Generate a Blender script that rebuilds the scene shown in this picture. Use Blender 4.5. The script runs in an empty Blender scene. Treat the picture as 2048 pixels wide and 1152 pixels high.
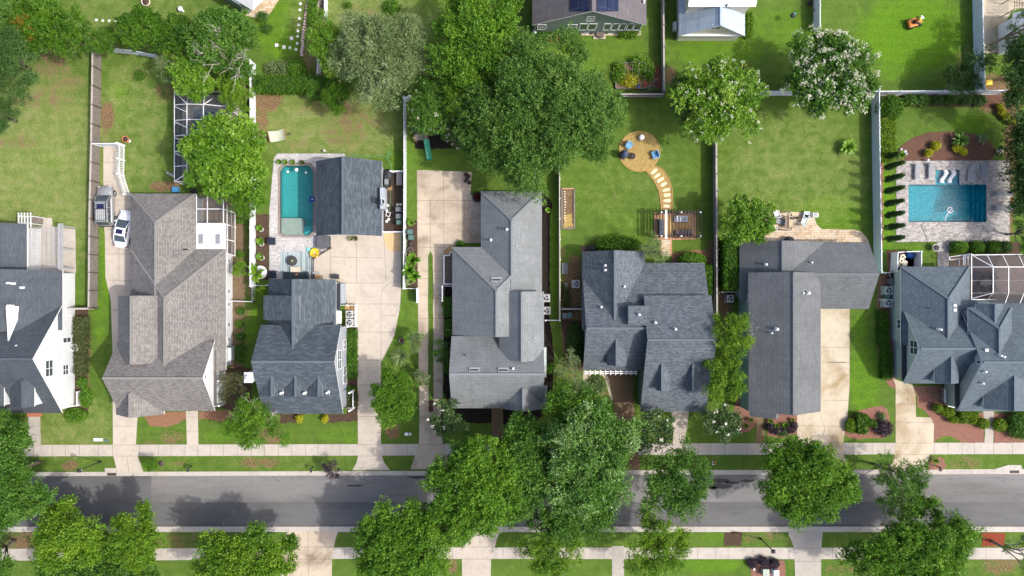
import bpy, math, random
import numpy as np
from mathutils import Vector
D = bpy.data; COL = bpy.context.scene.collection; SC = bpy.context.scene
# ---------------------------------------------------------------- camera, sky, sun, exposure
H = 85.0; F = 2048 * 24.0 / 36.0           # drone height (m) and focal length in photo pixels
cd_ = D.cameras.new('camera'); cam = D.objects.new('camera', cd_); COL.objects.link(cam)
cam.location = (0, 0, H); cam.rotation_euler = (0, 0, 0)
cd_.sensor_width = 36; cd_.lens = 24; cd_.clip_start = 1; cd_.clip_end = 3000
SC.camera = cam
SUN = Vector((0.83, -0.19, 1.0)).normalized()
elev = math.asin(SUN.z); azim = math.atan2(SUN.x, SUN.y)
w = D.worlds.new('World'); SC.world = w; w.use_nodes = True
nt = w.node_tree; sky = nt.nodes.new('ShaderNodeTexSky'); sky.sky_type = 'NISHITA'; sky.sun_disc = False
sky.sun_elevation = elev; sky.sun_rotation = azim; sky.dust_density = 4.0; sky.air_density = 0.8; sky.ozone_density = 0.6
nt.links.new(sky.outputs[0], nt.nodes['Background'].inputs[0]); nt.nodes['Background'].inputs[1].default_value = 0.15
sl = D.lights.new('sun', 'SUN'); sl.energy = 2.0; sl.angle = math.radians(0.8); sl.color = (1.0, 0.96, 0.90)
so = D.objects.new('sun', sl); COL.objects.link(so); so.rotation_euler = SUN.to_track_quat('Z', 'Y').to_euler(); so.location = (60, -15, 90)
SC.view_settings.view_transform = 'Standard'; SC.view_settings.look = 'None'
SC.view_settings.exposure = 1.03; SC.view_settings.gamma = 1.0
# ---------------------------------------------------------------- helpers
def U(px, py, z=0.0):                     # photo pixel seen at height z -> world
    s = (H - z) / F
    return ((px - 1024) * s, (576 - py) * s, z)
def G(px, py): return U(px, py, 0)[:2]
def tag(o, label=None, cat=None, group=None, kind=None):
    if label: o['label'] = label
    if cat: o['category'] = cat
    if group: o['group'] = group
    if kind: o['kind'] = kind
    return o
def thing(name, label, cat, loc=(0, 0, 0), rz=0.0, group=None):
    o = D.objects.new(name, None); COL.objects.link(o); o.empty_display_size = .2
    o.location = loc; o.rotation_euler = (0, 0, rz)
    return tag(o, label, cat, group)
def copy_tree(o, parent=None):
    c = o.copy(); COL.objects.link(c); c.parent = parent
    for ch in o.children: copy_tree(ch, c)
    return c
class MB:
    """collects shapes, links them as one mesh object; vertices are given relative to org"""
    def __init__(s, org=(0, 0, 0)):
        s.v = []; s.f = []; s.m = []; s.uv = {}; s.o = Vector(org); s.mi = 0; s.sm = set()
    def add(s, vs, fs, smooth=False):
        b = len(s.v); s.v += [tuple(Vector(p) - s.o) for p in vs]
        for f in fs:
            if smooth: s.sm.add(len(s.f))
            s.f.append([b + i for i in f]); s.m.append(s.mi)
        return s
    def box(s, c, d, rz=0.0, taper=1.0):
        cx, cy, cz = c; x, y, z = d[0] / 2, d[1] / 2, d[2] / 2; co, si = math.cos(rz), math.sin(rz); vs = []
        for k, t in ((-z, 1), (z, taper)):
            for a, b in ((-x, -y), (x, -y), (x, y), (-x, y)):
                a *= t; b *= t
                vs.append((cx + a * co - b * si, cy + a * si + b * co, cz + k))
        return s.add(vs, [(3, 2, 1, 0), (4, 5, 6, 7), (0, 1, 5, 4), (1, 2, 6, 5), (2, 3, 7, 6), (3, 0, 4, 7)])
    def cyl(s, x, y, z0, z1, r0, r1=None, n=12, cap=True):
        r1 = r0 if r1 is None else r1; vs = []
        for z, r in ((z0, r0), (z1, r1)):
            vs += [(x + r * math.cos(6.28318 * i / n), y + r * math.sin(6.28318 * i / n), z) for i in range(n)]
        fs = [(i, (i + 1) % n, n + (i + 1) % n, n + i) for i in range(n)]
        if cap: fs += [tuple(range(n, 2 * n)), tuple(reversed(range(n)))]
        return s.add(vs, fs, n > 8)
    def lathe(s, x, y, prof, n=16):
        vs = []
        for r, z in prof: vs += [(x + r * math.cos(6.28318 * i / n), y + r * math.sin(6.28318 * i / n), z) for i in range(n)]
        fs = [(j * n + i, j * n + (i + 1) % n, (j + 1) * n + (i + 1) % n, (j + 1) * n + i) for j in range(len(prof) - 1) for i in range(n)]
        fs += [tuple(reversed(range(n))), tuple(range((len(prof) - 1) * n, len(prof) * n))]
        return s.add(vs, fs, True)
    def bar(s, p, q, w, h=None):            # rectangular bar between two points
        p = Vector(p); q = Vector(q); h = h or w; d = q - p
        if d.length < 1e-6: return s
        d.normalize(); up = Vector((0, 0, 1)) if abs(d.z) < .95 else Vector((1, 0, 0))
        a = d.cross(up).normalized() * w / 2; b = a.cross(d).normalized() * h / 2
        vs = [p - a - b, p + a - b, p + a + b, p - a + b, q - a - b, q + a - b, q + a + b, q - a + b]
        return s.add(vs, [(3, 2, 1, 0), (4, 5, 6, 7), (0, 1, 5, 4), (1, 2, 6, 5), (2, 3, 7, 6), (3, 0, 4, 7)])
    def tube(s, pts, r, n=6, r1=None):
        pts = [Vector(p) for p in pts]; k = len(pts); vs = []; fs = []
        for i, p in enumerate(pts):
            d = (pts[min(i + 1, k - 1)] - pts[max(i - 1, 0)]); d = d.normalized() if d.length > 0 else Vector((0, 0, 1))
            up = Vector((0, 0, 1)) if abs(d.z) < .9 else Vector((1, 0, 0))
            a = d.cross(up).normalized(); b = a.cross(d); rr = r if r1 is None else r + (r1 - r) * i / max(k - 1, 1)
            vs += [p + (a * math.cos(6.28318 * j / n) + b * math.sin(6.28318 * j / n)) * rr for j in range(n)]
        for i in range(k - 1):
            for j in range(n): fs.append((i * n + j, i * n + (j + 1) % n, (i + 1) * n + (j + 1) % n, (i + 1) * n + j))
        fs += [tuple(reversed(range(n))), tuple(range((k - 1) * n, k * n))]
        return s.add(vs, fs, True)
    def prism(s, pts, z0, z1):
        n = len(pts); a = sum(pts[i][0] * pts[(i + 1) % n][1] - pts[(i + 1) % n][0] * pts[i][1] for i in range(n))
        if a < 0: pts = pts[::-1]
        vs = [(x, y, z0) for x, y in pts] + [(x, y, z1) for x, y in pts]
        return s.add(vs, [tuple(range(n, 2 * n)), tuple(reversed(range(n)))] + [(i, (i + 1) % n, n + (i + 1) % n, n + i) for i in range(n)])
    def ball(s, c, r, seg=10, rings=6, lump=0.0, seed=0):
        rnd = random.Random(seed); rx, ry, rz = r if hasattr(r, '__len__') else (r, r, r); vs = [(c[0], c[1], c[2] + rz)]; fs = []
        for i in range(1, rings):
            t = math.pi * i / rings
            for j in range(seg):
                k = 1 + lump * (rnd.random() - .5) * 2; a = 6.28318 * j / seg
                vs.append((c[0] + rx * k * math.sin(t) * math.cos(a), c[1] + ry * k * math.sin(t) * math.sin(a), c[2] + rz * k * math.cos(t)))
        vs.append((c[0], c[1], c[2] - rz)); e = len(vs) - 1
        for j in range(seg): fs.append((0, 1 + j, 1 + (j + 1) % seg))
        for i in range(rings - 2):
            for j in range(seg):
                a, b = 1 + i * seg + j, 1 + i * seg + (j + 1) % seg; fs.append((a, a + seg, b + seg, b))
        for j in range(seg): fs.append((e, 1 + (rings - 2) * seg + (j + 1) % seg, 1 + (rings - 2) * seg + j))
        return s.add(vs, fs, True)
    def build(s, name, mat, parent=None, bevel=0.0):
        me = D.meshes.new(name); me.from_pydata(s.v, [], s.f)
        for m in (mat if isinstance(mat, (list, tuple)) else [mat]): me.materials.append(m)
        if any(s.m): me.polygons.foreach_set('material_index', s.m)
        if s.sm: me.polygons.foreach_set('use_smooth', [i in s.sm for i in range(len(s.f))])
        if s.uv:
            uvl = me.uv_layers.new(name='UVMap')
            for p in me.polygons:
                if p.index in s.uv:
                    for li, uv in zip(p.loop_indices, s.uv[p.index]): uvl.data[li].uv = uv
        me.update(); o = D.objects.new(name, me); COL.objects.link(o)
        if parent is not None: o.parent = parent
        else: o.location = s.o
        if bevel:
            b = o.modifiers.new('bevel', 'BEVEL'); b.width = bevel; b.segments = 2; b.limit_method = 'ANGLE'
        return o
# ---------------------------------------------------------------- materials
def nodes(name):
    m = D.materials.new(name); m.use_nodes = True; n = m.node_tree
    return m, n, n.nodes['Principled BSDF'], lambda t, **k: mk(n, t, **k)
def mk(n, t, **k):
    x = n.nodes.new('ShaderNode' + t)
    for a, b in k.items():
        if a in x.inputs.keys(): x.inputs[a].default_value = b
        else: setattr(x, a, b)
    return x
def noise(n, vec, scale, detail=3, rough=.6, dist=0):
    x = n.nodes.new('ShaderNodeTexNoise'); x.inputs['Scale'].default_value = scale; x.inputs['Detail'].default_value = detail
    x.inputs['Roughness'].default_value = rough; x.inputs['Distortion'].default_value = dist
    if vec is not None: n.links.new(vec, x.inputs['Vector'])
    return x.outputs['Fac']
def ramp(n, fac, stops):
    x = n.nodes.new('ShaderNodeValToRGB'); e = x.color_ramp.elements
    while len(e) < len(stops): e.new(.5)
    for el, (p, c) in zip(e, stops): el.position = p; el.color = (c, c, c, 1) if not hasattr(c, '__len__') else (*c, 1)
    n.links.new(fac, x.inputs[0]); return x.outputs[0]
def mixc(n, fac, a, b, mode='MIX'):
    x = n.nodes.new('ShaderNodeMix'); x.data_type = 'RGBA'; x.blend_type = mode
    for s, v in ((0, fac), (6, a), (7, b)):
        if hasattr(v, 'is_linked') or hasattr(v, 'links'): n.links.new(v, x.inputs[s])
        else: x.inputs[s].default_value = v if s == 0 else (*v, 1)
    return x.outputs[2]
def mth(n, op, a, b=0.0, clamp=False):
    x = n.nodes.new('ShaderNodeMath'); x.operation = op; x.use_clamp = clamp
    for i, v in ((0, a), (1, b)):
        if hasattr(v, 'links'): n.links.new(v, x.inputs[i])
        else: x.inputs[i].default_value = v
    return x.outputs[0]
def pos(n): return n.nodes.new('ShaderNodeNewGeometry').outputs['Position']
def bump(n, b, h, strength, dist=.05):
    x = n.nodes.new('ShaderNodeBump'); x.inputs['Strength'].default_value = strength; x.inputs['Distance'].default_value = dist
    n.links.new(h, x.inputs['Height']); n.links.new(x.outputs[0], b.inputs['Normal'])
def C(h):                                   # '#rrggbb' in sRGB -> linear
    v = [int(h[i:i + 2], 16) / 255 for i in (1, 3, 5)]
    return tuple(c / 12.92 if c <= .04045 else ((c + .055) / 1.055) ** 2.4 for c in v)
def mul(c, k): return tuple(min(x * k, 1) for x in c)
_mc = {}
def M(name, col, rough=.7, var=.12, scale=2.0, metal=0.0, spec=.3, bmp=0.0, bs=30):
    if name in _mc: return _mc[name]
    m, n, b, _ = nodes(name); p = pos(n)
    f = noise(n, p, scale, 5, .65)
    c = ramp(n, f, [(.25, mul(col, 1 - var)), (.75, mul(col, 1 + var))])
    n.links.new(c, b.inputs['Base Color']); b.inputs['Roughness'].default_value = rough
    b.inputs['Metallic'].default_value = metal; b.inputs['Specular IOR Level'].default_value = spec
    if bmp: bump(n, b, noise(n, p, bs, 4), bmp)
    _mc[name] = m; return m
def shingle(name, col, light, flake=0.0, row=.2, wid=.5):
    m, n, b, _ = nodes(name); uv = n.nodes.new('ShaderNodeUVMap').outputs[0]
    br = n.nodes.new('ShaderNodeTexBrick'); n.links.new(uv, br.inputs['Vector'])
    for k, v in (('Scale', 1.0), ('Mortar Size', .022), ('Mortar Smooth', .3), ('Bias', flake), ('Brick Width', wid), ('Row Height', row)): br.inputs[k].default_value = v
    br.inputs['Color1'].default_value = (*col, 1); br.inputs['Color2'].default_value = (*light, 1); br.inputs['Mortar'].default_value = (*mul(col, .62), 1)
    p = pos(n); w1 = ramp(n, noise(n, p, .35, 4, .6), [(.3, .88), (.7, 1.10)]); w2 = ramp(n, noise(n, p, 9, 3, .7), [(.3, .90), (.7, 1.08)])
    c = mixc(n, 1.0, mixc(n, 1.0, br.outputs['Color'], w1, 'MULTIPLY'), w2, 'MULTIPLY')
    mp = n.nodes.new('ShaderNodeMapping'); mp.inputs['Scale'].default_value = (1.6, .16, 1); n.links.new(uv, mp.inputs[0]); c = mixc(n, 1.0, c, ramp(n, noise(n, mp.outputs[0], 1.0, 5, .7), [(.3, (.86, .87, .88)), (.5, (1, 1, 1)), (.75, (1.09, 1.07, 1.04))]), 'MULTIPLY')
    n.links.new(c, b.inputs['Base Color']); b.inputs['Roughness'].default_value = .85; b.inputs['Specular IOR Level'].default_value = .25
    bump(n, b, br.outputs['Fac'], -.5, .03); m['cap'] = M(name.replace('shingle', 'ridge'), tuple((x + y) / 2 for x, y in zip(col, light)), .85, .12, 6).name; return m
def concrete(name, col, stain=.22, dark=None, stretch=0):
    m, n, b, _ = nodes(name); p = pos(n)
    if stretch:
        mp = n.nodes.new('ShaderNodeMapping'); mp.inputs['Scale'].default_value = (stretch, 1.3, 1); n.links.new(p, mp.inputs[0]); p = mp.outputs[0]
    f1 = noise(n, p, .22, 6, .62, .6); f2 = noise(n, p, 1.7, 6, .7, .4); f3 = noise(n, p, 14, 4, .7)
    c = ramp(n, f1, [(.3, mul(dark or col, 1 - stain)), (.5, col), (.72, mul(col, 1 + stain * .5))])
    c = mixc(n, 1.0, c, ramp(n, f2, [(.25, (.80, .78, .75)), (.5, (1, 1, 1)), (.8, (1.04, 1.02, .98))]), 'MULTIPLY')
    c = mixc(n, 1.0, c, ramp(n, f3, [(.3, .92), (.7, 1.05)]), 'MULTIPLY')
    n.links.new(c, b.inputs['Base Color']); b.inputs['Roughness'].default_value = .9; b.inputs['Specular IOR Level'].default_value = .2
    bump(n, b, f3, .15, .02); return m
def paver(name, cols, bw, bh, mort):
    m, n, b, _ = nodes(name); p = pos(n)
    br = n.nodes.new('ShaderNodeTexBrick'); n.links.new(p, br.inputs['Vector'])
    for k, v in (('Scale', 1.0), ('Mortar Size', .02), ('Bias', 0), ('Brick Width', bw), ('Row Height', bh)): br.inputs[k].default_value = v
    br.offset = .37; br.squash = 1.3; br.squash_frequency = 3
    br.inputs['Color1'].default_value = (0, 0, 0, 1); br.inputs['Color2'].default_value = (1, 1, 1, 1); br.inputs['Mortar'].default_value = (.5, .5, .5, 1)
    k = len(cols); fac = mth(n, 'ADD', mth(n, 'MULTIPLY', br.outputs['Color'], .75), mth(n, 'MULTIPLY', noise(n, p, 2.2, 3), .3))
    c = ramp(n, fac, [(i / (k - 1), x) for i, x in enumerate(cols)])
    c = mixc(n, br.outputs['Fac'], c, mort); c = mixc(n, 1.0, c, ramp(n, noise(n, p, .6, 5), [(.3, .85), (.7, 1.1)]), 'MULTIPLY')
    n.links.new(c, b.inputs['Base Color']); b.inputs['Roughness'].default_value = .85; b.inputs['Specular IOR Level'].default_value = .2
    bump(n, b, br.outputs['Fac'], -.4, .02); return m
def loose(name, a, bcol, c3, s=7.0, stretch=1.0):     # mulch, straw, soil
    m, n, b, _ = nodes(name); p = pos(n)
    f = noise(n, p, s, 5, .75, 1.2); g = noise(n, p, s * 4, 3, .7)
    c = ramp(n, f, [(.3, a), (.52, bcol), (.72, c3)]); c = mixc(n, 1.0, c, ramp(n, g, [(.3, .6), (.7, 1.3)]), 'MULTIPLY')
    n.links.new(c, b.inputs['Base Color']); b.inputs['Roughness'].default_value = .95; b.inputs['Specular IOR Level'].default_value = .1
    bump(n, b, g, .8, .06); return m
def leafmat(name, c0, c1, c2=None, trans=.3, rough=.5, spec=.3):
    m, n, b, _ = nodes(name); at = n.nodes.new('ShaderNodeAttribute'); at.attribute_name = 'v'
    st = [(0, c0), (1, c1)] if c2 is None else [(0, c0), (.6, c1), (1, c2)]
    c = ramp(n, at.outputs['Fac'], st)
    n.links.new(c, b.inputs['Base Color']); b.inputs['Roughness'].default_value = rough; b.inputs['Specular IOR Level'].default_value = spec
    t = n.nodes.new('ShaderNodeBsdfTranslucent'); n.links.new(c, t.inputs[0])
    mx = n.nodes.new('ShaderNodeMixShader'); mx.inputs[0].default_value = trans
    n.links.new(b.outputs[0], mx.inputs[1]); n.links.new(t.outputs[0], mx.inputs[2]); n.links.new(mx.outputs[0], n.nodes['Material Output'].inputs[0])
    return m
def glossy(name, col, rough=.1, spec=.5, coat=0.0, metal=0.0):
    if name in _mc: return _mc[name]
    m, n, b, _ = nodes(name); f = noise(n, pos(n), 3, 2)
    n.links.new(ramp(n, f, [(.3, mul(col, .93)), (.7, mul(col, 1.05))]), b.inputs['Base Color'])
    b.inputs['Roughness'].default_value = rough; b.inputs['Specular IOR Level'].default_value = spec; b.inputs['Coat Weight'].default_value = coat; b.inputs['Metallic'].default_value = metal
    _mc[name] = m; return m
def screenmat(name, op, col=(.02, .02, .025)):
    m, n, b, _ = nodes(name); b.inputs['Base Color'].default_value = (*col, 1); b.inputs['Roughness'].default_value = .8
    f = mth(n, 'ADD', mth(n, 'MULTIPLY', noise(n, pos(n), 1.5, 3), .12), op - .06, True)
    t = n.nodes.new('ShaderNodeBsdfTransparent'); mx = n.nodes.new('ShaderNodeMixShader'); n.links.new(f, mx.inputs[0])
    n.links.new(t.outputs[0], mx.inputs[1]); n.links.new(b.outputs[0], mx.inputs[2]); n.links.new(mx.outputs[0], n.nodes['Material Output'].inputs[0]); return m
def watermat(name, tint, ripple):
    m, n, b, _ = nodes(name); n.nodes.remove(b); p = pos(n)
    t = n.nodes.new('ShaderNodeBsdfTransparent'); t.inputs[0].default_value = (*tint, 1)
    g = n.nodes.new('ShaderNodeBsdfGlossy'); g.inputs['Roughness'].default_value = .03
    fr = n.nodes.new('ShaderNodeFresnel'); fr.inputs[0].default_value = 1.33
    bp = n.nodes.new('ShaderNodeBump'); bp.inputs['Strength'].default_value = ripple; bp.inputs['Distance'].default_value = .08
    n.links.new(noise(n, p, 2.4, 4, .6, .8), bp.inputs['Height']); n.links.new(bp.outputs[0], g.inputs['Normal']); n.links.new(bp.outputs[0], fr.inputs['Normal'])
    mx = n.nodes.new('ShaderNodeMixShader'); n.links.new(fr.outputs[0], mx.inputs[0]); n.links.new(t.outputs[0], mx.inputs[1]); n.links.new(g.outputs[0], mx.inputs[2])
    n.links.new(mx.outputs[0], n.nodes['Material Output'].inputs[0]); return m
WHITE = M('white_paint', (.66, .67, .68), .5, .05); VINYL = M('white_vinyl', (.62, .65, .69), .35, .05, 1.2)
TRIM = M('white_trim', (.70, .70, .68), .5, .05); GLASS = glossy('window_glass', (.05, .065, .075), .08, .8)
BLIND = M('window_blind', (.35, .38, .4), .5, .15); BLACK = M('black_metal', (.018, .018, .02), .45, .2); DARK = M('dark_plastic', (.03, .033, .038), .55, .2)
GREY = M('grey_metal', (.30, .31, .32), .45, .1); PALE = M('pale_metal', (.5, .51, .5), .45, .08); STEEL = M('steel', (.45, .46, .47), .3, .08, 2, .7)
WOODG = M('weathered_wood', (.165, .145, .13), .9, .4, 3.5, bmp=.3); WOODD = M('dark_wood', (.07, .055, .045), .85, .3, 5); WOODT = M('tan_wood', (.36, .23, .12), .8, .25, 4)
BRICKR = M('red_brick', (.32, .12, .07), .9, .35, 8, bmp=.3); TERRA = M('terracotta', (.42, .17, .08), .8, .2, 5); STONE = M('pale_stone', (.52, .46, .37), .85, .2, 4, bmp=.2)
BARK = M('tree_bark', (.19, .16, .13), .95, .35, 6, bmp=.5); DEADW = M('bleached_wood', (.42, .39, .35), .9, .2, 8); BLUEP = glossy('blue_plastic', (.05, .2, .38), .4)
GREENP = M('green_bin_plastic', (.075, .145, .13), .5, .12, 4); BINLID = M('grey_bin_plastic', (.11, .125, .14), .5, .12, 4); YELLOW = glossy('yellow_plastic', (.75, .50, .015), .35); FABRIC = M('grey_fabric', (.25, .255, .265), .8, .1, 3)
# ---------------------------------------------------------------- ground sheet
def kn(px): return 944.3 - .003 * px          # back edge of the far kerb
def ka(px): return 952.5 - .0022 * px         # asphalt edge below it
KS, KB = 1053.2, 1064.0
POOLS = []                                    # rects in px where the ground is dug out
def ground_mat():
    m, n, b, _ = nodes('lawn_ground'); p = pos(n)
    def att(a):
        x = n.nodes.new('ShaderNodeAttribute'); x.attribute_name = a; return x.outputs['Fac']
    big = noise(n, p, .12, 4, .6); mid = noise(n, p, .8, 5, .65, .5); fine = noise(n, p, 5, 4, .75); vf = noise(n, p, 22, 3, .8)
    def soft(a, lo=.35, hi=.62, am=1.3):
        s = mth(n, 'ADD', att(a), mth(n, 'MULTIPLY', mth(n, 'SUBTRACT', mth(n, 'ADD', mth(n, 'MULTIPLY', mid, .55), mth(n, 'MULTIPLY', fine, .45)), .5), am))
        x = n.nodes.new('ShaderNodeMapRange'); x.clamp = True; x.interpolation_type = 'SMOOTHSTEP'
        x.inputs[1].default_value = lo; x.inputs[2].default_value = hi; n.links.new(s, x.inputs[0]); return x.outputs[0]
    wv = n.nodes.new('ShaderNodeTexWave'); wv.bands_direction = 'Y'; wv.inputs['Scale'].default_value = .26; wv.inputs['Distortion'].default_value = 4.5; wv.inputs['Detail'].default_value = 2; wv.inputs['Detail Scale'].default_value = .25; n.links.new(p, wv.inputs[0]); mow = ramp(n, wv.outputs[0], [(.2, .97), (.8, 1.025)])
    g = ramp(n, mid, [(.25, (.056, .112, .016)), (.5, (.084, .146, .022)), (.75, (.118, .180, .032))])
    g = mixc(n, mth(n, 'MULTIPLY', ramp(n, big, [(.35, 0), (.65, 1)]), .45), g, (.085, .140, .028))
    g = mixc(n, mth(n, 'MULTIPLY', soft('lush', .25, .8), .85), g, ramp(n, fine, [(.3, (.070, .172, .007)), (.7, (.118, .232, .014))]))
    g = mixc(n, mth(n, 'MULTIPLY', soft('dry', .2, .95), .92), g, ramp(n, mid, [(.25, (.112, .170, .036)), (.5, (.170, .212, .060)), (.75, (.245, .245, .108))]))
    g = mixc(n, mth(n, 'MULTIPLY', soft('soil', .36, .76, 2.1), .94), g, ramp(n, fine, [(.25, (.100, .058, .033)), (.5, (.175, .108, .062)), (.75, (.27, .185, .115))]))
    g = mixc(n, 1.0, g, ramp(n, fine, [(.3, .72), (.7, 1.25)]), 'MULTIPLY'); g = mixc(n, 1.0, g, mow, 'MULTIPLY'); g = mixc(n, 1.0, g, ramp(n, vf, [(.3, .68), (.7, 1.3)]), 'MULTIPLY')
    n.links.new(g, b.inputs['Base Color']); b.inputs['Roughness'].default_value = .95; b.inputs['Specular IOR Level'].default_value = .08
    bump(n, b, vf, .9, .08); return m
# blobs: attribute, px, py, rx, ry, amount
BLOBS = [('dry', 90, 330, 160, 240, .85), ('dry', 130, 440, 90, 60, .35), ('dry', 260, 260, 90, 190, .6), ('dry', 300, 340, 60, 60, .4), ('dry', 140, 850, 110, 80, .62), ('dry', 150, 780, 60, 150, .25),
 ('dry', 270, 60, 260, 90, .5), ('dry', 720, 40, 170, 60, .75), ('dry', 660, 250, 180, 90, .85), ('dry', 1590, 350, 190, 150, .5), ('dry', 1580, 270, 140, 70, .5), ('dry', 1560, 330, 60, 40, .6), ('dry', 1270, 370, 140, 130, .32),
 ('dry', 600, 925, 200, 30, .35), ('dry', 340, 925, 60, 25, .3), ('dry', 1130, 780, 50, 90, .55), ('dry', 1900, 925, 110, 25, .35), ('dry', 1570, 925, 150, 30, .1), ('dry', 1560, 1075, 60, 20, .3), ('dry', 1760, 1080, 120, 60, .3), ('dry', 1700, 160, 80, 30, .3), ('dry', 1860, 260, 60, 40, .25), ('dry', 1810, 290, 50, 50, .3),
 ('soil', 120, 175, 60, 60, .5), ('soil', 60, 200, 50, 20, .5), ('soil', 40, 285, 60, 18, .5), ('soil', 100, 120, 50, 40, .55), ('soil', 330, 185, 28, 24, .55), ('soil', 275, 145, 18, 12, .6), ('soil', 245, 70, 16, 12, .5), ('soil', 215, 232, 17, 36, .8), ('soil', 210, 255, 9, 22, .5),
 ('soil', 330, 372, 40, 14, .75), ('soil', 530, 195, 42, 36, .85), ('soil', 522, 240, 18, 40, .7), ('soil', 640, 212, 60, 18, .5), ('soil', 700, 230, 45, 40, .55), ('soil', 690, 265, 60, 36, .5), ('soil', 600, 290, 60, 14, .4), ('soil', 745, 235, 30, 30, .5), ('soil', 560, 285, 40, 14, .35), ('soil', 650, 150, 30, 30, .7), ('soil', 620, 110, 16, 60, .6),
 ('soil', 720, 30, 50, 25, .42), ('soil', 800, 30, 60, 20, .3), ('soil', 1000, 60, 70, 40, .4), ('soil', 1145, 660, 26, 100, .85), ('soil', 1148, 570, 24, 70, .85), ('soil', 1128, 505, 8, 20, .6), ('soil', 1175, 800, 60, 40, .5), ('soil', 1425, 560, 18, 90, .95), ('soil', 1450, 590, 20, 50, .95), ('soil', 1480, 155, 40, 30, .5), ('soil', 1495, 165, 20, 10, .5),
 ('soil', 1560, 186, 100, 8, .6), ('soil', 1340, 150, 14, 25, .7), ('soil', 1228, 390, 7, 14, .5), ('soil', 1208, 405, 12, 12, .35), ('soil', 1480, 480, 30, 10, .5), ('soil', 1930, 120, 22, 50, .45), ('soil', 1750, 140, 26, 16, .3), ('soil', 2020, 350, 16, 140, .8), ('soil', 2000, 190, 60, 50, .8),
 ('soil', 488, 560, 24, 150, .5), ('soil', 475, 470, 15, 50, .35), ('soil', 172, 720, 12, 110, .6), ('soil', 165, 860, 16, 14, .25), ('soil', 540, 925, 30, 14, .65), ('soil', 500, 925, 30, 16, .6), ('soil', 365, 925, 22, 10, .5), ('soil', 425, 925, 20, 10, .4), ('soil', 140, 930, 22, 14, .7), ('soil', 345, 875, 36, 18, .55), ('soil', 300, 885, 24, 8, .5),
 ('soil', 540, 870, 34, 22, .7), ('soil', 785, 862, 18, 18, .9), ('soil', 740, 940, 14, 6, .3), ('soil', 1930, 925, 40, 16, .5), ('soil', 1505, 1075, 24, 14, .5), ('soil', 1545, 1072, 22, 12, .55), ('soil', 1660, 1070, 20, 10, .3), ('soil', 360, 1080, 40, 40, .5), ('soil', 60, 1090, 60, 40, .7), ('soil', 280, 1100, 60, 40, .5), ('soil', 905, 1130, 12, 24, .8), ('soil', 1680, 1140, 40, 14, .5), ('soil', 2000, 1120, 50, 40, .6), ('soil', 1300, 1072, 30, 8, .5), ('soil', 1730, 925, 30, 14, .25), ('soil', 205, 700, 6, 120, .15), ('soil', 330, 1085, 40, 20, .5),
 ('lush', 110, 318, 34, 26, 1.0), ('lush', 235, 185, 20, 24, .8), ('lush', 250, 210, 26, 60, .5), ('lush', 560, 60, 60, 80, .6), ('lush', 720, 235, 30, 22, .8), ('lush', 655, 283, 20, 16, 1.0), ('lush', 720, 320, 60, 20, .5), ('lush', 800, 300, 40, 60, .5), ('lush', 1820, 70, 130, 90, .75), ('lush', 1830, 20, 110, 40, .6), ('lush', 1790, 130, 50, 40, .6), ('lush', 1440, 100, 120, 50, .55), ('lush', 1560, 60, 80, 60, .5), ('lush', 1200, 100, 120, 60, .45), ('lush', 1270, 300, 120, 120, .25), ('lush', 1660, 430, 90, 50, .6), ('lush', 1590, 400, 60, 40, .3), ('lush', 1770, 420, 24, 120, .7), ('lush', 1850, 280, 80, 40, .35), ('lush', 1940, 250, 50, 30, .6), ('lush', 215, 520, 16, 120, .7), ('lush', 500, 640, 20, 60, .6), ('lush', 670, 868, 60, 20, .45), ('lush', 720, 880, 40, 20, .5), ('lush', 800, 650, 40, 80, .4), ('lush', 1730, 760, 40, 100, .6), ('lush', 1720, 660, 20, 40, .6), ('lush', 1250, 460, 60, 60, .4), ('lush', 880, 300, 60, 40, .4), ('lush', 1820, 505, 40, 20, .6), ('lush', 1105, 520, 12, 140, .5), ('lush', 1100, 1080, 120, 50, .4), ('lush', 1440, 1075, 60, 14, .5), ('lush', 1420, 1130, 90, 20, .6), ('lush', 200, 640, 20, 60, .5), ('lush', 440, 870, 40, 20, .5), ('lush', 850, 330, 30, 60, .4)]
def axis_coords(lo, hi, st):
    inner = np.arange(lo, hi + st / 2, st); out = np.array([6, 16, 40, 100, 240, 600, 1300.])
    return np.concatenate([lo - out[::-1], inner, hi + out])
def build_ground():
    st = .32; xs = axis_coords(-70, 70, st); ys = axis_coords(-42, 42, st); X, Y = np.meshgrid(xs, ys); s = F / H
    PX = 1024 + X * s; PY = 576 - Y * s; Z = np.zeros_like(X)
    Z[(PY > kn(PX) + 5) & (PY < KS + 5)] = -.22
    for a, b_, c, d in POOLS: Z[(PX > a - 8) & (PX < c + 8) & (PY > b_ - 8) & (PY < d + 8)] = -2.6
    at = {k: np.zeros_like(X) for k in ('dry', 'soil', 'lush')}
    for k, x, y, rx, ry, a in BLOBS:
        d = ((PX - x) / rx) ** 2 + ((PY - y) / ry) ** 2; at[k] = np.maximum(at[k], a * np.clip(1.35 - d, 0, 1))
    h, w_ = X.shape; V = np.stack([X, Y, Z], -1).reshape(-1, 3); I = np.arange(h * w_).reshape(h, w_)
    Q = np.stack([I[:-1, :-1], I[:-1, 1:], I[1:, 1:], I[1:, :-1]], -1).reshape(-1, 4)
    o = npmesh('ground', V, Q, ground_mat(), None)
    for k in at:
        a = o.data.attributes.new(k, 'FLOAT', 'POINT'); a.data.foreach_set('value', at[k].ravel().astype(np.float32))
    tag(o, kind='structure')
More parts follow.
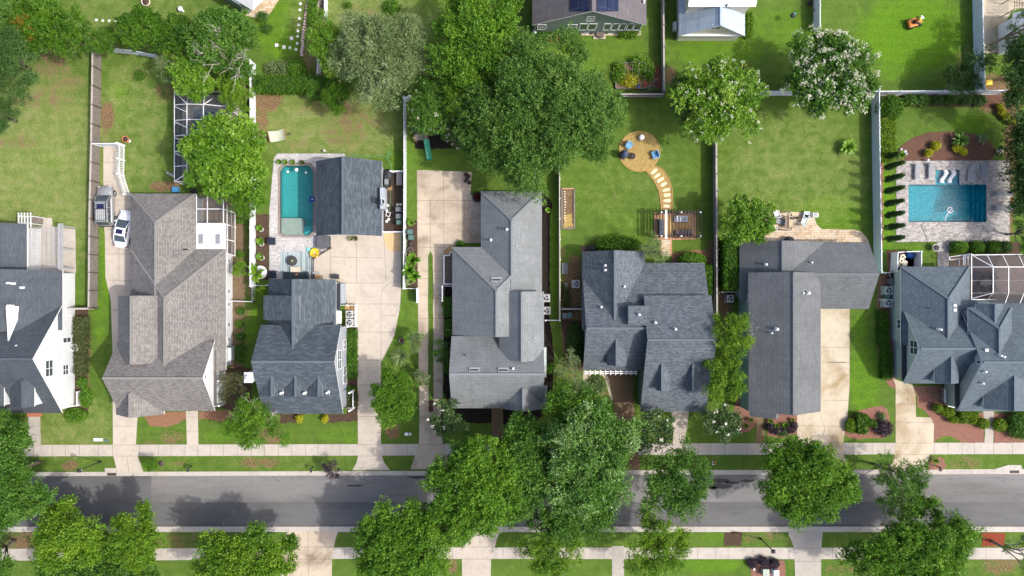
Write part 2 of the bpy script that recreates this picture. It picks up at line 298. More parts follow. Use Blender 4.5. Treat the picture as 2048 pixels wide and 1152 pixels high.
def npmesh(name, V, Q, mat, v=None, smooth=False):
    me = D.meshes.new(name); nv, nq = len(V), len(Q); k = Q.shape[1]
    me.vertices.add(nv); me.vertices.foreach_set('co', np.asarray(V, np.float32).ravel())
    me.loops.add(nq * k); me.loops.foreach_set('vertex_index', Q.ravel().astype(np.int32))
    me.polygons.add(nq); me.polygons.foreach_set('loop_start', np.arange(0, nq * k, k, dtype=np.int32)); me.polygons.foreach_set('loop_total', np.full(nq, k, np.int32))
    if smooth: me.polygons.foreach_set('use_smooth', np.ones(nq, bool))
    if v is not None:
        a = me.attributes.new('v', 'FLOAT', 'FACE'); a.data.foreach_set('value', np.asarray(v, np.float32))
    me.materials.append(mat); me.update(calc_edges=True); me.validate()
    o = D.objects.new(name, me); COL.objects.link(o); return o
# ---------------------------------------------------------------- flat sheets: paving, beds, water
rg = random.Random(5)
def wobble(pts, step=10, amp=2.2):
    out = []
    for i, (a, b) in enumerate(zip(pts, pts[1:] + pts[:1])):
        n = max(1, int(math.hypot(b[0] - a[0], b[1] - a[1]) / step))
        for k in range(n):
            t = k / n; out.append((a[0] + (b[0] - a[0]) * t + rg.uniform(-amp, amp), a[1] + (b[1] - a[1]) * t + rg.uniform(-amp, amp)))
    return out
def sheet(name, pts, z, mat, joints=(), jm=None, kind='structure', rough=0, low=-.06):
    if rough: pts = wobble(pts, 8, rough)
    m = MB(); m.prism([G(*p) for p in pts], low, z)
    m.mi = 1
    for a in joints: m.bar((*G(a[0], a[1]), z + .002), (*G(a[2], a[3]), z + .002), a[4] if len(a) > 4 else .032, .006)
    return tag(m.build(name, [mat, jm or JOINT]), kind=kind)
JOINT = M('joint_dark', (.10, .085, .07), .95, .2); CRACK = M('crack_dark', (.06, .05, .04), .95, .2)
CW = concrete('walk_concrete', (.40, .365, .32), .18); CO = concrete('old_concrete', (.40, .335, .26), .46, (.36, .28, .20)); CT = concrete('tan_concrete', (.43, .372, .285), .30, (.38, .28, .15))
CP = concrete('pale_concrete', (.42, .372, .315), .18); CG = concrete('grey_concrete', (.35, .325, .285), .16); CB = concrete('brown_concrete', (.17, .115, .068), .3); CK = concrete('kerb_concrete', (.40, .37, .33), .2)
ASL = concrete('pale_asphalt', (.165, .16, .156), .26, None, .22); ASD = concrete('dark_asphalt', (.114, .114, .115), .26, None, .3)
MULB = loose('black_mulch', (.008, .007, .006), (.02, .016, .013), (.05, .04, .03)); MULD = loose('dark_mulch', (.03, .02, .014), (.075, .05, .035), (.15, .105, .075)); STRAW = loose('pine_straw', (.13, .065, .038), (.24, .125, .075), (.34, .21, .135), 9); LEAFY = loose('leafy_soil', (.08, .055, .03), (.165, .115, .07), (.27, .20, .135), 6)
REDM = loose('red_mulch', (.14, .064, .048), (.232, .114, .085), (.335, .2, .155)); YST = loose('straw_bed', (.16, .12, .03), (.34, .24, .085), (.52, .40, .19), 5)
GRIT = loose('tan_gravel', (.25, .16, .07), (.42, .28, .12), (.55, .42, .24)); GRASS2 = None
def build_paving():
    # road
    xs = list(range(-500, 2600, 60))
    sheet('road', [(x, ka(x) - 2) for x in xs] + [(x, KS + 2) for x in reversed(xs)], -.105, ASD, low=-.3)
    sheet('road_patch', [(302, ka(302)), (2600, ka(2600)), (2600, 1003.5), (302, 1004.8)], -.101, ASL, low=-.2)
    m = MB()
    for i in range(170):
        x = rg.uniform(320, 2048); y = rg.gauss(958, 3) if i % 3 else rg.uniform(960, 1000)
        m.prism([G(x + rg.uniform(-1, 1) * 1.6 * math.cos(t) + 1.5 * math.cos(t), y + .55 * math.sin(t)) for t in (0, 1.05, 2.1, 3.14, 4.2, 5.2)], -.15, -.0975)
    for x, y, a, b_ in ((1440, 962, 22, 5), (1440, 973, 26, 5), (1465, 966, 14, 3), (1425, 977, 10, 3), (1700, 956, 16, 4), (840, 955, 26, 2), (710, 972, 18, 2), (1770, 957, 20, 3), (1495, 962, 14, 3), (1660, 962, 12, 3)):
        m.prism([G(*q) for q in wobble([(x + a * math.cos(t), y + b_ * math.sin(t)) for t in [k * .42 for k in range(15)]], 50, 1.2)], -.15, -.097)
    tag(m.build('road_stain', concrete('wet_asphalt', (.055, .053, .053), .2)), kind='structure')
    k = MB()
    for x0 in range(-480, 2560, 44):
        x1 = x0 + 43.6
        k.prism([G(x0, kn(x0)), G(x1, kn(x1)), G(x1, ka(x1)), G(x0, ka(x0))], -.3, .012)
        k.prism([G(x0, KS), G(x1, KS), G(x1, KB), G(x0, KB)], -.3, .012)
    tag(k.build('kerb', CK), kind='structure')
    def sy(x): return 889.9 - .0024 * x, 912.8 - .0023 * x
    jn = []; x = -470
    while x < 2500:
        a, b_ = sy(x); jn.append((x, a, x, b_)); x += rg.choice((25, 26, 28, 38, 44))
    sheet('north_sidewalk', [(-500, sy(-500)[0]), (2600, sy(2600)[0]), (2600, sy(2600)[1]), (-500, sy(-500)[1])], .018, CW, jn)
    jn = []; x = -470
    while x < 2500: jn.append((x, 1095.3, x, 1118)); x += rg.choice((25, 26, 36, 50))
    sheet('south_sidewalk', [(-500, 1098), (250, 1097), (700, 1094.6), (2600, 1096), (2600, 1119), (700, 1117.5), (250, 1121), (-500, 1121)], .018, CW, jn)
    Z = .024
    sheet('driveway', [(207, 292), (233, 292), (236, 330), (258, 385), (275, 400), (275, 832), (272, 890), (276, 913), (287, 944), (235, 945), (227, 913), (226, 890), (225, 700), (222, 600), (211, 555), (210, 470), (207, 440)], Z, CP,
          [(211, 508, 275, 508), (211, 459, 275, 459), (216, 560, 275, 562), (222, 620, 275, 622), (238, 459, 238, 560, .03), (225, 852, 272, 852), (227, 890, 273, 890), (227, 912, 276, 912), (254, 912, 258, 943), (208, 325, 236, 325), (208, 400, 262, 400)])
    sheet('tan_house_walk', [(372, 822), (396, 822), (397, 890), (374, 890)], Z, CP, [(373, 834, 397, 834), (373, 862, 397, 862)])
    sheet('white_house_walk', [(57, 830), (80, 830), (82, 892), (58, 892)], Z, CG, [(58, 852, 80, 852), (58, 870, 80, 870)])
    sheet('white_house_patio', [(84, 436), (104, 436), (105, 454), (151, 459), (152, 546), (60, 546), (60, 455), (84, 455)], Z, CW, [(118, 498, 152, 498)])
    sheet('concrete_court', [(640, 462), (803, 462), (802, 584), (800, 614), (789, 671), (775, 700), (762, 724), (762, 890), (764, 912), (769, 926), (780, 940), (705, 940), (713, 926), (716, 912), (716, 888), (714, 651), (700, 651), (690, 575), (672, 559), (640, 558), (628, 548), (628, 518), (662, 497)], Z, CP,
          [(661, 514, 768, 516), (713, 474, 713, 566), (661, 497, 661, 560), (676, 566, 768, 566), (768, 474, 772, 566), (714, 608, 800, 608), (714, 664, 790, 664), (714, 720, 764, 720), (716, 770, 762, 770), (716, 833, 762, 833), (716, 889, 762, 889), (716, 912, 764, 912), (762, 609, 762, 720), (762, 590, 766, 578), (766, 578, 776, 567), (776, 567, 802, 562), (762, 609, 762, 590), (800, 610, 789, 631), (789, 631, 762, 632)])
    sheet('orange_mulch_bed', [(690, 609), (713, 609), (713, 652), (690, 652)], .03, GRIT)
    sheet('pale_corner_slab', [(768, 466), (800, 466), (802, 503), (782, 503), (772, 494), (768, 478)], Z + .004, concrete('new_concrete', (.50, .36, .19), .25))
    sheet('wide_driveway', [(834, 340), (944, 344), (941, 389), (968, 400), (968, 486), (928, 486), (902, 491), (888, 500), (889, 560), (887, 700), (884, 830), (882, 860), (886, 890), (893, 912), (905, 938), (820, 938), (829, 915), (838, 890), (839, 830), (837, 700), (835, 500)], Z, CO,
          [(835, 401, 968, 401), (836, 448, 968, 448), (836, 495, 890, 495), (887, 342, 888, 495), (861, 401, 861, 503), (929, 401, 929, 486), (839, 542, 888, 542), (838, 557, 888, 557), (838, 590, 888, 590), (838, 637, 886, 637), (839, 700, 886, 700), (839, 764, 885, 764), (839, 835, 884, 835), (839, 889, 886, 889), (861, 824, 861, 889), (836, 371, 880, 377, .02), (880, 377, 930, 366, .02)])
    sheet('grass_strip', wobble([(861, 502), (866, 512), (867, 806), (857, 806), (856, 512)], 20, .6), Z + .006, GRASS2)
    sheet('bare_strip', wobble([(857, 800), (867, 800), (866, 824), (858, 824)], 8, 1), Z + .010, MULD)
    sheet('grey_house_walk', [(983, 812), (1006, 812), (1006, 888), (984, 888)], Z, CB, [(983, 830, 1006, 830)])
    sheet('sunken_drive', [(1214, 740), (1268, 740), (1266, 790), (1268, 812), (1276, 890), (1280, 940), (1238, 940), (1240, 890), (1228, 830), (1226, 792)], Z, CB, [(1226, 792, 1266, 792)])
    sheet('curved_path', [(1166, 742), (1212, 742), (1218, 760), (1224, 790), (1228, 800), (1222, 803), (1216, 780), (1210, 756), (1200, 747), (1184, 748), (1174, 758), (1172, 776), (1166, 774)], Z, CT)
    sheet('brick_house_walk', [(1342, 820), (1378, 820), (1375, 850), (1371, 868), (1372, 890), (1345, 890), (1347, 866), (1345, 850)], Z, CP, [(1346, 866, 1372, 866), (1343, 844, 1376, 844)])
    sheet('tan_driveway', [(1636, 616), (1699, 618), (1699, 770), (1695, 832), (1686, 885), (1687, 909), (1698, 938), (1585, 938), (1594, 909), (1594, 826), (1636, 818)], Z, CT,
          [(1640, 695, 1698, 695), (1642, 724, 1698, 724, .03), (1666, 700, 1666, 724, .03), (1658, 724.5, 1692, 725, .07), (1642, 800, 1697, 801), (1594, 851, 1692, 853, .03), (1640, 818, 1643, 840, .03), (1643, 840, 1650, 855, .03), (1650, 855, 1646, 872, .03), (1594, 885, 1688, 885), (1594, 908, 1688, 908)])
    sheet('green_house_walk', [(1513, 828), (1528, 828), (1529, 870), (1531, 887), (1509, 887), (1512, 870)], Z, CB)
    sheet('cream_driveway', [(1786, 758), (1825, 770), (1831, 789), (1832, 834), (1861, 835), (1868, 849), (1867, 885), (1859, 909), (1851, 938), (1779, 938), (1790, 909), (1791, 886), (1791, 770)], Z, CT,
          [(1791, 808, 1832, 808), (1791, 844, 1866, 845), (1791, 886, 1866, 886), (1791, 909, 1859, 909), (1816, 780, 1816, 808, .03)])
    sheet('lanai_house_walk', [(1966, 822), (1988, 822), (1987, 862), (1986, 887), (1968, 887), (1970, 866)], Z, CG, [(1968, 848, 1987, 848)])
    sheet('brick_landing', [(1826, 772), (1858, 772), (1888, 770), (1912, 770), (1912, 822), (1894, 812), (1868, 800), (1848, 788), (1832, 789)], Z - .006, paver('brick_paving', [(.12, .05, .03), (.2, .085, .055), (.26, .13, .09)], .3, .12, (.15, .11, .09)))
    sheet('south_driveway', [(575, 1062), (677, 1062), (671, 1078), (668, 1093), (664, 1120), (663, 1250), (560, 1250), (562, 1100)], Z, CO, [(616, 1062, 617, 1152), (575, 1094, 668, 1094), (570, 1118, 664, 1118)])
    sheet('south_driveway', [(916, 1060), (1001, 1060), (994, 1078), (990, 1093), (982, 1118), (980, 1250), (924, 1250), (924, 1118), (922, 1093)], Z, CP, [(920, 1094, 990, 1094), (924, 1118, 982, 1118), (960, 1062, 960, 1094)])
    sheet('south_walk', [(1224, 1092), (1248, 1092), (1248, 1250), (1224, 1250)], Z, CG)
    sheet('south_driveway', [(1575, 1062), (1646, 1062), (1642, 1096), (1642, 1250), (1594, 1250), (1588, 1095)], Z, CG, [(1612, 1064, 1612, 1096), (1588, 1096, 1642, 1096), (1590, 1123, 1642, 1123)])
    sheet('far_driveway', [(1964, -300), (2300, -300), (2300, 18), (2038, 16), (2022, 24), (2011, 44), (2009, 84), (2000, 106), (1967, 106)], Z, CT, [(1964, 36, 2012, 36, .02)])
    for pts in ([(210, 942), (235, 942), (235, 951), (210, 951)],): pass
    PV = paver('pool_paver', [(.30, .29, .29), (.40, .39, .39), (.50, .49, .48), (.36, .34, .33)], .34, .22, (.26, .25, .24))
    PT = paver('travertine', [(.165, .155, .148), (.27, .255, .245), (.37, .355, .34), (.45, .43, .41)], .32, .2, (.24, .21, .19)); PF = paver('tan_flagstone', [(.34, .23, .13), (.50, .38, .25), (.56, .47, .36), (.42, .36, .28)], .42, .3, (.26, .2, .14))
    def ring(name, outer, inner, z, mat):            # paving with a hole: two C-shaped halves butted together
        xs_ = [p[0] for p in inner]; cx = (min(xs_) + max(xs_)) / 2; top = min(p[1] for p in inner); bot = max(p[1] for p in inner)
        ot = min(p[1] for p in outer); ob = max(p[1] for p in outer)
        L = [p for p in outer if p[0] < cx]; R = [p for p in outer if p[0] >= cx]; li = [p for p in inner if p[0] < cx]; ri = [p for p in inner if p[0] >= cx]
        ang = lambda c: (lambda p: math.atan2(p[1] - c[1], p[0] - c[0]) % 6.28318)
        mid = (cx, (top + bot) / 2); A = lambda p: (math.atan2(p[1] - mid[1], p[0] - mid[0]) - math.pi / 2) % 6.28318
        B = lambda p: (math.atan2(p[1] - mid[1], p[0] - mid[0]) + math.pi / 2) % 6.28318
        m = MB()
        m.prism([G(*p) for p in [(cx, ob)] + L + [(cx, ot), (cx, top)] + sorted(li, key=A, reverse=True) + [(cx, bot)]], -.05, z)
        m.prism([G(*p) for p in [(cx, ot)] + R + [(cx, ob), (cx, bot)] + sorted(ri, key=B, reverse=True) + [(cx, top)]], -.05, z)
        return tag(m.build(name, mat), kind='structure')
    ring('pool_patio', [(539, 558), (539, 420), (548, 316), (555, 307), (690, 307), (690, 330), (634, 330), (634, 470), (664, 473), (662, 497), (628, 518), (628, 548), (640, 558)], [(556, 337), (564, 328), (622, 326), (631, 338), (631, 466), (621, 475), (564, 475), (556, 468)], .03, PV)
    ring('pool_deck', [(1793, 484), (1792, 323), (2019, 320.6), (2019, 482)], [(1817, 369), (1870.6, 369), (1870.6, 340), (1918.5, 340), (1918.5, 369), (1972.5, 369), (1972.5, 444), (1817, 444)][::1], .03, PT) if False else None
    m = MB()
    for a, b_, c, d in ((1792.5, 322, 1817, 484), (1972.5, 321, 2019, 483), (1817, 444.2, 1972.5, 483.5), (1817, 321.5, 1870.6, 369), (1918.5, 321.2, 1972.5, 369), (1870.6, 321.3, 1918.5, 340)):
        m.prism([G(a, b_), G(c, b_), G(c, d), G(a, d)], -.05, .03)
    m.prism([G(1875, 484), G(1898, 484), G(1898, 533), G(1875, 533)], -.05, .028)
    tag(m.build('pool_deck', PT), kind='structure')
    sheet('flagstone_patio', wobble([(1528, 423), (1629, 425), (1630, 441), (1634, 450), (1642, 458), (1708, 459), (1722, 464), (1731, 472), (1737, 484), (1528, 484)], 10, .6), .028, PF)
    # beds
    B = .012
    for nm, pts, mt in (('mulch_bed', [(510, 428), (538, 428), (538, 560), (510, 560)], MULD), ('mulch_bed', [(144, 619), (178, 619), (176, 700), (174, 768), (178, 830), (150, 832)], MULD),
        ('pine_straw_bed', [(283, 826), (373, 824), (372, 838), (355, 847), (330, 854), (300, 852)], STRAW), ('pine_straw_bed', [(397, 823), (468, 820), (470, 840), (450, 845), (420, 838), (397, 838)], STRAW),
        ('pine_straw_bed', [(462, 430), (488, 430), (490, 560), (488, 640), (486, 735), (462, 735)], LEAFY), ('mulch_bed', [(440, 735), (500, 735), (505, 800), (470, 825), (440, 815)], MULD),
        ('mulch_bed', [(560, 828), (607, 828), (604, 846), (580, 845), (560, 850)], MULD), ('mulch_bed', [(644, 828), (694, 828), (696, 651), (715, 651), (715, 842), (690, 844), (650, 846)], MULD),
        ('black_mulch_bed', [(1060, 385), (1084, 387), (1098, 397), (1105, 411), (1100, 432), (1100, 600), (1098, 636), (1108, 706), (1105, 800), (1094, 820), (1073, 842), (1045, 849), (1006, 849), (1006, 815), (1080, 815), (1060, 700)], MULB),
        ('black_mulch_bed', [(905, 815), (983, 815), (983, 846), (940, 846), (912, 838)], MULB), ('black_mulch_bed', [(886, 572), (912, 572), (910, 816), (896, 812), (887, 780)], MULB),
        ('orange_mulch_bed', [(888, 500), (905, 490), (912, 492), (912, 510), (888, 510)], GRIT), ('soil_bed', [(1122, 640), (1165, 640), (1165, 742), (1150, 742), (1132, 700)], MULD),
        ('red_mulch_bed', [(1470, 778), (1500, 778), (1512, 832), (1512, 850), (1498, 864), (1480, 866), (1470, 840)], REDM), ('red_mulch_bed', [(1529, 830), (1595, 826), (1595, 866), (1560, 876), (1535, 870)], REDM),
        ('red_mulch_bed', [(1689, 870), (1690, 850), (1696, 835), (1722, 820), (1745, 813), (1763, 811), (1775, 818), (1781, 845), (1783, 861), (1768, 876), (1719, 878), (1700, 876)], REDM),
        ('red_mulch_bed', [(1764, 545), (1790, 545), (1790, 757), (1770, 752), (1760, 735), (1757, 690), (1753, 617), (1757, 560)], REDM), ('red_mulch_bed', [(1767, 753), (1793, 757), (1792, 777), (1780, 772)], REDM),
        ('red_mulch_bed', [(1834, 790), (1850, 786), (1868, 800), (1894, 812), (1912, 822), (1968, 826), (1968, 885), (1922, 885), (1900, 874), (1880, 878), (1867, 885), (1869, 850), (1862, 836), (1848, 820), (1834, 814)], REDM),
        ('red_mulch_bed', [(1988, 826), (2100, 826), (2100, 885), (1988, 885)], REDM), ('red_mulch_bed', [(1772, 500), (1842, 503), (1842, 540), (1776, 545)], REDM),
        ('mulch_bed', [(1795, 303), (1809, 285), (1828, 273), (1857, 265), (1898, 263), (1948, 269), (1980, 283), (1992, 300), (1986, 316), (1969, 321), (1800, 322)], loose('brown_mulch', (.06, .03, .02), (.125, .068, .048), (.22, .14, .10))),
        ('mulch_bed', [(1762, 190), (2000, 190), (2040, 240), (2040, 262), (2020, 258), (1990, 215), (1900, 213), (1806, 213), (1762, 235)], loose('brown_bark', (.05, .028, .02), (.12, .062, .045), (.2, .12, .085))),
        ('mulch_bed', [(1760, 236), (1766, 236), (1766, 490), (1758, 490)], REDM), ('mulch_bed', [(1896, 484), (2040, 484), (2040, 510), (1896, 506)], MULD),
        ('mulch_bed', [(827, 225), (924, 225), (918, 297), (829, 298)], MULB), ('mulch_bed', [(766, 345), (806, 345), (806, 463), (766, 463)], loose('dark_dirt', (.03, .022, .018), (.065, .048, .038), (.12, .09, .07))),
        ('mulch_bed', [(814, 442), (836, 442), (836, 575), (814, 575)], MULD), ('fire_pit_bed', [(1279 + 41 * math.cos(t * .3), 303 + 40 * math.sin(t * .3)) for t in range(21)], YST),
        ('stone_path', [(1290, 340), (1307, 360), (1317, 380), (1322, 400), (1322, 420), (1344, 420), (1343, 375), (1336, 355), (1326, 340), (1313, 330)], YST),
        ('pine_straw_bed', [(1385, 500), (1412, 500), (1414, 590), (1400, 590), (1344, 524), (1344, 505), (1380, 503)], STRAW), ('red_mulch_bed', [(1500, 1120), (1570, 1120), (1572, 1170), (1505, 1170)], REDM), ('red_mulch_bed', [(1448, 1064), (1484, 1064), (1484, 1092), (1448, 1092)], MULD),
        ('red_mulch_bed', [(1962, 1066), (2010, 1066), (2010, 1092), (1964, 1092)], loose('rust_mulch', (.14, .03, .015), (.22, .05, .025), (.3, .09, .05))), ('red_mulch_bed', [(1860, 914), (1884, 914), (1892, 932), (1884, 940), (1853, 940)], REDM), ('red_mulch_bed', [(1480, 128 + 0), (1494, 124), (1498, 134), (1486, 139)], loose('maroon_mulch', (.1, .03, .03), (.16, .055, .05), (.22, .09, .08)))):
        sheet(nm, pts, B, mt, rough=1.3); B += .0004
    sheet('grass_island', wobble([(2012, 60), (2025, 30), (2046, 18), (2060, 40), (2060, 84), (2020, 84)], 8, .6), .034, GRASS2)
    sheet('grass_island', wobble([(1868, 884), (1882, 874), (1898, 872), (1912, 877), (1921, 884)], 6, .5), .036, GRASS2)
    sheet('brick_border', [(1308, 426), (1392, 426), (1392, 478), (1344, 480), (1344, 512), (1320, 512), (1320, 480), (1308, 480)], .03, paver('orange_brick', [(.38, .16, .07), (.5, .24, .12), (.56, .34, .2)], .24, .12, (.3, .2, .14)))
    sheet('tan_floor', [(1318, 431), (1385, 431), (1385, 472), (1318, 472)], .036, paver('tan_tiles', [(.46, .28, .10), (.54, .34, .13)], .6, .6, (.4, .25, .1)))
    sheet('pale_path', [(1324, 480), (1340, 480), (1340, 512), (1324, 512)], .036, PF)
    sheet('stone_terrace', wobble([(492, 20), (520, 0), (556, -60), (600, -60), (540, 26), (532, 42), (492, 31)], 8, .6), .03, PF)
    tag(sheet('drive_inlet', [(210, 936), (233, 936), (234, 950), (210, 950)], .03, CK), kind='structure')
    sheet('drive_inlet', [(1990, 938), (2016, 930), (2042, 930), (2046, 948), (1990, 948)], .03, CK)
GRASS2 = ground_mat()
POOLS += [(556, 328, 631, 475), (1817, 369, 1972, 444), (1870, 340, 1918, 372)]
build_ground(); build_paving()
# ---------------------------------------------------------------- pools
def poly_basin(m, pts, z0, z1):
    n = len(pts); P = [G(*p) for p in pts]
    m.add([(x, y, z0) for x, y in P], [tuple(range(n))]); m.add([(x, y, z0) for x, y in P] + [(x, y, z1) for x, y in P], [(i, (i + 1) % n, n + (i + 1) % n, n + i) for i in range(n)])
def pool(label, outline, floor_col, tint, ripple, speck):
    t = thing('swimming_pool', label, 'pool', (*G(outline[0][0], outline[0][1]), 0)); o = t.location
    m, n, b, _ = nodes('pool_plaster'); p = pos(n); f = noise(n, p, speck, 3, .8)
    n.links.new(ramp(n, f, [(.38, mul(floor_col, .72)), (.62, mul(floor_col, 1.3))]), b.inputs['Base Color']); b.inputs['Roughness'].default_value = .8
    q = MB(o); poly_basin(q, outline, -1.25, .02); q.build('basin', m, t)
    q = MB(o); P = [G(*a) for a in outline]; q.add([(x, y, -.09) for x, y in P], [tuple(range(len(P)))]); q.build('water_surface', watermat('pool_water', tint, ripple), t)
    return t, m
ins = [(561, 342), (568, 332), (618, 331), (626, 342), (626, 463), (617, 471), (568, 471), (561, 465)]
pt, pm = pool('turquoise swimming pool with clipped corners beside the dark pool house', ins, (.062, .27, .28), (.68, .93, .93), .25, 9)
outs = [(556, 338), (564, 328), (622, 326), (631, 339), (631, 466), (621, 475), (564, 475), (556, 468)]
q = MB(pt.location)
for i in range(8):
    a, b_, c, d = outs[i], outs[(i + 1) % 8], ins[(i + 1) % 8], ins[i]
    q.prism([G(*a), G(*b_), G(*c), G(*d)], -.3, .045)
COPE = concrete('pool_coping', (.23, .20, .18), .15); q.build('coping', COPE, pt)
q = MB(pt.location); q.prism([G(*p) for p in [(561.3, 436), (600, 436), (606, 441), (606, 470.7), (568, 470.7), (561.3, 465)]], -1.24, -.22); q.build('tanning_ledge', concrete('ledge_plaster', (.44, .31, .27), .1), pt)
for k in range(3):
    q = MB(pt.location); q.prism([G(*p) for p in [(606.3, 441 + 5 * k), (625.7, 441 + 5 * k), (625.7, 463 - k), (617, 470.6), (606.3, 470.6)]], -1.24, -.95 + .3 * k); q.build('step', pm, pt)
p7 = [(1817, 369), (1870.6, 369), (1870.6, 340), (1918.5, 340), (1918.5, 369), (1972.5, 369), (1972.5, 444), (1817, 444)]
pt, pm = pool('deep blue rectangular swimming pool with a square sun shelf and loungers', p7, (.014, .225, .275), (.48, .9, .94), .4, 4)
q = MB(pt.location); q.prism([G(*p) for p in [(1870.8, 340.2), (1918.3, 340.2), (1918.3, 368.5), (1870.8, 368.5)]], -1.24, -.3); q.build('sun_shelf', pm, pt)
for k in range(3):
    q = MB(pt.location); q.prism([G(*p) for p in [(1954 + 6 * k, 369.3), (1972.2, 369.3), (1972.2, 443.7), (1954 + 6 * k, 443.7)]], -1.24, -.95 + .3 * k); q.build('step', pm, pt)
# ---------------------------------------------------------------- houses
def to_u(px, z): return (px - 1024) * (H - z) / F
def to_v(py, z): return (576 - py) * (H - z) / F
class House:
    def __init__(s, name, label, cat, cpx, roof, wall, trim=TRIM, cap=None):
        s.t = thing(name, label, cat, (*G(*cpx), 0)); s.o = s.t.location; s.roof = roof; s.wall = wall; s.trim = trim; s.cap = cap or (D.materials[roof['cap']] if 'cap' in roof else roof); s.blocks = []
    def gable(s, axis, A, B, e0, r, e1, hA=None, hB=None, ov=.35, wall=True, part=None, roof=None, wallm=None, z0=0.0, th=.14, cap=True, trim=None):
        """ridge along axis; A,B = ends (px,z); e0,r,e1 = eave, ridge, eave across (px,z); hA,hB = px of hipped ridge ends"""
        if axis == 'x':
            a, b = to_u(*A), to_u(*B); vs = [to_v(*e0), to_v(*r), to_v(*e1)]; ha = a if hA is None else to_u(hA, r[1]); hb = b if hB is None else to_u(hB, r[1]); P = lambda u, v, z: (u, v, z)
        else:
            a, b = to_v(*A), to_v(*B); vs = [to_u(*e0), to_u(*r), to_u(*e1)]; ha = a if hA is None else to_v(hA, r[1]); hb = b if hB is None else to_v(hB, r[1]); P = lambda u, v, z: (v, u, z)
        v0, vr, v1 = vs; za, zr, zb = e0[1], r[1], e1[1]
        bl = dict(axis=axis, a=a, b=b, v=vs, z=(za, zr, zb), ha=ha, hb=hb); s.blocks.append(bl)
        T = [P(a, v0, za), P(b, v0, za), P(b, v1, zb), P(a, v1, zb), P(ha, vr, zr), P(hb, vr, zr)]
        faces = [(0, 1, 5, 4), (3, 2, 5, 4)]
        ends = [(0, 3, 4)] if hA is not None else []; ends += [(1, 2, 5)] if hB is not None else []
        m = MB(s.o)
        for f in faces + ends:
            pts = [Vector(T[i]) for i in f]; nr = (pts[1] - pts[0]).cross(pts[2] - pts[1])
            if nr.z < 0: pts = pts[::-1]; nr = -nr
            nr.normalize(); he = Vector((-nr.y, nr.x, 0)).normalized(); up = nr.cross(he)
            i0 = len(m.f); m.add(pts, [tuple(range(len(pts)))]); m.uv[i0] = [(p.dot(he), p.dot(up)) for p in pts]
        # underside and edges
        loop = [0, 1] + ([5] if hB is None else []) + [2, 3] + ([4] if hA is None else [])
        lo = [Vector(T[i]) - Vector((0, 0, th)) for i in range(6)]
        m.mi = 1
        for f in faces + ends: m.add([lo[i] for i in f], [tuple(range(len(f)))])
        for i in range(len(loop)):
            p, q_ = loop[i], loop[(i + 1) % len(loop)]; m.add([T[p], T[q_], lo[q_], lo[p]], [(0, 1, 2, 3)])
        wp = None
        if wall:
            sa = 1 if b > a else -1; ai, bi = a + sa * ov, b - sa * ov; sv = 1 if v1 > v0 else -1; vi0, vi1 = v0 + sv * ov, v1 - sv * ov
            zz = lambda v: (za + (zr - za) * (v - v0) / (vr - v0) if (v - v0) * sv < (vr - v0) * sv else zb + (zr - zb) * (v1 - v) / (v1 - vr)) - th * .7
            prof = [(vi0, z0), (vi0, zz(vi0))] + [(vr, zr - th * .7)] + [(vi1, zz(vi1)), (vi1, z0)]
            if hA is not None: prof_a = [(vi0, z0), (vi0, zz(vi0)), (vi1, zz(vi1)), (vi1, z0)]
            w = MB(s.o)
            hz = min(zz(vi0), zz(vi1))
            k = len(prof); pa = [P(ai, v, z if hA is None else min(z, hz)) for v, z in prof]; pb = [P(bi, v, z if hB is None else min(z, hz)) for v, z in prof]
            w.add(pa + pb, [tuple(range(k)), tuple(range(2 * k - 1, k - 1, -1))] + [(i, (i + 1) % k, k + (i + 1) % k, k + i) for i in range(k)])
            wp = w.build(part or 'wall', wallm or s.wall, s.t); bl.update(ai=ai, bi=bi, vi0=vi0, vi1=vi1)
        ro = m.build('roof' if part is None else part + '_roof', [roof or s.roof, trim or s.trim], wp if (part and wp) else s.t)
        bl['roof'] = ro
        if cap:
            c = MB(s.o); up = Vector((0, 0, .035))
            lines = [(T[4], T[5])] + ([(T[4], T[0]), (T[4], T[3])] if hA is not None else []) + ([(T[5], T[1]), (T[5], T[2])] if hB is not None else [])
            for p, q_ in lines:
                d = (Vector(q_) - Vector(p)).normalized() * .05
                c.bar(Vector(p) + up + d, Vector(q_) + up - d, .25, .07)
            if ro.parent is s.t: c.build('ridge_cap', s.cap, ro)
            else: c.build('ridge_cap', s.cap, s.t)
        return bl
    def rz(s, x, y):
        best = 0
        for b in s.blocks:
            u, v = (x, y) if b['axis'] == 'x' else (y, x); lo, hi = sorted((b['a'], b['b'])); v0, vr, v1 = b['v']; za, zr, zb = b['z']
            if not lo - .05 <= u <= hi + .05: continue
            l, h_ = sorted((v0, v1))
            if not l - .05 <= v <= h_ + .05: continue
            t0 = (v - v0) / (vr - v0); z = za + (zr - za) * t0 if t0 <= 1 else zb + (zr - zb) * (v - v1) / (vr - v1)
            for e, h2, zz in ((b['a'], b['ha'], za), (b['b'], b['hb'], zb)):
                if abs(h2 - e) > .2: z = min(z, za + (zr - za) * (u - e) / (h2 - e))
            best = max(best, z)
        return best
    def at(s, px, py):
        z = 5.0
        for _ in range(12): x, y, _z = U(px, py, z); z = s.rz(x, y) or z
        return x, y, z
    def vent(s, px, py, h=.45, r=.1, mat=None, name='vent_pipe'):
        x, y, z = s.at(px, py); m = MB(s.o); m.cyl(x, y, z - .15, z + h, r, n=10); m.cyl(x, y, z - .08, z + .05, r * 1.5, r * 1.1, n=10); m.build(name, mat or WHITE, s.t)
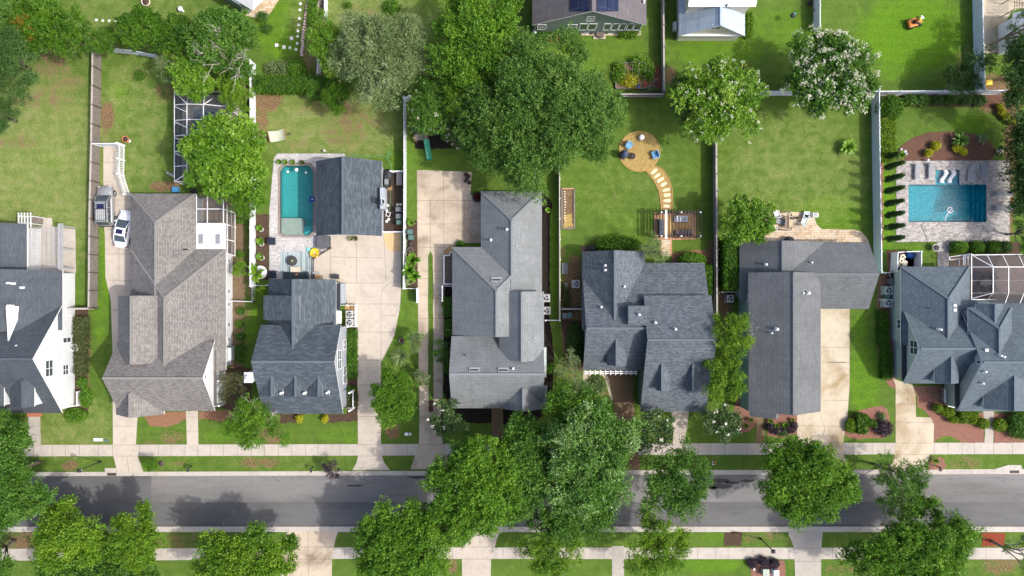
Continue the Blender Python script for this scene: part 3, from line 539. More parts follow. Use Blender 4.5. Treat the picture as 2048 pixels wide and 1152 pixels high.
    def boxvent(s, px, py, w_=.45, d=.35, mat=None, name='roof_vent'):
        x, y, z = s.at(px, py); m = MB(s.o); m.box((x, y, z + .08), (w_, d, .3), 0, .85); m.build(name, mat or PALE, s.t)
    def skylight(s, px, py, w_, d, z=None, rot=0):
        if z is None: x, y, z = s.at(px, py)
        else: x, y, _ = U(px, py, z)
        x1, y1, z1 = x, y - d / 2, s.rz(x, y - d / 2) or z; x2, y2, z2 = x, y + d / 2, s.rz(x, y + d / 2) or z
        m = MB(s.o); m.bar((x1, y1, z1 + .04), (x2, y2, z2 + .04), w_, .16); o = m.build('skylight', GREY, s.t)
        m = MB(s.o); m.bar((x1, y1 + .1, z1 + .08), (x2, y2 - .1, z2 + .08), w_ - .2, .12); m.build('pane', GLASS, o)
    def window(s, plane, val, rect, sgn, grid=(1, 2), blind=False, name='window', frame=None):
        """window on wall x=val or y=val; rect in photo px; sgn: outward direction of the wall"""
        def W(px, py):
            if plane == 'x':
                z = H - val * F / (px - 1024); return ((576 - py) * (H - z) / F, z)
            z = H - val * F / (576 - py); return ((px - 1024) * (H - z) / F, z)
        p, q_ = W(rect[0], rect[1]), W(rect[2], rect[3]); t0, t1 = sorted((p[0], q_[0])); z0, z1 = sorted((p[1], q_[1]))
        m = MB(s.o); e = .09; off = val + sgn * .022
        def bx(mm, ta, tb, za, zb, d, o_):
            c = (o_, (ta + tb) / 2, (za + zb) / 2) if plane == 'x' else ((ta + tb) / 2, o_, (za + zb) / 2)
            mm.box(c, (d, tb - ta, zb - za) if plane == 'x' else (tb - ta, d, zb - za))
        bx(m, t0, t1, z1 - e, z1, .05, off); bx(m, t0, t1, z0, z0 + e, .05, off); bx(m, t0, t0 + e, z0 + e, z1 - e, .05, off); bx(m, t1 - e, t1, z0 + e, z1 - e, .05, off)
        for k in range(1, grid[0]):
            t = t0 + (t1 - t0) * k / grid[0]; bx(m, t - .03, t + .03, z0 + e, z1 - e, .04, off)
        for k in range(1, grid[1]):
            z = z0 + (z1 - z0) * k / grid[1]; bx(m, t0 + e, t1 - e, z - .03, z + .03, .038, off)
        o = m.build(name, frame or WHITE, s.t); m = MB(s.o); bx(m, t0 + e, t1 - e, z0 + e, z1 - e, .03, val + sgn * .005); m.build('pane', BLIND if blind else GLASS, o)
    def pbox(s, name, px0, py0, px1, py1, z0, z1, mat, zp=None, parent=None):
        """box whose top rectangle is seen at those pixels (at height zp or z1)"""
        z = z1 if zp is None else zp; a, b = U(px0, py0, z), U(px1, py1, z); m = MB(s.o)
        m.box(((a[0] + b[0]) / 2, (a[1] + b[1]) / 2, (z0 + z1) / 2), (abs(b[0] - a[0]), abs(b[1] - a[1]), z1 - z0)); return m.build(name, mat, parent or s.t)
    def fan(s, *a): pass
def siding(name, col, row=.18, vertical=False):
    m, n, b, _ = nodes(name); p = pos(n); sp = n.nodes.new('ShaderNodeSeparateXYZ'); n.links.new(p, sp.inputs[0])
    f = mth(n, 'FRACT', mth(n, 'DIVIDE', sp.outputs[2], row)); c = ramp(n, f, [(0, mul(col, .72)), (.16, col), (1, mul(col, 1.04))])
    c = mixc(n, 1.0, c, ramp(n, noise(n, p, 1.2, 4), [(.3, .93), (.7, 1.05)]), 'MULTIPLY'); n.links.new(c, b.inputs['Base Color']); b.inputs['Roughness'].default_value = .6
    bump(n, b, f, .3, .02); return m
S1 = shingle('slate_blue_shingle', (.053, .064, .077), (.070, .083, .098)); S2 = shingle('tan_shingle', (.142, .134, .127), (.225, .214, .204), 0, .17, .32)
S3 = shingle('mottled_slate_shingle', (.053, .068, .083), (.112, .136, .158), -.36, .19, .55); S3B = shingle('dark_mottled_shingle', (0.041, 0.049, 0.062), (0.078, 0.094, 0.113), -.38, .19, .55)
S4 = shingle('silver_grey_shingle', (.155, .168, .174), (.186, .199, .205), 0, .25); S5 = shingle('blue_grey_shingle', (.067, .081, .096), (.122, .142, .162), 0, .2, .36)
S6 = shingle('charcoal_shingle', (.105, .112, .119), (.128, .136, .143), 0, .25); S7 = shingle('steel_blue_shingle', (0.078, 0.104, 0.124), (0.108, 0.136, 0.160), 0, .26)
SG = shingle('purple_grey_shingle', (0.104, 0.096, 0.104), (0.132, 0.122, 0.130)); SGB = shingle('pale_blue_metal_roof', (.30, .36, .42), (.36, .42, .48), 0, .3, 4)
WW = siding('white_siding', (.55, .575, .59)); WGR = siding('grey_siding', (.30, .33, .37)); WTE = siding('teal_siding', (.20, .32, .31)); WGG = siding('green_grey_siding', (.13, .175, .165)); WPG = siding('pale_grey_siding', (.36, .40, .39)); WCR = siding('cream_siding', (.52, .51, .42))
# ---- white house with dark roof at the edge of the lawn
h = House('house', 'white sided house with dark slate roof and a grid pergola on its patio', 'house', (40, 640), S1, WW)
b = h.gable('x', (-330, 8.0), (65, 8.0), (610, 2.9), (718, 8.0), (826, 2.9)); X1 = b['bi']
h.gable('y', (540, 2.9), (660, 2.9), (-190, 2.9), (-20, 6.9), (125, 2.9)); h.gable('y', (448, 3.0), (560, 3.0), (-170, 3.0), (-60, 6.0), (54, 3.0))
h.gable('y', (760, 6.3), (816, 6.3), (21, 5.4), (45, 6.4), (69, 5.4), ov=.12, part='dormer', z0=3.0); h.gable('y', (760, 6.3), (816, 6.3), (-42, 5.4), (-17, 6.4), (8, 5.4), ov=.12, part='dormer', z0=3.0)
m = MB(h.o); q = [Vector(h.at(*p)) for p in ((40, 613), (38, 630), (14, 686), (22, 612))]; tp = q[3] + Vector((.1, 0, .95)); q = [p - Vector((0, 0, .15)) for p in q]; m.add(q + [tp], [(0, 1, 4), (1, 2, 4), (2, 3, 4), (3, 0, 4)]); m.build('roof_cricket', WW, h.t)
for r in ((125, 631, 142, 640), (125, 675, 142, 685)): h.window('x', X1, r, 1)
h.window('x', X1, (90, 721, 106, 752), 1, (2, 2)); h.window('x', X1, (125, 730, 137, 749), 1, (2, 2))
for y in (671, 679): h.window('x', X1, (91, y - 3, 94, y + 3), 1, (1, 1), name='gable_vent')
for px, py in ((19, 566), (28, 567), (46, 575), (20, 611), (26, 612)): h.vent(px, py, .5, .12)
h.vent(33, 691, .2, .06)
# recessed side porch
m = MB(h.o); xx = X1
for a in (0, 1): m.bar((xx + .9, to_v(784 + 27 * a, 1), .1), (xx + .9, to_v(784 + 27 * a, 1), 1.1), .12)
m.bar((xx + .9, to_v(784, 1), 1.0), (xx + .9, to_v(811, 1), 1.0), .08); m.bar((xx, to_v(812, 1), 1.0), (xx + .9, to_v(812, 1), 1.0), .08)
for k in range(12): y = to_v(785 + k * 2.3, .5); m.bar((xx + .9, y, .2), (xx + .9, y, 1.0), .04)
m.build('porch_railing', WHITE, h.t)
m = MB(h.o); m.box((xx + .5, to_v(798, .2), .12), (1.0, 1.8, .24)); m.build('porch_floor', WOODG, h.t)
m = MB(h.o); m.box((to_u(69, .2), to_v(829, .2), .2), (1.6, .5, .4)); m.build('front_step', BRICKR, h.t)
# ---- tan roofed house
h = House('house', 'white house with a wide tan shingle roof, white porch roof and screened porch', 'house', (330, 640), S2, WW, TRIM)
h.gable('y', (387, 2.8), (600, 2.8), (261, 2.8), (311, 5.2), (392, 2.8), hA=445)
b = h.gable('y', (498, 2.8), (740, 2.8), (261, 2.8), (329, 6.0), (452, 2.8), hA=596); XE = b['vi1']
h.gable('y', (591, 4.6), (725, 4.6), (236, 4.6), (262, 7.1), (327, 5.0))
b = h.gable('x', (204, 7.1), (405, 7.1), (681, 3.9), (756.5, 7.1), (822, 3.8)); XB = b['bi']
h.gable('y', (785, 5.9), (836, 5.9), (232, 3.8), (259.5, 5.9), (328, 3.6), cap=True)
h.pbox('pent_roof', 424, 700, 432, 812, 3.2, 3.4, S2)
for y0, y1 in ((517, 527), (577, 588), (604, 613), (644, 655), (674, 684)): h.window('x', XE, (454, y0, 460, y1), 1, (1, 2))
h.window('x', XB, (449, 731, 460, 744), 1, (3, 2)); h.window('x', XB, (408, 750, 412, 758), 1, (1, 1), name='gable_vent')
h.pbox('bay', 442, 695, 455, 724, .4, 2.5, WPG); h.pbox('bay_roof', 441, 694, 451, 725, 2.5, 2.65, S2); h.pbox('bay_flashing', 451, 696, 462, 723, 2.2, 2.3, PALE)
m = MB(h.o); z = 2.75; a = U(393.5, 448, z); c = U(452, 498, z); m.box(((a[0] + c[0]) / 2, (a[1] + c[1]) / 2, z), (c[0] - a[0], a[1] - c[1], .16)); pr = m.build('porch_roof', WHITE, h.t)
for px in (402, 436):
    m = MB(h.o); x, y, _ = U(px, 478, z + .12); m.box((x, y, z + .11), (.62, 1.28, .14)); sk = m.build('skylight', PALE, h.t); m = MB(h.o); m.box((x, y, z + .17), (.52, 1.14, .06)); m.build('pane', M('smoked_glass', (.2, .21, .23), .3), sk)
m = MB(h.o); m.box((*U(433, 785, 0)[:2], .2), (1.5, 3.4, .4)); m.build('side_porch_floor', WOODG, h.t)
m = MB(h.o)
for k in range(9): x, y, _ = U(441, 763 + k * 5.8, 1); m.bar((x, y, .4), (x, y, 1.2), .05)
m.bar((*U(441, 762, 1.2)[:2], 1.2), (*U(441, 811, 1.2)[:2], 1.2), .09); m.bar((*U(441, 762, 1.2)[:2], .5), (*U(441, 811, 1.2)[:2], .5), .06)
m.bar((*U(441, 762, 1.2)[:2], 0), (*U(440, 761, 3)[:2], 3.4), .16); m.bar((*U(441, 811, 1.2)[:2], 0), (*U(440, 811, 3)[:2], 3.4), .16); m.build('porch_railing', WHITE, h.t)
h.boxvent(371, 499, .5, .14, BLACK); h.vent(293, 501, .15, .05, BLACK)
for px, py in ((268, 509), (268, 550), (248, 672), (410, 700)): h.vent(px, py, .12, .05, DARK)
# ---- slate house with three dormers
h = House('house', 'grey house with mottled slate roof, three dormers and a metal chimney', 'house', (600, 690), S3, WGR, TRIM)
h.gable('y', (559, 3.0), (715, 3.0), (537, 3.0), (586, 6.5), (672, 3.0))
h.gable('y', (591, 5.2), (640, 5.2), (527, 4.9), (583, 6.6), (600, 6.0), part='side_dormer', z0=2.8, cap=False)
b = h.gable('x', (502, 7.7), (669, 7.7), (650, 4.7), (723.5, 7.7), (827.5, 3.8)); XB = b['bi']
for e0, r, e1 in ((522, 543.8, 566), (567, 591, 611), (614, 637.5, 659)): h.gable('y', (746, 6.5), (793.6, 6.5), (e0, 5.7), (r, 6.6), (e1, 5.7), ov=.12, part='dormer', z0=4.6)
for rc in ((686, 680, 692, 699), (675, 701, 682, 737), (686, 733, 693, 765)): h.window('x', XB, rc, 1, (2, 2))
for px, py in ((565, 785), (611, 785), (656.5, 784)): h.vent(px, py, .8, .13)
h.vent(554, 657, .3, .06, DARK); h.vent(536, 647, .3, .06, DARK)
m = MB(h.o); x0, x1 = -491 * H / F, -477 * H / F; y = to_v(755, 6.9); m.box(((x0 + x1) / 2, y, 3.45), (x1 - x0, 1.05, 6.9)); ch = m.build('chimney', WPG, h.t)
m = MB(h.o); m.box(((x0 + x1) / 2, y, 6.93), (x1 - x0 + .14, 1.2, .08)); m.build('chimney_cap', PALE, ch); m = MB(h.o); m.cyl((x0 + x1) / 2, y, 6.9, 7.3, .24, .24, 14); m.cyl((x0 + x1) / 2, y, 7.3, 7.36, .3, .3, 14); m.build('flue', WHITE, ch)
h.pbox('porch_roof', 672, 567, 680, 620, 2.55, 2.68, S3B); h.pbox('porch_wall', 681, 567, 688, 607, 0, 1.2, WGR); h.pbox('door_canopy', 673, 622, 683, 647, 2.5, 2.62, PALE)
h.pbox('step', 682, 652, 694, 658, 0, .3, BRICKR)
m = MB(h.o); yy0, yy1 = to_v(781, 1), to_v(816, 1); xr = XB + .9
for y in (yy0, yy1): m.bar((xr, y, 0), (xr, y, 3.1), .2)
for k in range(8): y = yy0 + (yy1 - yy0) * k / 7; m.bar((xr, y, .4), (xr, y, 1.1), .05)
m.bar((xr, yy0, 1.1), (xr, yy1, 1.1), .1); m.bar((xr, yy0, .45), (xr, yy1, .45), .08); m.build('porch_railing', WHITE, h.t)
m = MB(h.o); m.box((XB + .45, (yy0 + yy1) / 2, .2), (1.0, 2.6, .4)); m.build('porch_floor', WOODG, h.t)
# ---- pool house
h = House('pool_house', 'small dark slate gabled pool house between turquoise pool and white fence', 'pool house', (700, 395), S3, WGR, TRIM)
b = h.gable('y', (322, 3.0), (472, 3.0), (632, 3.0), (685.5, 6.0), (764, 3.0)); XE = b['vi1']; h.roofobj = b['roof']
h.pbox('wall_dormer', 760, 375.5, 769.5, 418, 2.4, 3.9, WGR); h.window('x', to_u(769.7, 3.9) - .0, (763, 395, 769, 411), 1, (1, 1))
h.vent(737, 408, .15, .05, DARK)
# ---- grey house with two driveway strips
h = House('house', 'silver grey hip roofed house between two driveway strips and black mulch beds', 'house', (1000, 620), S4, WPG, PALE)
h.gable('y', (382.5, 3.0), (600, 3.0), (961.8, 3.0), (1023.8, 5.5), (1083.8, 3.0), hA=440)
h.gable('y', (494, 3.0), (670, 3.0), (904.5, 3.0), (993.2, 6.6), (1084, 3.0), hA=581)
h.gable('y', (583, 4.7), (720, 4.7), (998, 4.7), (1044, 6.8), (1088, 4.7))
h.gable('x', (898, 6.8), (1089, 6.8), (672, 3.6), (748.6, 6.8), (816.6, 3.2)); h.gable('y', (776, 5.6), (824, 5.6), (1000, 3.2), (1046.5, 5.6), (1094.6, 3.2))
for px, py in ((1014, 459), (982, 480)): h.vent(px, py, .6, .14)
h.vent(1026, 737, .4, .12); h.vent(1033, 492, .3, .05); h.vent(930, 710, .25, .07, DARK); h.vent(1069.6, 676, .3, .05); h.vent(1018, 799, .2, .05, DARK)
h.skylight(948.5, 739, 1.2, .4); h.skylight(1007, 739.5, 1.2, .42); h.skylight(993, 559, 1.2, .45); h.pbox('side_bump', 1088, 695, 1093, 755, 0, 2.6, WPG)
m = MB(h.o); q0, q1 = U(888, 510, .5), U(906, 569, .5); m.box(((q0[0] + q1[0]) / 2, (q0[1] + q1[1]) / 2, .25), (q1[0] - q0[0], q0[1] - q1[1], .5)); dk = m.build('deck', M('brown_decking', (.14, .10, .085), .8, .3, 5), h.t)
m = MB(h.o); R = [(905, 504), (900, 504), (899, 511), (888, 511), (888, 568), (905, 568)]
for p, q_ in zip(R, R[1:]):
    m.bar((*U(*p, 1.4)[:2], 1.4), (*U(*q_, 1.4)[:2], 1.4), .12); m.bar((*U(*p, .7)[:2], .7), (*U(*q_, .7)[:2], .7), .08)
    for k in range(0, 12): t = k / 12; m.bar((*U(p[0] + (q_[0] - p[0]) * t, p[1] + (q_[1] - p[1]) * t, 1)[:2], .6), (*U(p[0] + (q_[0] - p[0]) * t, p[1] + (q_[1] - p[1]) * t, 1)[:2], 1.4), .04)
m.build('deck_railing', WHITE, dk)
# ---- blue grey house with lattice over the garage
h = House('house', 'blue grey shingled house with staggered twin gables and a white trellis over its garage', 'house', (1300, 660), S5, WGG, PALE)
h.gable('y', (503, 3.0), (660, 3.0), (1164.4, 3.0), (1229.8, 6.0), (1290, 3.0)); h.gable('x', (1220, 3.0), (1408.7, 3.0), (525.6, 3.0), (600, 4.9), (690, 3.0), cap=False)
b = h.gable('x', (1172.5, 6.6), (1330, 6.6), (560, 3.2), (656.7, 6.6), (740, 3.2)); h.gable('x', (1295, 7.55), (1433.8, 7.55), (590.7, 5.4), (680, 7.55), (823.6, 3.2))
h.gable('y', (672, 5.7), (732.5, 5.7), (1214, 4.7), (1233.3, 5.7), (1252, 4.7), ov=.12, part='dormer', z0=3.4)
h.gable('y', (726, 6.2), (782.8, 6.2), (1312, 5.3), (1324.4, 6.2), (1341, 5.3), ov=.12, part='dormer', z0=4.0); h.gable('y', (726, 6.2), (782.8, 6.2), (1372, 5.3), (1386, 6.2), (1402, 5.3), ov=.12, part='dormer', z0=4.0)
h.gable('x', (1256.7, 7.0), (1300, 7.0), (611.5, 7.0), (612.5, 7.02), (650.6, 6.9), ov=.1, part='shed_dormer', z0=4.6, cap=False)
for px, py in ((1210, 531), (1210, 540), (1248, 573), (1202, 614), (1277.6, 629), (1310, 645), (1350, 658)): h.vent(px, py, .5, .13)
h.vent(1222, 550, .2, .05, DARK)
m = MB(h.o)
for z, y in ((2.7, 743), (2.7, 746.5)): m.bar(U(1168, y, z), U(1274, y, z), .1, .14)
for k in range(11): x = 1170 + k * 10.2; m.bar(U(x, 739, 2.85), U(x, 750, 2.85), .08, .12)
m.build('trellis', WHITE, h.t)
# ---- green sided house with charcoal roof
h = House('house', 'teal sided house with long charcoal roof beside a tan driveway', 'house', (1590, 660), S6, WTE, PALE)
h.gable('x', (1572, 5.4), (1759, 5.4), (484, 3.0), (548.5, 5.4), (617.7, 3.0)); b0 = h.gable('y', (484, 2.9), (600, 2.9), (1479.6, 2.9), (1565, 5.7), (1650, 3.0))
b = h.gable('y', (545, 4.8), (823, 4.8), (1497.5, 4.8), (1587.5, 7.3), (1641.5, 4.8)); XW = b['vi0']
h.gable('y', (790, 5.0), (834, 5.0), (1500, 4.7), (1552, 6.2), (1557, 6.0), part='porch', z0=0, cap=False)
for rc in ((1494, 589, 1497.5, 605), (1494, 627, 1497.5, 643), (1492, 707, 1496, 718)): h.window('x', XW, rc, -1, (1, 2))
for rc in ((1475, 500, 1479, 513), (1476, 556, 1481, 567)): h.window('x', b0['vi0'], rc, -1, (1, 2))
h.vent(1531, 529, .4, .14); h.vent(1622, 525, .4, .1); h.vent(1606, 586, .3, .11); h.vent(1614, 586, .6, .18); h.vent(1552, 658, .5, .17); h.vent(1542, 666, .4, .1)
m = MB(h.o); m.box((*U(1480, 792, .3)[:2], .25), (1.2, 1.9, .5)); m.build('porch_step', BRICKR, h.t)
m = MB(h.o)
for k in range(9): x, y, _ = U(1493, 780 + k * 4.3, 1.0); m.bar((x, y, .5), (x, y, 1.4), .05)
m.bar(U(1493, 779, 1.4), U(1493, 816, 1.4), .1); m.bar(U(1493, 779, .6), U(1493, 816, .6), .08); m.build('porch_railing', WHITE, h.t)
# ---- steel blue house with lanai
h = House('house', 'steel blue roofed grey house with many gables next to the screened lanai', 'house', (1920, 680), S7, WPG, TRIM)
b0 = h.gable('y', (533, 3.0), (690, 3.0), (1801.5, 3.0), (1896.7, 5.5), (1939.5, 3.0), hA=597.6)
b = h.gable('x', (1840, 6.35), (2060, 6.35), (615.8, 2.9), (697.5, 6.35), (767, 3.0)); XW = b['ai']
b2 = h.gable('x', (1965.6, 7.46), (2300, 7.46), (600, 3.0), (724.6, 7.46), (822.5, 3.0)); X2 = b2['ai']
h.gable('y', (700, 5.6), (768, 5.6), (1869, 4.5), (1903.5, 5.6), (1917, 4.8), ov=.12, part='dormer', z0=2.6); h.gable('y', (738, 6.3), (823, 6.3), (1967, 4.5), (2029.6, 6.3), (2092, 4.5), ov=.12, part='dormer', z0=2.6)
h.gable('y', (615, 5.2), (725, 5.2), (1936.5, 5.2), (1999, 6.9), (2023, 5.4), hA=657.7); h.gable('y', (608, 5.7), (660, 5.7), (1952, 5.3), (1990.6, 6.4), (2008, 5.3), part='rear_dormer', z0=3.0)
h.pbox('pent_roof', 1804.5, 622, 1815, 762, 2.95, 3.1, S1); h.window('x', XW, (1820, 679, 1836, 711), -1, (2, 2)); h.window('x', b0['vi0'], (1794.5, 638, 1802.5, 658), -1, (2, 1))
h.window('x', X2, (1953, 719, 1962, 729), -1, (1, 1), name='gable_vent'); h.pbox('pent_roof', 1911, 768, 1919.5, 822, 2.95, 3.1, S1)
for px, py in ((1875, 658), (1878, 659), (1967, 743), (1962, 766)): h.vent(px, py, .5, .12)
for px, py in ((1998, 711), (2004, 713)): h.vent(px, py, .5, .12)
for px, py in ((1908, 611), (1908, 620), (1971.5, 700)): h.boxvent(px, py, .4, .35, WHITE)
h.vent(1855, 616, .4, .05, DARK)
m = MB(h.o)
for k in range(8): x, y, _ = U(1890, 779 + k * 3.6, .8); m.bar((x, y, .2), (x, y, 1.0), .06)
m.bar(U(1890, 778, 1.0), U(1890, 805, 1.0), .1); m.bar(U(1890, 778, .3), U(1890, 805, .3), .08); m.bar(U(1896, 812, 1.0), U(1910, 815, 1.0), .1); m.build('porch_railing', WHITE, h.t)
# ---- green house with solar panels
h = House('house', 'green gabled house with rooftop solar panels and a sunroom facing the lawn', 'house', (1170, 0), SG, WGG, TRIM)
b = h.gable('y', (-240, 3.7), (50, 3.7), (1064.5, 3.7), (1185.8, 7.8), (1293, 3.7)); YS = b['bi']
# the gable end leans with the ridge: both ends share one wall plane
for rc in ((1174, 33, 1188, 42), (1075, 49, 1092, 58.5), (1135, 49, 1153, 58.5)): h.window('y', YS, rc, -1, (1, 2))
h.vent(1287, 5, .5, .12)
for sx, px0, px1 in ((0, 1140, 1179), (1, 1193, 1237)):
    for k in range(2):
        pts = []
        for px, py in ((px0 + (px1 - px0) * k / 2 + .5, -70), (px0 + (px1 - px0) * (k + 1) / 2 - .5, -70), (px0 + (px1 - px0) * (k + 1) / 2 - .5, 23), (px0 + (px1 - px0) * k / 2 + .5, 23)):
            x, y, z = h.at(px, py); pts.append(Vector((x, y, z + .12)))
        m = MB(h.o); m.add(pts + [p - Vector((0, 0, .1)) for p in pts], [(0, 1, 2, 3), (7, 6, 5, 4), (0, 1, 5, 4), (1, 2, 6, 5), (2, 3, 7, 6), (3, 0, 4, 7)])
        m.build('solar_panel', paver('solar_cells', [(.010, .016, .045), (.014, .022, .06)], 1.0, 1.6, (.06, .07, .09)) if not D.materials.get('solar_cells') else D.materials['solar_cells'], h.t)
for x0, x1 in ((1160, 1175), (1176, 1191), (1209, 1222), (1223, 1237), (1239, 1252), (1253, 1266), (1268, 1280)): h.window('y', YS, (x0, 47, x1, 60), -1, (1, 1), name='sunroom_window')
m = MB(h.o); m.box((*U(1200, 62, .3)[:2], .3), (.95, 1.4, .3)); m.cyl(*U(1200, 68, .3)[:2], .05, .3, .55, n=14); m.build('step', M('brown_step', (.13, .105, .09), .8), h.t)
m = MB(h.o); m.box((*U(1199, 69, .1)[:2], .08), (1.5, 1.1, .12)); m.box((*U(1222, 66, .1)[:2], .06), (7.4, .6, .1)); m.build('step_pad', CT, h.t)
# ---- pale garage
h = House('garage', 'small pale blue roofed cream garage beside the wooden fence', 'garage', (1420, 30), SGB, WCR, WHITE)
b = h.gable('y', (-60, 2.6), (72, 2.6), (1357.5, 2.6), (1442, 5.9), (1490, 2.6)); YS = b['bi']
h.window('y', YS, (1424, 49, 1440, 58), -1, (2, 2)); h.pbox('pent_roof', 1364, 66, 1484, 72, 2.2, 2.32, WHITE)
h.pbox('side_unit', 1347, 43, 1354, 59, .2, 1.0, PALE)
h.gable('x', (1372, 5.0), (1506, 5.0), (-90, 4.0), (-30, 7.0), (13, 6.0), roof=WHITE, cap=False)
h.vent(1453, 11, .3, .09, DARK)
# ---- corner of the house beyond the hedge (turned)
h = House('house', 'white metal roofed house corner with a stone terrace beyond the hedge', 'house', (490, -20), SGB, WGG, WHITE)
def rotbox(hh, pts, z0, z1, mat, name): m = MB(hh.o); m.prism([U(*p, 0)[:2] for p in pts], z0, z1); return m.build(name, mat, hh.t)
rotbox(h, [(438, -5), (497, 29), (560, -40), (500, -90)], 0, 3.0, WGG, 'wall')
m = MB(h.o); A_, B_, C_, D_ = U(450, -12, 3.1), U(506, 21, 3.1), U(528, -2, 3.1), U(540, -90, 3.1); R1, R2 = U(480, -60, 5.0), U(507, -8, 4.4)
m.add([A_, B_, R2, R1], [(0, 1, 2, 3)]); m.add([B_, C_, R2], [(0, 1, 2)]); m.add([C_, D_, R1, R2], [(0, 1, 2, 3)])
for f in range(3): m.uv[f] = [(0, 0), (3, 0), (3, 2), (0, 2)][:len(m.f[f])]
m.build('roof', WHITE, h.t)
# ---- white house at the far corner
h = House('house', 'white house corner half hidden by dark trees beyond the tall white fence', 'house', (2060, 60), SGB, WW, WHITE)
h.gable('y', (26, 3.0), (98, 3.0), (2026, 3.0), (2085, 5.0), (2150, 3.0), roof=WHITE, cap=False)
# ---------------------------------------------------------------- fences
def fence(pts, hgt, style, label, group=None, name='fence', face=1, bay=2.4):
    """pts: base line in photo px (ground). style: vinyl, wood, picket, rail"""
    P = [Vector((*G(*p), 0)) for p in pts]; t = thing(name, label, 'fence', P[0], 0, group); o = P[0]; rr = random.Random(int(P[0].x * 10))
    mat = {'vinyl': VINYL, 'wood': WOODG, 'picket': WHITE, 'rail': WHITE, 'tan': M('pale_fence', (.50, .46, .40), .6, .15)}[style]; cap = M('cream_cap', (.60, .56, .47), .6, .1) if style in ('wood', 'tan') else WHITE
    posts = []
    for a, b in zip(P, P[1:]):
        L = (b - a).length; n = max(1, round(L / bay)); d = (b - a).normalized(); s = Vector((-d.y, d.x, 0)) * face; ang = math.atan2(d.y, d.x)
        for k in range(n):
            p, q = a + (b - a) * (k / n), a + (b - a) * ((k + 1) / n); l = (q - p).length; c = (p + q) / 2; m = MB(o); posts.append(p)
            if style in ('vinyl', 'tan'):
                nb = max(3, int(l / .17))
                for j in range(nb):
                    u = p + d * (.06 + (l - .12) * (j + .5) / nb); m.box((u.x, u.y, hgt / 2 + .02), ((l - .12) / nb * .97, .035, hgt - .16), ang)
                m.bar(p + Vector((0, 0, hgt - .06)), q + Vector((0, 0, hgt - .06)), .09, .12); m.bar(p + Vector((0, 0, .1)), q + Vector((0, 0, .1)), .07, .12)
            elif style == 'wood':
                nb = max(3, int(l / .15))
                for j in range(nb):
                    u = p + d * (l * (j + .5) / nb); hh = hgt * .93 * rr.uniform(.985, 1.0); m.box((u.x, u.y, hh / 2), (l / nb * .94, .025, hh), ang)
                for z in (.35, hgt * .86): m.bar(p + s * .05 + Vector((0, 0, z)), q + s * .05 + Vector((0, 0, z)), .05, .1)
                m.mi = 1; m.bar(p - s * .04 + Vector((0, 0, hgt * .94)), q - s * .04 + Vector((0, 0, hgt * .94)), .2, .045); m.bar(p - s * .1 + Vector((0, 0, hgt * .5)), q - s * .1 + Vector((0, 0, hgt * .5)), .08, .1); m.mi = 0
            elif style == 'picket':
                nb = max(3, int(l / .19))
                for j in range(nb):
                    u = p + d * (l * (j + .5) / nb); m.box((u.x, u.y, hgt / 2 + .03), (.10, .03, hgt - .06), ang, .8)
                for z in (.3, hgt * .7): m.bar(p + s * .04 + Vector((0, 0, z)), q + s * .04 + Vector((0, 0, z)), .04, .12)
            else:
                for z in (.25, hgt * .6, hgt): m.bar(p + Vector((0, 0, z - .05)), q + Vector((0, 0, z - .05)), .06, .12)
            m.build('panel', [mat, M('sunbleached_wood', (.34, .31, .28), .9, .25, 4)], t)
    posts.append(P[-1])
    for p in posts:
        m = MB(o); w_ = .13 if style != 'wood' else .11; s0 = Vector((0, 0, 0))
        if style == 'wood' and len(P) > 1: d = (P[1] - P[0]).normalized(); s0 = Vector((-d.y, d.x, 0)) * face * .1
        m.box((p.x + s0.x, p.y + s0.y, (hgt + .06) / 2), (w_, w_, hgt + .06)); q = m.build('post', mat if style != 'wood' else WOODD, t)  # wood fences: dark posts on the face stand in for shadow lines
        if style != 'picket': m = MB(o); m.box((p.x + s0.x, p.y + s0.y, hgt + .09), (w_ + .06, w_ + .06, .07), 0, .5); m.build('post_cap', cap if style != 'wood' else mat, q)
    return t
fence([(203, 104), (200, 292), (196.5, 440), (195, 616)], 1.85, 'wood', 'long weathered wooden board fence alongside the drive of the tan roofed house', face=1)
fence([(140, 616), (195, 616)], 1.7, 'wood', 'short dark wooden fence return behind the white house', face=1)
fence([(202, 293), (247, 293)], 1.8, 'vinyl', 'short white fence closing the top of the parking drive')
fence([(250, 291), (249, 352), (262, 392)], 1.75, 'picket', 'white picket fence bending down to the tan roofed house', name='picket_fence', bay=1.9)
fence([(233, 105), (275, 109), (322, 118)], 1.5, 'vinyl', 'white rear fence partly covered by hedge trees')
fence([(511, 130), (511, 280), (511, 420), (511, 572)], 1.8, 'vinyl', 'white vinyl fence between the tan roofed house and the turquoise pool')
fence([(511, 574), (511, 603)], 1.4, 'picket', 'white slatted gate at the foot of the pool bed', name='gate', bay=1.8)
fence([(464, 601.5), (511, 603)], 1.2, 'rail', 'low white rail fence in the side yard of the tan roofed house')
fence([(512, 571), (541, 571)], 1.2, 'rail', 'short white rail fence below the mulch bed of potted plants')
fence([(812, 201), (812.5, 340), (812, 470), (811, 577)], 1.8, 'vinyl', 'long white vinyl fence between pool house and the wide driveway')
fence([(811, 204), (822, 200)], 1.8, 'vinyl', 'white fence corner stub under the flowering tree')
fence([(784, 345), (809, 345)], 1.2, 'rail', 'white rail above the grill behind the pool house')
fence([(769, 465), (809, 465)], 1.2, 'rail', 'white rail closing off the bin yard behind the pool house')
fence([(812, 577), (837, 577)], 1.1, 'rail', 'white rail below the banana plants')
fence([(837, 578), (837, 604)], 1.6, 'vinyl', 'small white gate panel beside the lawn and driveway strip', name='gate', bay=1.7)
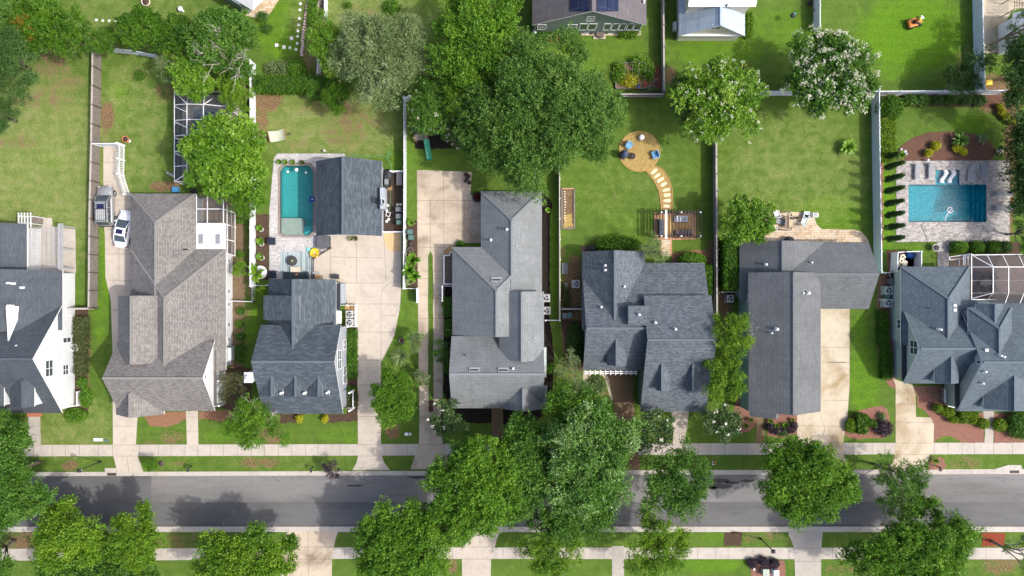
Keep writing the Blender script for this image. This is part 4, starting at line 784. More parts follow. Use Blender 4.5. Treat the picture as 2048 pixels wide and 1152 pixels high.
fence([(887, 573), (887, 601)], 1.6, 'vinyl', 'small white gate panel beside the clipped shrubs of the silver grey house', name='gate', bay=1.8)
fence([(887, 572), (906, 572)], 1.1, 'rail', 'short white rail joining the deck of the silver grey house')
fence([(1117, 250), (1117.5, 400), (1118, 520), (1118, 640)], 1.7, 'tan', 'narrow pale fence between silver grey house and the path garden', bay=2.2)
fence([(1090, 640), (1118, 640)], 1.2, 'rail', 'white rail meeting the black mulch bed')
fence([(1122, 617), (1166, 617)], 1.0, 'wood', 'low wooden rail behind the two green bins')
fence([(1425.5, 285), (1426, 420), (1426.5, 540), (1427, 630)], 1.75, 'wood', 'wooden board fence with pale posts between the pergola lawn and the teal sided house', face=1)
fence([(1438, 584), (1473, 584)], 1.2, 'rail', 'short rail fence beside the tall hedge')
fence([(1743, 186), (1744, 300), (1746, 420), (1748, 545)], 1.85, 'vinyl', 'tall white vinyl fence lining the cypress row')
fence([(1760, 546), (1800, 543)], 1.2, 'rail', 'white rail fence above the condensers')
fence([(1758, 598 + 1), (1782, 600)], 1.0, 'rail', 'short white rail fence below the condensers')
fence([(1510, 191), (1560, 191), (1660, 191), (1743, 191), (1870, 190), (1992, 189)], 1.85, 'vinyl', 'white vinyl fence across the rear between the flowering trees and dark conifers')
fence([(1944, -60), (1946, 60), (1950, 186)], 1.85, 'vinyl', 'white vinyl fence beside the far concrete drive')
fence([(1627, -60), (1627, 64)], 1.85, 'vinyl', 'white vinyl fence ending at the larger white flowering tree')
fence([(1321, -60), (1322, 60), (1323, 190)], 1.8, 'wood', 'dark weathered fence between green house and cream garage', face=1)
fence([(1236, 195), (1322, 195)], 1.7, 'wood', 'weathered fence behind the vegetable garden', face=1)
fence([(655, -60), (655, 40)], 1.4, 'vinyl', 'white fence beside the striped steps and dry lawn')
fence([(642, 128), (640, 158)], 1.4, 'vinyl', 'white fence stub under the bright green tree')
# walled enclosures beside houses
fence([(1780, 543), (1782, 506), (1797, 505)], 1.6, 'vinyl', 'white storage enclosure panels by the rear corner of the steel blue house', name='storage_screen')
fence([(1797, 505), (1828, 504), (1828, 543)], 1.6, 'vinyl', 'white storage enclosure with louvred side near the paver walk', name='storage_screen')
fence([(682, 610), (714, 610), (714, 652), (684, 654)], 1.0, 'rail', 'white fenced condenser pen on the drive of the grey house', name='condenser_pen', bay=1.2)
# ---------------------------------------------------------------- pergolas, lanais
def lattice(t, name, x0, y0, x1, y1, z, nx, ny, w_, mat, h_=None):
    m = MB(t.location)
    for k in range(nx): x = x0 + (x1 - x0) * k / (nx - 1); m.bar(U(x, y0, z), U(x, y1, z), w_, h_ or w_)
    for k in range(ny): y = y0 + (y1 - y0) * k / (ny - 1); m.bar(U(x0, y, z + w_), U(x1, y, z + w_), w_, h_ or w_)
    return m.build(name, mat, t)
t = thing('pergola', 'thin grid pergola over the patio of the white house', 'pergola', (*G(110, 495), 0))
lattice(t, 'lattice', 60, 454, 120, 534, 2.75, 7, 18, .042, GREY)
m = MB(t.location); m.bar(U(119, 447, 2.65), U(119, 538, 2.65), .28, .2); m.bar(U(125, 447, 2.65), U(125, 538, 2.65), .08, .2); m.build('beam', GREY, t)
for y in (452, 497, 536): m = MB(t.location); x_, y_, _ = U(121, y, 2.6); m.box((x_, y_, 1.3), (.16, .16, 2.6)); m.build('post', GREY, t)
t = thing('arbor', 'small slatted arbor at the rear corner of the white house', 'arbor', (*G(55, 445), 0)); m = MB(t.location)
for k in range(5): m.bar(U(37 + 6 * k, 425, 2.6), U(38 + 6 * k, 455, 2.6), .09, .16)
m.build('slat', PALE, t); m = MB(t.location); m.bar(U(36, 433, 2.45), U(64, 433, 2.45), .1, .14); m.bar(U(36, 446, 2.45), U(64, 446, 2.45), .1, .14); m.build('beam', PALE, t)
for x in (40, 61):
    for y in (432, 447): m = MB(t.location); a = U(x, y, 2.4); m.box((a[0], a[1], 1.2), (.12, .12, 2.4)); m.build('post', PALE, t)
t = tag(MB((*G(76, 442), 0)).box((*G(77, 443), .22), (1.2, 1.0, .44)).box((*G(70, 443), .6), (.12, 1.0, .8)).build('wood_bin', WOODG), 'low grey wooden box on the patio edge by the small arbor', 'box')
# pergola with floor in the path garden
t = thing('pergola', 'dark slatted pergola with white capped posts over the tan tiled floor', 'pergola', (*G(1350, 452), 0)); z = 2.6
for k in range(14):
    x = 1319.5 + 6.35 * k
    if k == 2: continue
    m = MB(t.location); m.bar(U(x, 419.5, z), U(x, 477.5, z), .075, .16); m.build('rafter', WOODD, t)
m = MB(t.location); m.bar(U(1332, 420, z + .06), U(1332, 478, z + .06), .26, .16); m.build('pale_beam', PALE, t)
for y in (424.5, 472): m = MB(t.location); m.bar(U(1317, y, 2.42), U(1404, y, 2.42), .1, .2); m.bar(U(1317, y + 1.8, 2.42), U(1404, y + 1.8, 2.42), .05, .2); m.build('beam', WOODD, t)
for x in (1323, 1362.5, 1401):
    for y in (424.5, 472):
        m = MB(t.location); a = U(x, y, 2.7); m.box((a[0], a[1], 1.3), (.15, .15, 2.6)); q = m.build('post', WOODD, t); m = MB(t.location); m.box((a[0], a[1], 2.78), (.2, .2, .1), 0, .7); m.build('post_cap', WHITE, q)
def cage(label, loc, bars, panels, dens, name='screen_enclosure', wd=.085):
    t = thing(name, label, 'screen porch', (*G(*loc), 0))
    m = MB(t.location)
    for p, q in bars: m.bar(U(*p), U(*q), wd)
    m.build('frame', WHITE, t); m = MB(t.location)
    for pl in panels: m.add([U(*p) for p in pl], [tuple(range(len(pl)))])
    m.build('screen', screenmat('insect_screen', dens, (.05, .05, .055)), t); return t
# rear pool cage under the round tree
Z1, Z2 = 2.5, 4.0
ys = [183, 210, 241, 272, 303, 333, 363]
yi = [208, 208, 239, 270, 301, 331, 345]
bars = [((349, 183, Z1), (349, 363, Z1)), ((374, 208, Z2), (374, 345, Z2)), ((349, 183, Z1), (469, 184, Z1)), ((374, 208, Z2), (410, 209, Z2)), ((410, 209, Z2), (452, 213, Z2)), ((452, 186, Z1), (452, 213, Z2)), ((452, 213, Z2), (490, 240, Z2)), ((410, 184, Z1), (407, 209, Z2)), ((407, 209, Z2), (407, 320, Z2)), ((349, 183, Z1), (374, 208, Z2)), ((349, 363, Z1), (376, 345, Z2)), ((349, 363, Z1), (395, 364, Z1)), ((407, 209, Z2), (440, 188, Z1)), ((374, 208, Z2), (378, 184, Z1)), ((374, 239, Z2), (420, 239, Z2)), ((395, 364, Z1), (490, 364, Z1)), ((490, 240, Z2), (490, 350, Z2))]
bars += [((349, y, Z1), (374, y2, Z2)) for y, y2 in zip(ys[1:-1], yi[1:-1])] + [((349, y + 3, Z1), (374, y2 + 16, Z2)) for y, y2 in zip(ys[1:-2], yi[1:-2])] + [((356.5, 186, 1.2), (356.5, 362, 1.2)), ((365, 190, .1), (365, 360, .1))]
# feet of the cage
for y in (183, 241, 303, 363): a = U(349, y, Z1); bars.append(((349, y, Z1), (1024 + a[0] * F / H, 576 - a[1] * F / H, 0)))
cage('large white framed pool cage partly covered by the round bright tree', (400, 280), bars, [[(349, 183, Z1), (374, 208, Z2), (374, 345, Z2), (349, 363, Z1)], [(349, 183, Z1), (452, 184, Z1), (452, 213, Z2), (374, 208, Z2)], [(374, 208, Z2), (452, 213, Z2), (490, 240, Z2), (490, 345, Z2), (374, 345, Z2)], [(349, 183, Z1), (349, 363, Z1), (366, 361, .05), (366, 191, .05)]], .62)
sheet('cage_deck', [(366, 190), (480, 190), (500, 240), (500, 366), (366, 366)], .02, CG)
POOLX = [(388, 222), (410, 214), (440, 218), (455, 240), (455, 300), (390, 300), (384, 262)]
q = MB(); q.prism([G(*p) for p in POOLX], -.05, .04); tag(q.build('cage_pool', glossy('still_pool_water', (.02, .13, .2), .04, .6)), 'dark blue curved pool under the pool cage', 'pool')
q = MB((*G(391, 217), 0)); q.tube([(*G(386, 220), .05), (*G(390, 217), .15), (*G(394, 212), .05)], .12, 6, .03); tag(q.build('pool_float', M('aqua_plastic', (.25, .5, .5), .4)), 'pale aqua pool toy on the deck inside the pool cage', 'toy')
# side lanai of the tan roofed house
bars = [((393, 418, 2.9), (447, 418, 2.9)), ((393, 388, 2.9), (393, 447, 2.9)), ((415, 392, 2.9), (415, 447, 2.9)), ((447, 392, 2.9), (447, 447, 2.9)), ((393, 447, 2.9), (447, 447, 2.9)), ((447, 418, 2.9), (470, 426, .9)), ((454, 410, 2.3), (454, 449, 2.3)), ((463, 416, 1.3), (463, 452, 1.3)), ((447, 447, 2.9), (472, 455, .6)), ((455, 450, 2.4), (455, 508, 2.4)), ((464, 453, 1.3), (464, 508, 1.3)), ((470, 426, .9), (470, 510, .9)), ((453, 479, 2.6), (470, 483, .9)), ((452, 507, 2.8), (470, 512, .8)), ((470, 426, .9), (470, 426, 0)), ((470, 510, .9), (470, 510, 0))]
cage('white framed screened porch on the side of the tan roofed house', (430, 430), bars, [[(393, 390, 2.9), (447, 392, 2.9), (447, 447, 2.9), (393, 447, 2.9)], [(447, 400, 2.9), (470, 418, .9), (470, 455, .9), (447, 447, 2.9)], [(453, 450, 2.6), (470, 455, .9), (470, 510, .9), (453, 507, 2.6)]], .5)
sheet('porch_floor', [(404, 395), (470, 395), (470, 512), (404, 512)], .03, paver('porch_tile', [(.26, .19, .13), (.32, .25, .18)], 1.2, 1.2, (.18, .12, .09)))
# lanai on the steel blue house
Y = [510, 534, 561, 586, 613]; Xs = [1943, 1986, 2017, 2048, 2080]; ZA, ZB = 2.9, 4.1
bars = [((1943, 510, ZA), (2100, 508, ZA)), ((1943, 599, ZA), (1992, 599, ZA)), ((1943, 507, ZA), (1943, 600, ZA)), ((1943, 534, ZA), (1986, 534, ZB)), ((1986, 534, ZB), (2100, 534, ZB)), ((1943, 561, ZA), (2100, 561, ZB)), ((1943, 586, ZA), (2100, 586, ZB)), ((1986, 534, ZB), (1986, 586, ZB)), ((2017, 534, ZB), (2017, 586, ZB)), ((1974, 510, ZA), (1986, 534, ZB)), ((2004, 509, ZA), (2017, 534, ZB)), ((2036, 508, ZA), (2048, 534, ZB)), ((1986, 586, ZB), (1976, 598, ZA)), ((2017, 586, ZB), (2008, 612, ZA)), ((2048, 586, ZB), (2037, 612, ZA)), ((1992, 613, ZA), (2100, 613, ZA)), ((1943, 510, ZA), (1986, 534, ZB)), ((1943, 597, ZA), (1986, 586, ZB)), ((1899, 514, 1.6), (1940, 508, 2.4)), ((1899, 520, 1.4), (1938, 515, 2.0)), ((1899, 513, 1.6), (1899, 520, 1.4)), ((1927, 510, 2.2), (1927, 531, 2)), ((1930, 510, 2.2), (1930, 531, 2)), ((1918, 518, 1.6), (1918, 531, 1.6)), ((1936, 509, 2.3), (1936, 531, 2.2))]
for x in (1943, 1974, 2004, 2036): a = U(x, 510, ZA); bars.append(((x, 510, ZA), (1024 + a[0] * F / H, 576 - a[1] * F / H, 0)))
cage('white framed lanai screen with chairs beneath, joined to the steel blue house', (1995, 555), bars, [[(1943, 510, ZA), (2100, 508, ZA), (2100, 534, ZB), (1986, 534, ZB)], [(1943, 510, ZA), (1986, 534, ZB), (1986, 586, ZB), (1943, 599, ZA)], [(1986, 534, ZB), (2100, 534, ZB), (2100, 586, ZB), (1986, 586, ZB)], [(1986, 586, ZB), (2100, 586, ZB), (2100, 613, ZA), (1980, 613, ZA)]], .62, wd=.085)
sheet('lanai_floor', [(1900, 512), (2120, 512), (2120, 625), (1900, 625)], .02, paver('lanai_brick', [(.15, .112, .098), (.20, .15, .13)], .4, .2, (.16, .1, .08)))
# ---------------------------------------------------------------- foliage
def leafcloud(rng, cen, rad, n, ll, lw, spread=.9, up=.5, k=5, slen=.35, dirs=None, vbase=None, droop=0.0):
    """n sprays on each of the small blobs (cen Nx3, rad N or Nx3); every spray is k leaf rhombs"""
    N = len(cen); rad = np.asarray(rad, float).reshape(N, -1) * np.ones((1, 3)); cnt = np.broadcast_to(np.asarray(n), (N,)).astype(int); idx = np.repeat(np.arange(N), cnt); S = len(idx)
    d = rng.normal(size=(S, 3)); d[:, 2] = np.abs(d[:, 2]) * rng.choice([1, 1, 1, -.6], S); d /= np.linalg.norm(d, axis=1, keepdims=True)
    p = cen[idx] + d * rad[idx] * rng.uniform(.72, 1.08, (S, 1))
    ax = d + rng.normal(size=(S, 3)) * .45 + np.array([0, 0, .15 - droop])
    if dirs is not None: ax += dirs[idx] * .9
    ax /= np.linalg.norm(ax, axis=1, keepdims=True)
    sv = (0 if vbase is None else vbase[idx]) + rng.normal(size=S) * .13
    i2 = np.repeat(np.arange(S), k); T = len(i2); t = rng.uniform(-.5, .7, (T, 1))
    c = p[i2] + ax[i2] * t * slen + rng.normal(size=(T, 3)) * slen * .24
    a = ax[i2] + rng.normal(size=(T, 3)) * spread * .6; a /= np.linalg.norm(a, axis=1, keepdims=True)
    nrm = (d[i2] * .6 if dirs is None else d[i2] * .25 + dirs[idx][i2] * .75) + rng.normal(size=(T, 3)) * spread * .42 + np.array([0, 0, up * .75]); b = np.cross(nrm, a); b /= np.linalg.norm(b, axis=1, keepdims=True) + 1e-9
    s = rng.uniform(.5, 1.4, (T, 1)); a *= s * ll / 2; b *= s * lw / 2
    V = np.stack([c - a, c + b - a * .1, c + a, c - b - a * .1], 1).reshape(-1, 3); Q = np.arange(T * 4).reshape(T, 4)
    return V, Q, np.clip(.5 + sv[i2] + rng.normal(size=T) * .12, 0, 1)
def crownblobs(rng, R, rz, n1, n2, shape=(1, 1), flat=.55, gap=0.0, r1=.36, r2=.30, wob=1.0):
    """two levels of clumps filling an uneven dome of radius R"""
    cs = []; rs = []; ds = []; vb = []; ph = rng.uniform(0, 6.28, 3)
    for i in range(n1):
        a = i * 2.39996 + rng.uniform(-.35, .35); q = math.sqrt((i + .5) / n1) * rng.uniform(.78, 1.12) * (1 - r1 * .62) * (1 + wob * (.13 * math.sin(2 * a + ph[0]) + .11 * math.sin(3 * a + ph[1]) + .08 * math.sin(5 * a + ph[2])))
        if i == 0: q *= .3
        z = math.sqrt(max(0, 1 - (q / 1.02) ** 2)) * rng.uniform(.75, 1.1) - flat * .3
        if rng.random() < gap: continue
        c = np.array([q * math.cos(a) * R * shape[0], q * math.sin(a) * R * shape[1], z * rz]); rr = R * r1 * rng.uniform(.72, 1.22); v1 = rng.normal() * .16
        m = int(n2 * rng.uniform(.8, 1.2)); d = rng.normal(size=(m, 3)); d[:, 2] = np.abs(d[:, 2]) * rng.choice([1, 1, -.5], m); d /= np.linalg.norm(d, axis=1, keepdims=True)
        cs.append(c + d * rr * rng.uniform(.55, 1.0, (m, 1)) * np.array([1, 1, .8])); rs.append(rr * r2 * rng.uniform(.7, 1.3, m)); ds.append(d); vb.append(v1 + rng.normal(size=m) * .1)
    return np.concatenate(cs), np.concatenate(rs), np.concatenate(ds), np.concatenate(vb)
LM = dict(
 bright=leafmat('bright_leaves', (.052, .138, .010), (.105, .235, .014), (.175, .325, .026), .34), mid=leafmat('mid_leaves', (.042, .118, .013), (.084, .195, .021), (.14, .265, .04), .33),
 dark=leafmat('dark_leaves', (.027, .075, .014), (.054, .122, .023), (.09, .168, .04), .3), oak=leafmat('oak_leaves', (.050, .128, .017), (.098, .205, .031), (.158, .275, .054), .34),
 yellow=leafmat('yellow_green_leaves', (.068, .165, .010), (.132, .258, .014), (.210, .335, .026), .34), silver=leafmat('green_leaves_painted_glint', (.055, .155, .016), (.105, .230, .030), (.27, .39, .15), .3, .4, .4),  # silver: its palest leaf tone paints in the highlights of shiny foliage
 grey=leafmat('grey_green_leaves', (.112, .172, .055), (.185, .252, .095), (.28, .35, .165), .32), lime=leafmat('lime_leaves', (.062, .165, .008), (.135, .280, .014), (.255, .40, .05), .28, .4, .4),
 myrtle=leafmat('myrtle_leaves', (.028, .085, .009), (.060, .150, .014), (.105, .215, .026), .35), gloss=leafmat('magnolia_leaves', (.028, .072, .014), (.055, .118, .025), (.115, .180, .055), .2, .35, .5),
 hedge=leafmat('hedge_leaves', (.032, .100, .005), (.070, .170, .008), (.120, .235, .014), .3), box=leafmat('clipped_leaves', (.082, .165, .006), (.155, .255, .010), (.215, .32, .014), .3), gold=leafmat('golden_leaves', (.25, .27, .008), (.40, .40, .012), (.5, .48, .02), .25),
 purple=leafmat('purple_leaves', (.026, .018, .024), (.062, .040, .055), (.12, .085, .11), .2), olive=leafmat('olive_brown_leaves', (.048, .062, .020), (.088, .100, .036), (.13, .135, .055), .25), orange=leafmat('orange_tips', (.12, .10, .01), (.22, .13, .012), (.32, .2, .02), .3), maroon=leafmat('maroon_leaves', (.03, .006, .008), (.07, .014, .016), (.11, .03, .03), .2))
FLOWER = leafmat('white_petals', (.44, .47, .30), (.70, .70, .58), None, .25); FLOWERP = leafmat('cream_petals', (.7, .68, .55), (.8, .79, .72), None, .2)
TN = [0]
#      key     leaf len, wid, k, spray, sprays/blob, n1, n2, r1, r2, up, droop
STY = {'street': (.23, .125, 11, .48, 16, 34, 11, .235, .46, .55, -.1), 'round': (.21, .13, 11, .30, 14, 38, 11, .225, .45, .8, 0), 'loose': (.23, .10, 11, .50, 14, 27, 10, .25, .46, .45, 0), 'willow': (.32, .075, 11, .62, 14, 34, 11, .24, .46, .3, .1),
       'oak': (.20, .115, 11, .44, 15, 38, 11, .235, .44, .5, -.1), 'myrtle': (.22, .12, 11, .38, 14, 36, 11, .23, .46, .7, 0), 'conifer': (.25, .085, 12, .50, 13, 32, 10, .25, .46, .55, 0), 'small': (.20, .10, 10, .36, 22, 14, 8, .34, .50, .55, 0), 'sparse': (.22, .10, 10, .46, 16, 22, 8, .25, .50, .45, 0)}
def tree(label, px, py, rx, ry, h, leaf='mid', sty='street', group=None, name='tree', flowers=0, gap=0.0, trunk=True, fl=FLOWER, seedoff=0, bare=0, cat='tree', rz=None, dens=1.0, tpx=None):
    """crown centred at photo px, radii in px; h = top height"""
    TN[0] += 1; rng = np.random.default_rng(100 + TN[0] * 7 + seedoff); ll, lw, k, sl_, ns, n1, n2, r1, r2, up, dr = STY[sty]
    zc = h * (.60 if h > 3 else .5); x, y, _ = U(px, py, zc); s = (H - zc) / F; Rx, Ry = rx * s, ry * s; R = max(Rx, Ry); rzz = (h - zc) if rz is None else rz
    bx, by = (x, y) if tpx is None else G(*tpx); t = thing(name, label, cat, (bx, by, 0), 0, group)
    sc = max(.55, min(1.0, R / 4.5)); n1_ = max(5, int(n1 * min(1.25, max(.5, R / 5)))); ar = (R / 5.2) ** 2 * (n1 / n1_) * 1.05
    cen, rad, ds, vb = crownblobs(rng, R, rzz, n1_, n2, (Rx / R, Ry / R), gap=gap if gap < .9 else 0, r1=r1, r2=r2, wob=.35 if sty in ('round', 'myrtle') else 1.7 if sty == 'oak' else 1.1)
    cen = cen + np.array([x - bx, y - by, zc]); cen[:, 2] = np.maximum(cen[:, 2], .4)
    if gap < .9: V, Q, v = leafcloud(rng, cen, np.minimum(rad, 1.1), np.maximum(3, (ns * dens * np.clip(ar, .35, 1.5) * np.ones(len(cen))).astype(int)), ll * sc, lw * sc, k=k, slen=sl_ * sc, up=up, dirs=ds, vbase=vb, droop=dr)
    if gap < .9: o = npmesh('crown', V, Q, LM[leaf], v); o.parent = t
    if flowers:
        pk = rng.choice(len(cen), int(len(cen) * flowers), p=None); pk = pk[cen[pk, 2] > zc - .1 * rzz]; fc = cen[pk] + ds[pk] * (rad[pk] * .95 + .12).reshape(-1, 1) + np.array([0, 0, .08])
        V, Q, v = leafcloud(rng, fc, np.full(len(fc), .34 if flowers > .5 else .13 if flowers > .12 else .09), 6 if flowers > .5 else 4, .13, .10, k=5, slen=.20, up=1.2); o = npmesh('blossom', V, Q, fl, v); o.parent = t; o['kind'] = 'stuff'
    if trunk and h > 2.2:
        m = MB((0, 0, 0)); r0 = .05 + .018 * h; cx, cy = x - bx, y - by; fork = Vector((cx * .35, cy * .35, zc * .45)); m.tube([(0, 0, -.1), (cx * .1, cy * .1, zc * .2), fork], r0 * 1.15, 8, r0 * .85)
        for i in rng.choice(len(cen), min(9 if R > 2.5 else 5, len(cen)), replace=False):
            e = Vector(cen[i]) - Vector((0, 0, .2)); mid = fork.lerp(e, .5) + Vector((rng.normal() * .3, rng.normal() * .3, .3)); m.tube([fork, mid, e], r0 * .5, 6, .03)
        m.build('trunk', BARK, t)
    if bare:
        for i in range(bare):
            m = MB((0, 0, 0)); a = rng.uniform(0, 6.28); e0 = Vector((x - bx, y - by, h * .55))
            branch(m, rng, e0 + Vector((math.cos(a), math.sin(a), 0)) * R * .1, Vector((math.cos(a), math.sin(a), .7 if gap < .9 else 1.0)), R * (.6 if gap < .9 else .9), .06, 3); m.build('bare_branch', DEADW, t)
    return t
def branch(m, rng, p, d, L, r, depth):
    d = d.normalized(); pts = [p]; q = p
    for i in range(3): q = q + (d + Vector(rng.normal(size=3) * .18)).normalized() * L / 3; pts.append(q)
    m.tube(pts, r, 5, r * .45)
    if depth:
        for i in range(3): j = rng.integers(1, 4); branch(m, rng, pts[j], d + Vector(rng.normal(size=3) * .55), L * rng.uniform(.45, .65), r * .55, depth - 1)
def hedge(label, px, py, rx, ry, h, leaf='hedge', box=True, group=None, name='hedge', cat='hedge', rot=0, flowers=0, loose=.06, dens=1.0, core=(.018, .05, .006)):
    """clipped hedge or shrub: a dark core wrapped in small leaves; px seen at top height"""
    TN[0] += 1; rng = np.random.default_rng(900 + TN[0] * 3); x, y, _ = U(px, py, h * .8); s = (H - h * .8) / F; a, b = rx * s, ry * s
    t = thing(name, label, cat, (x, y, 0), rot, group); m = MB((0, 0, 0))
    if box: m.box((0, 0, h * .47), (2 * a * .93, 2 * b * .93, h * .94), 0, .93)
    else: m.ball((0, 0, h * .5), (a * .9, b * .9, h * .47), 14, 8, .05, TN[0])
    m.build('core', M('hedge_core_' + leaf, core, .9), t)  # solid dark filler added under the leaves to block light
    area = 4 * a * b + 4 * (a + b) * h if box else 4 * math.pi * ((a * b + a * h + b * h) / 6 * 1.3); n = int(min(3600, max(60, area * 120 * dens)))
    if box:
        w_ = np.array([4 * a * b, 2 * a * h, 2 * a * h, 2 * b * h, 2 * b * h]); fi = rng.choice(5, n, p=w_ / w_.sum()); u, v_ = rng.uniform(-1, 1, n), rng.uniform(-1, 1, n); c = np.zeros((n, 3)); N_ = np.zeros((n, 3))
        for f, (i, sg) in enumerate(((2, 1), (1, 1), (1, -1), (0, 1), (0, -1))):
            k = fi == f
            if i == 2: c[k] = np.stack([u[k] * a, v_[k] * b, np.full(k.sum(), h)], 1)
            elif i == 1: c[k] = np.stack([u[k] * a, np.full(k.sum(), sg * b), (v_[k] + 1) / 2 * h], 1)
            else: c[k] = np.stack([np.full(k.sum(), sg * a), u[k] * b, (v_[k] + 1) / 2 * h], 1)
            N_[k, i] = sg
    else:
        d = rng.normal(size=(n, 3)); d[:, 2] = np.abs(d[:, 2]) * rng.choice([1, 1, 1, -.4], n); d /= np.linalg.norm(d, axis=1, keepdims=True); N_ = d; c = d * np.array([a, b, h * .5]) + np.array([0, 0, h * .5])
    c = c + rng.normal(size=(n, 3)) * loose; c[:, 2] = np.maximum(c[:, 2], .03); sz = .16 if max(a, b) > .7 else .12
    lump = np.sin(c[:, 0] * 2.3 + TN[0]) * np.sin(c[:, 1] * 2.9 + 1) * .13
    V, Q, vv = leafcloud(rng, c, np.full(n, .05), 1, sz, sz * .6, k=3, slen=sz * .9, up=.5, dirs=N_, vbase=lump); o = npmesh('leaves', V, Q, LM[leaf], vv); o.parent = t; o['kind'] = 'stuff'
    if flowers:
        k = rng.choice(n, int(n * flowers)); V, Q, vv = leafcloud(rng, c[k] + np.array([0, 0, .05]), np.full(len(k), .05), 2, .14, .1, k=3, slen=.1, up=1); o = npmesh('blossom', V, Q, FLOWER, vv); o.parent = t; o['kind'] = 'stuff'
    return t
def rosette(label, px, py, r, h, leaf='lime', n=22, wid=.16, arch=.5, name='plant', cat='plant', group=None, stem=0.0, seg=4, vary=.3):
    """strap leaves arching out of one centre (palms, banana, agave, fountain grass)"""
    TN[0] += 1; rng = np.random.default_rng(300 + TN[0]); x, y, _ = U(px, py, h * .6); R = r * (H - h * .6) / F; t = thing(name, label, cat, (x, y, 0), 0, group); V = []; Q = []; vv = []
    for i in range(n):
        a = i * 2.39996 + rng.uniform(-.3, .3); L = R * rng.uniform(1 - vary, 1.05); e = rng.uniform(.25, 1.1); w_ = wid * rng.uniform(.7, 1.2); v = np.clip(.5 + rng.normal() * .2, 0, 1); b0 = len(V)
        for j in range(seg + 1):
            q = j / seg; rr = L * math.sin(min(q * 1.2, 1.4) * 1.1) / math.sin(1.32) if e < .7 else L * q; z = stem + (h - stem) * (math.sin(q * (1.7 + arch)) * (.55 + .5 * e) * .8) + .04
            ww = w_ * (1 - abs(2 * q - .8) ** 2 * .55) * (1 if j < seg else .1); cx, cy = math.cos(a), math.sin(a)
            V += [(cx * rr - cy * ww / 2, cy * rr + cx * ww / 2, max(z, .03) - .02), (cx * rr + cy * ww / 2, cy * rr - cx * ww / 2, max(z, .03))]
            if j: k = b0 + 2 * j; Q.append((k - 2, k - 1, k + 1, k)); vv.append(v)
    o = npmesh('fronds', np.array(V), np.array(Q), LM[leaf], np.array(vv)); o.parent = t; o['kind'] = 'stuff'
    if stem > .2: m = MB((0, 0, 0)); m.cyl(0, 0, 0, stem + .1, .1, .07, 8); m.build('stem', BARK, t)
    return t
# ---------------------------------------------------------------- trees
ST = 'trees shading the street'; RG = 'trees along the rear gardens'
tree('dark leafy street tree filling the corner over the white house walk', 8, 950, 112, 110, 10, 'mid', 'street', ST, name='street_tree')
tree('dark green tree below the corner street tree, cut by the frame', 0, 1110, 52, 60, 8, 'mid', 'street', ST, name='street_tree', tpx=(30, 1080))
tree('bright two lobed street tree with bare brown limbs showing in its middle', 158, 1068, 80, 70, 8.5, 'yellow', 'street', ST, name='street_tree', tpx=(215, 1080), bare=2)
tree('bright street tree lobe beside the bare brown limbs, over the kerb', 290, 1068, 58, 66, 8.3, 'yellow', 'street', ST, name='street_tree', tpx=(222, 1082))
tree('green street tree mass under the two lobed tree at the frame edge', 210, 1150, 125, 52, 6.5, 'mid', 'street', ST, name='street_tree', bare=2, tpx=(240, 1132))
tree('bright yellow green street tree opposite the path of the tan roofed house', 490, 1115, 98, 82, 8.5, 'yellow', 'street', ST, name='street_tree', gap=.08)
tree('round bright street tree across the road from the concrete court drive', 815, 1082, 106, 96, 9, 'bright', 'street', ST, name='street_tree', tpx=(830, 1078))
tree('tall bright street tree shading the road beside the wide driveway', 955, 958, 100, 108, 10.5, 'bright', 'street', ST, name='street_tree', dens=1.15)
tree('darker street tree squeezed between the tall bright one and the silvery one', 1050, 925, 54, 95, 9.2, 'mid', 'street', ST, name='street_tree', tpx=(1045, 926))
tree('silvery green street tree with pale glints painted on its leaves over the road', 1170, 900, 106, 112, 11, 'silver', 'street', ST, name='street_tree', dens=1.2, tpx=(1150, 926))
tree('bright green tree crown at the sunken drive above the silvery tree', 1150, 812, 62, 44, 9, 'bright', 'street', ST, name='street_tree')
tree('loose green street tree beneath the silvery tree near the far kerb', 1150, 1020, 84, 50, 8, 'mid', 'loose', ST, name='street_tree', tpx=(1128, 1076))
tree('pale yellow green street tree over the south sidewalk before the green strip', 1105, 1098, 66, 50, 7.5, 'yellow', 'loose', ST, name='street_tree', gap=.1, tpx=(1105, 1080))
tree('sparse street tree reaching over the road by the magnolia', 1345, 955, 78, 76, 8.5, 'mid', 'loose', ST, name='street_tree', gap=.04, bare=1)
tree('yellow green street tree with thin crown above the grey walk', 1312, 1080, 70, 68, 8, 'yellow', 'loose', ST, name='street_tree', gap=.14, tpx=(1300, 1079))
tree('round deep green street tree in front of the tan driveway', 1598, 952, 102, 84, 9.5, 'bright', 'street', ST, name='street_tree', dens=1.1)
tree('thin feathery street tree over the cream driveway apron', 1790, 948, 58, 44, 7.5, 'mid', 'loose', ST, name='street_tree', gap=.08, bare=2)
tree('small green tree clump between the feathery tree and the broad tree', 1790, 1005, 48, 34, 7, 'mid', 'loose', ST, name='street_tree', tpx=(1776, 926))
tree('broad bright street tree opposite the cream driveway', 1815, 1085, 118, 76, 9, 'bright', 'street', ST, name='street_tree', tpx=(1768, 1078))
tree('half bare tree with brown boughs at the rust mulch bed', 2032, 1108, 40, 48, 7, 'mid', 'sparse', ST, name='street_tree', gap=.2, bare=3)
tree('bright bushy tree on the lawn beside the concrete court drive', 793, 795, 52, 58, 6, 'bright', 'street', 'front garden trees', name='tree', dens=1.2)
tree('half dead tree with pale twigs in front of the three dormer house', 515, 846, 60, 54, 6, 'bright', 'loose', 'front garden trees', gap=.05, bare=5)
MG = 'magnolias with scattered white flowers'
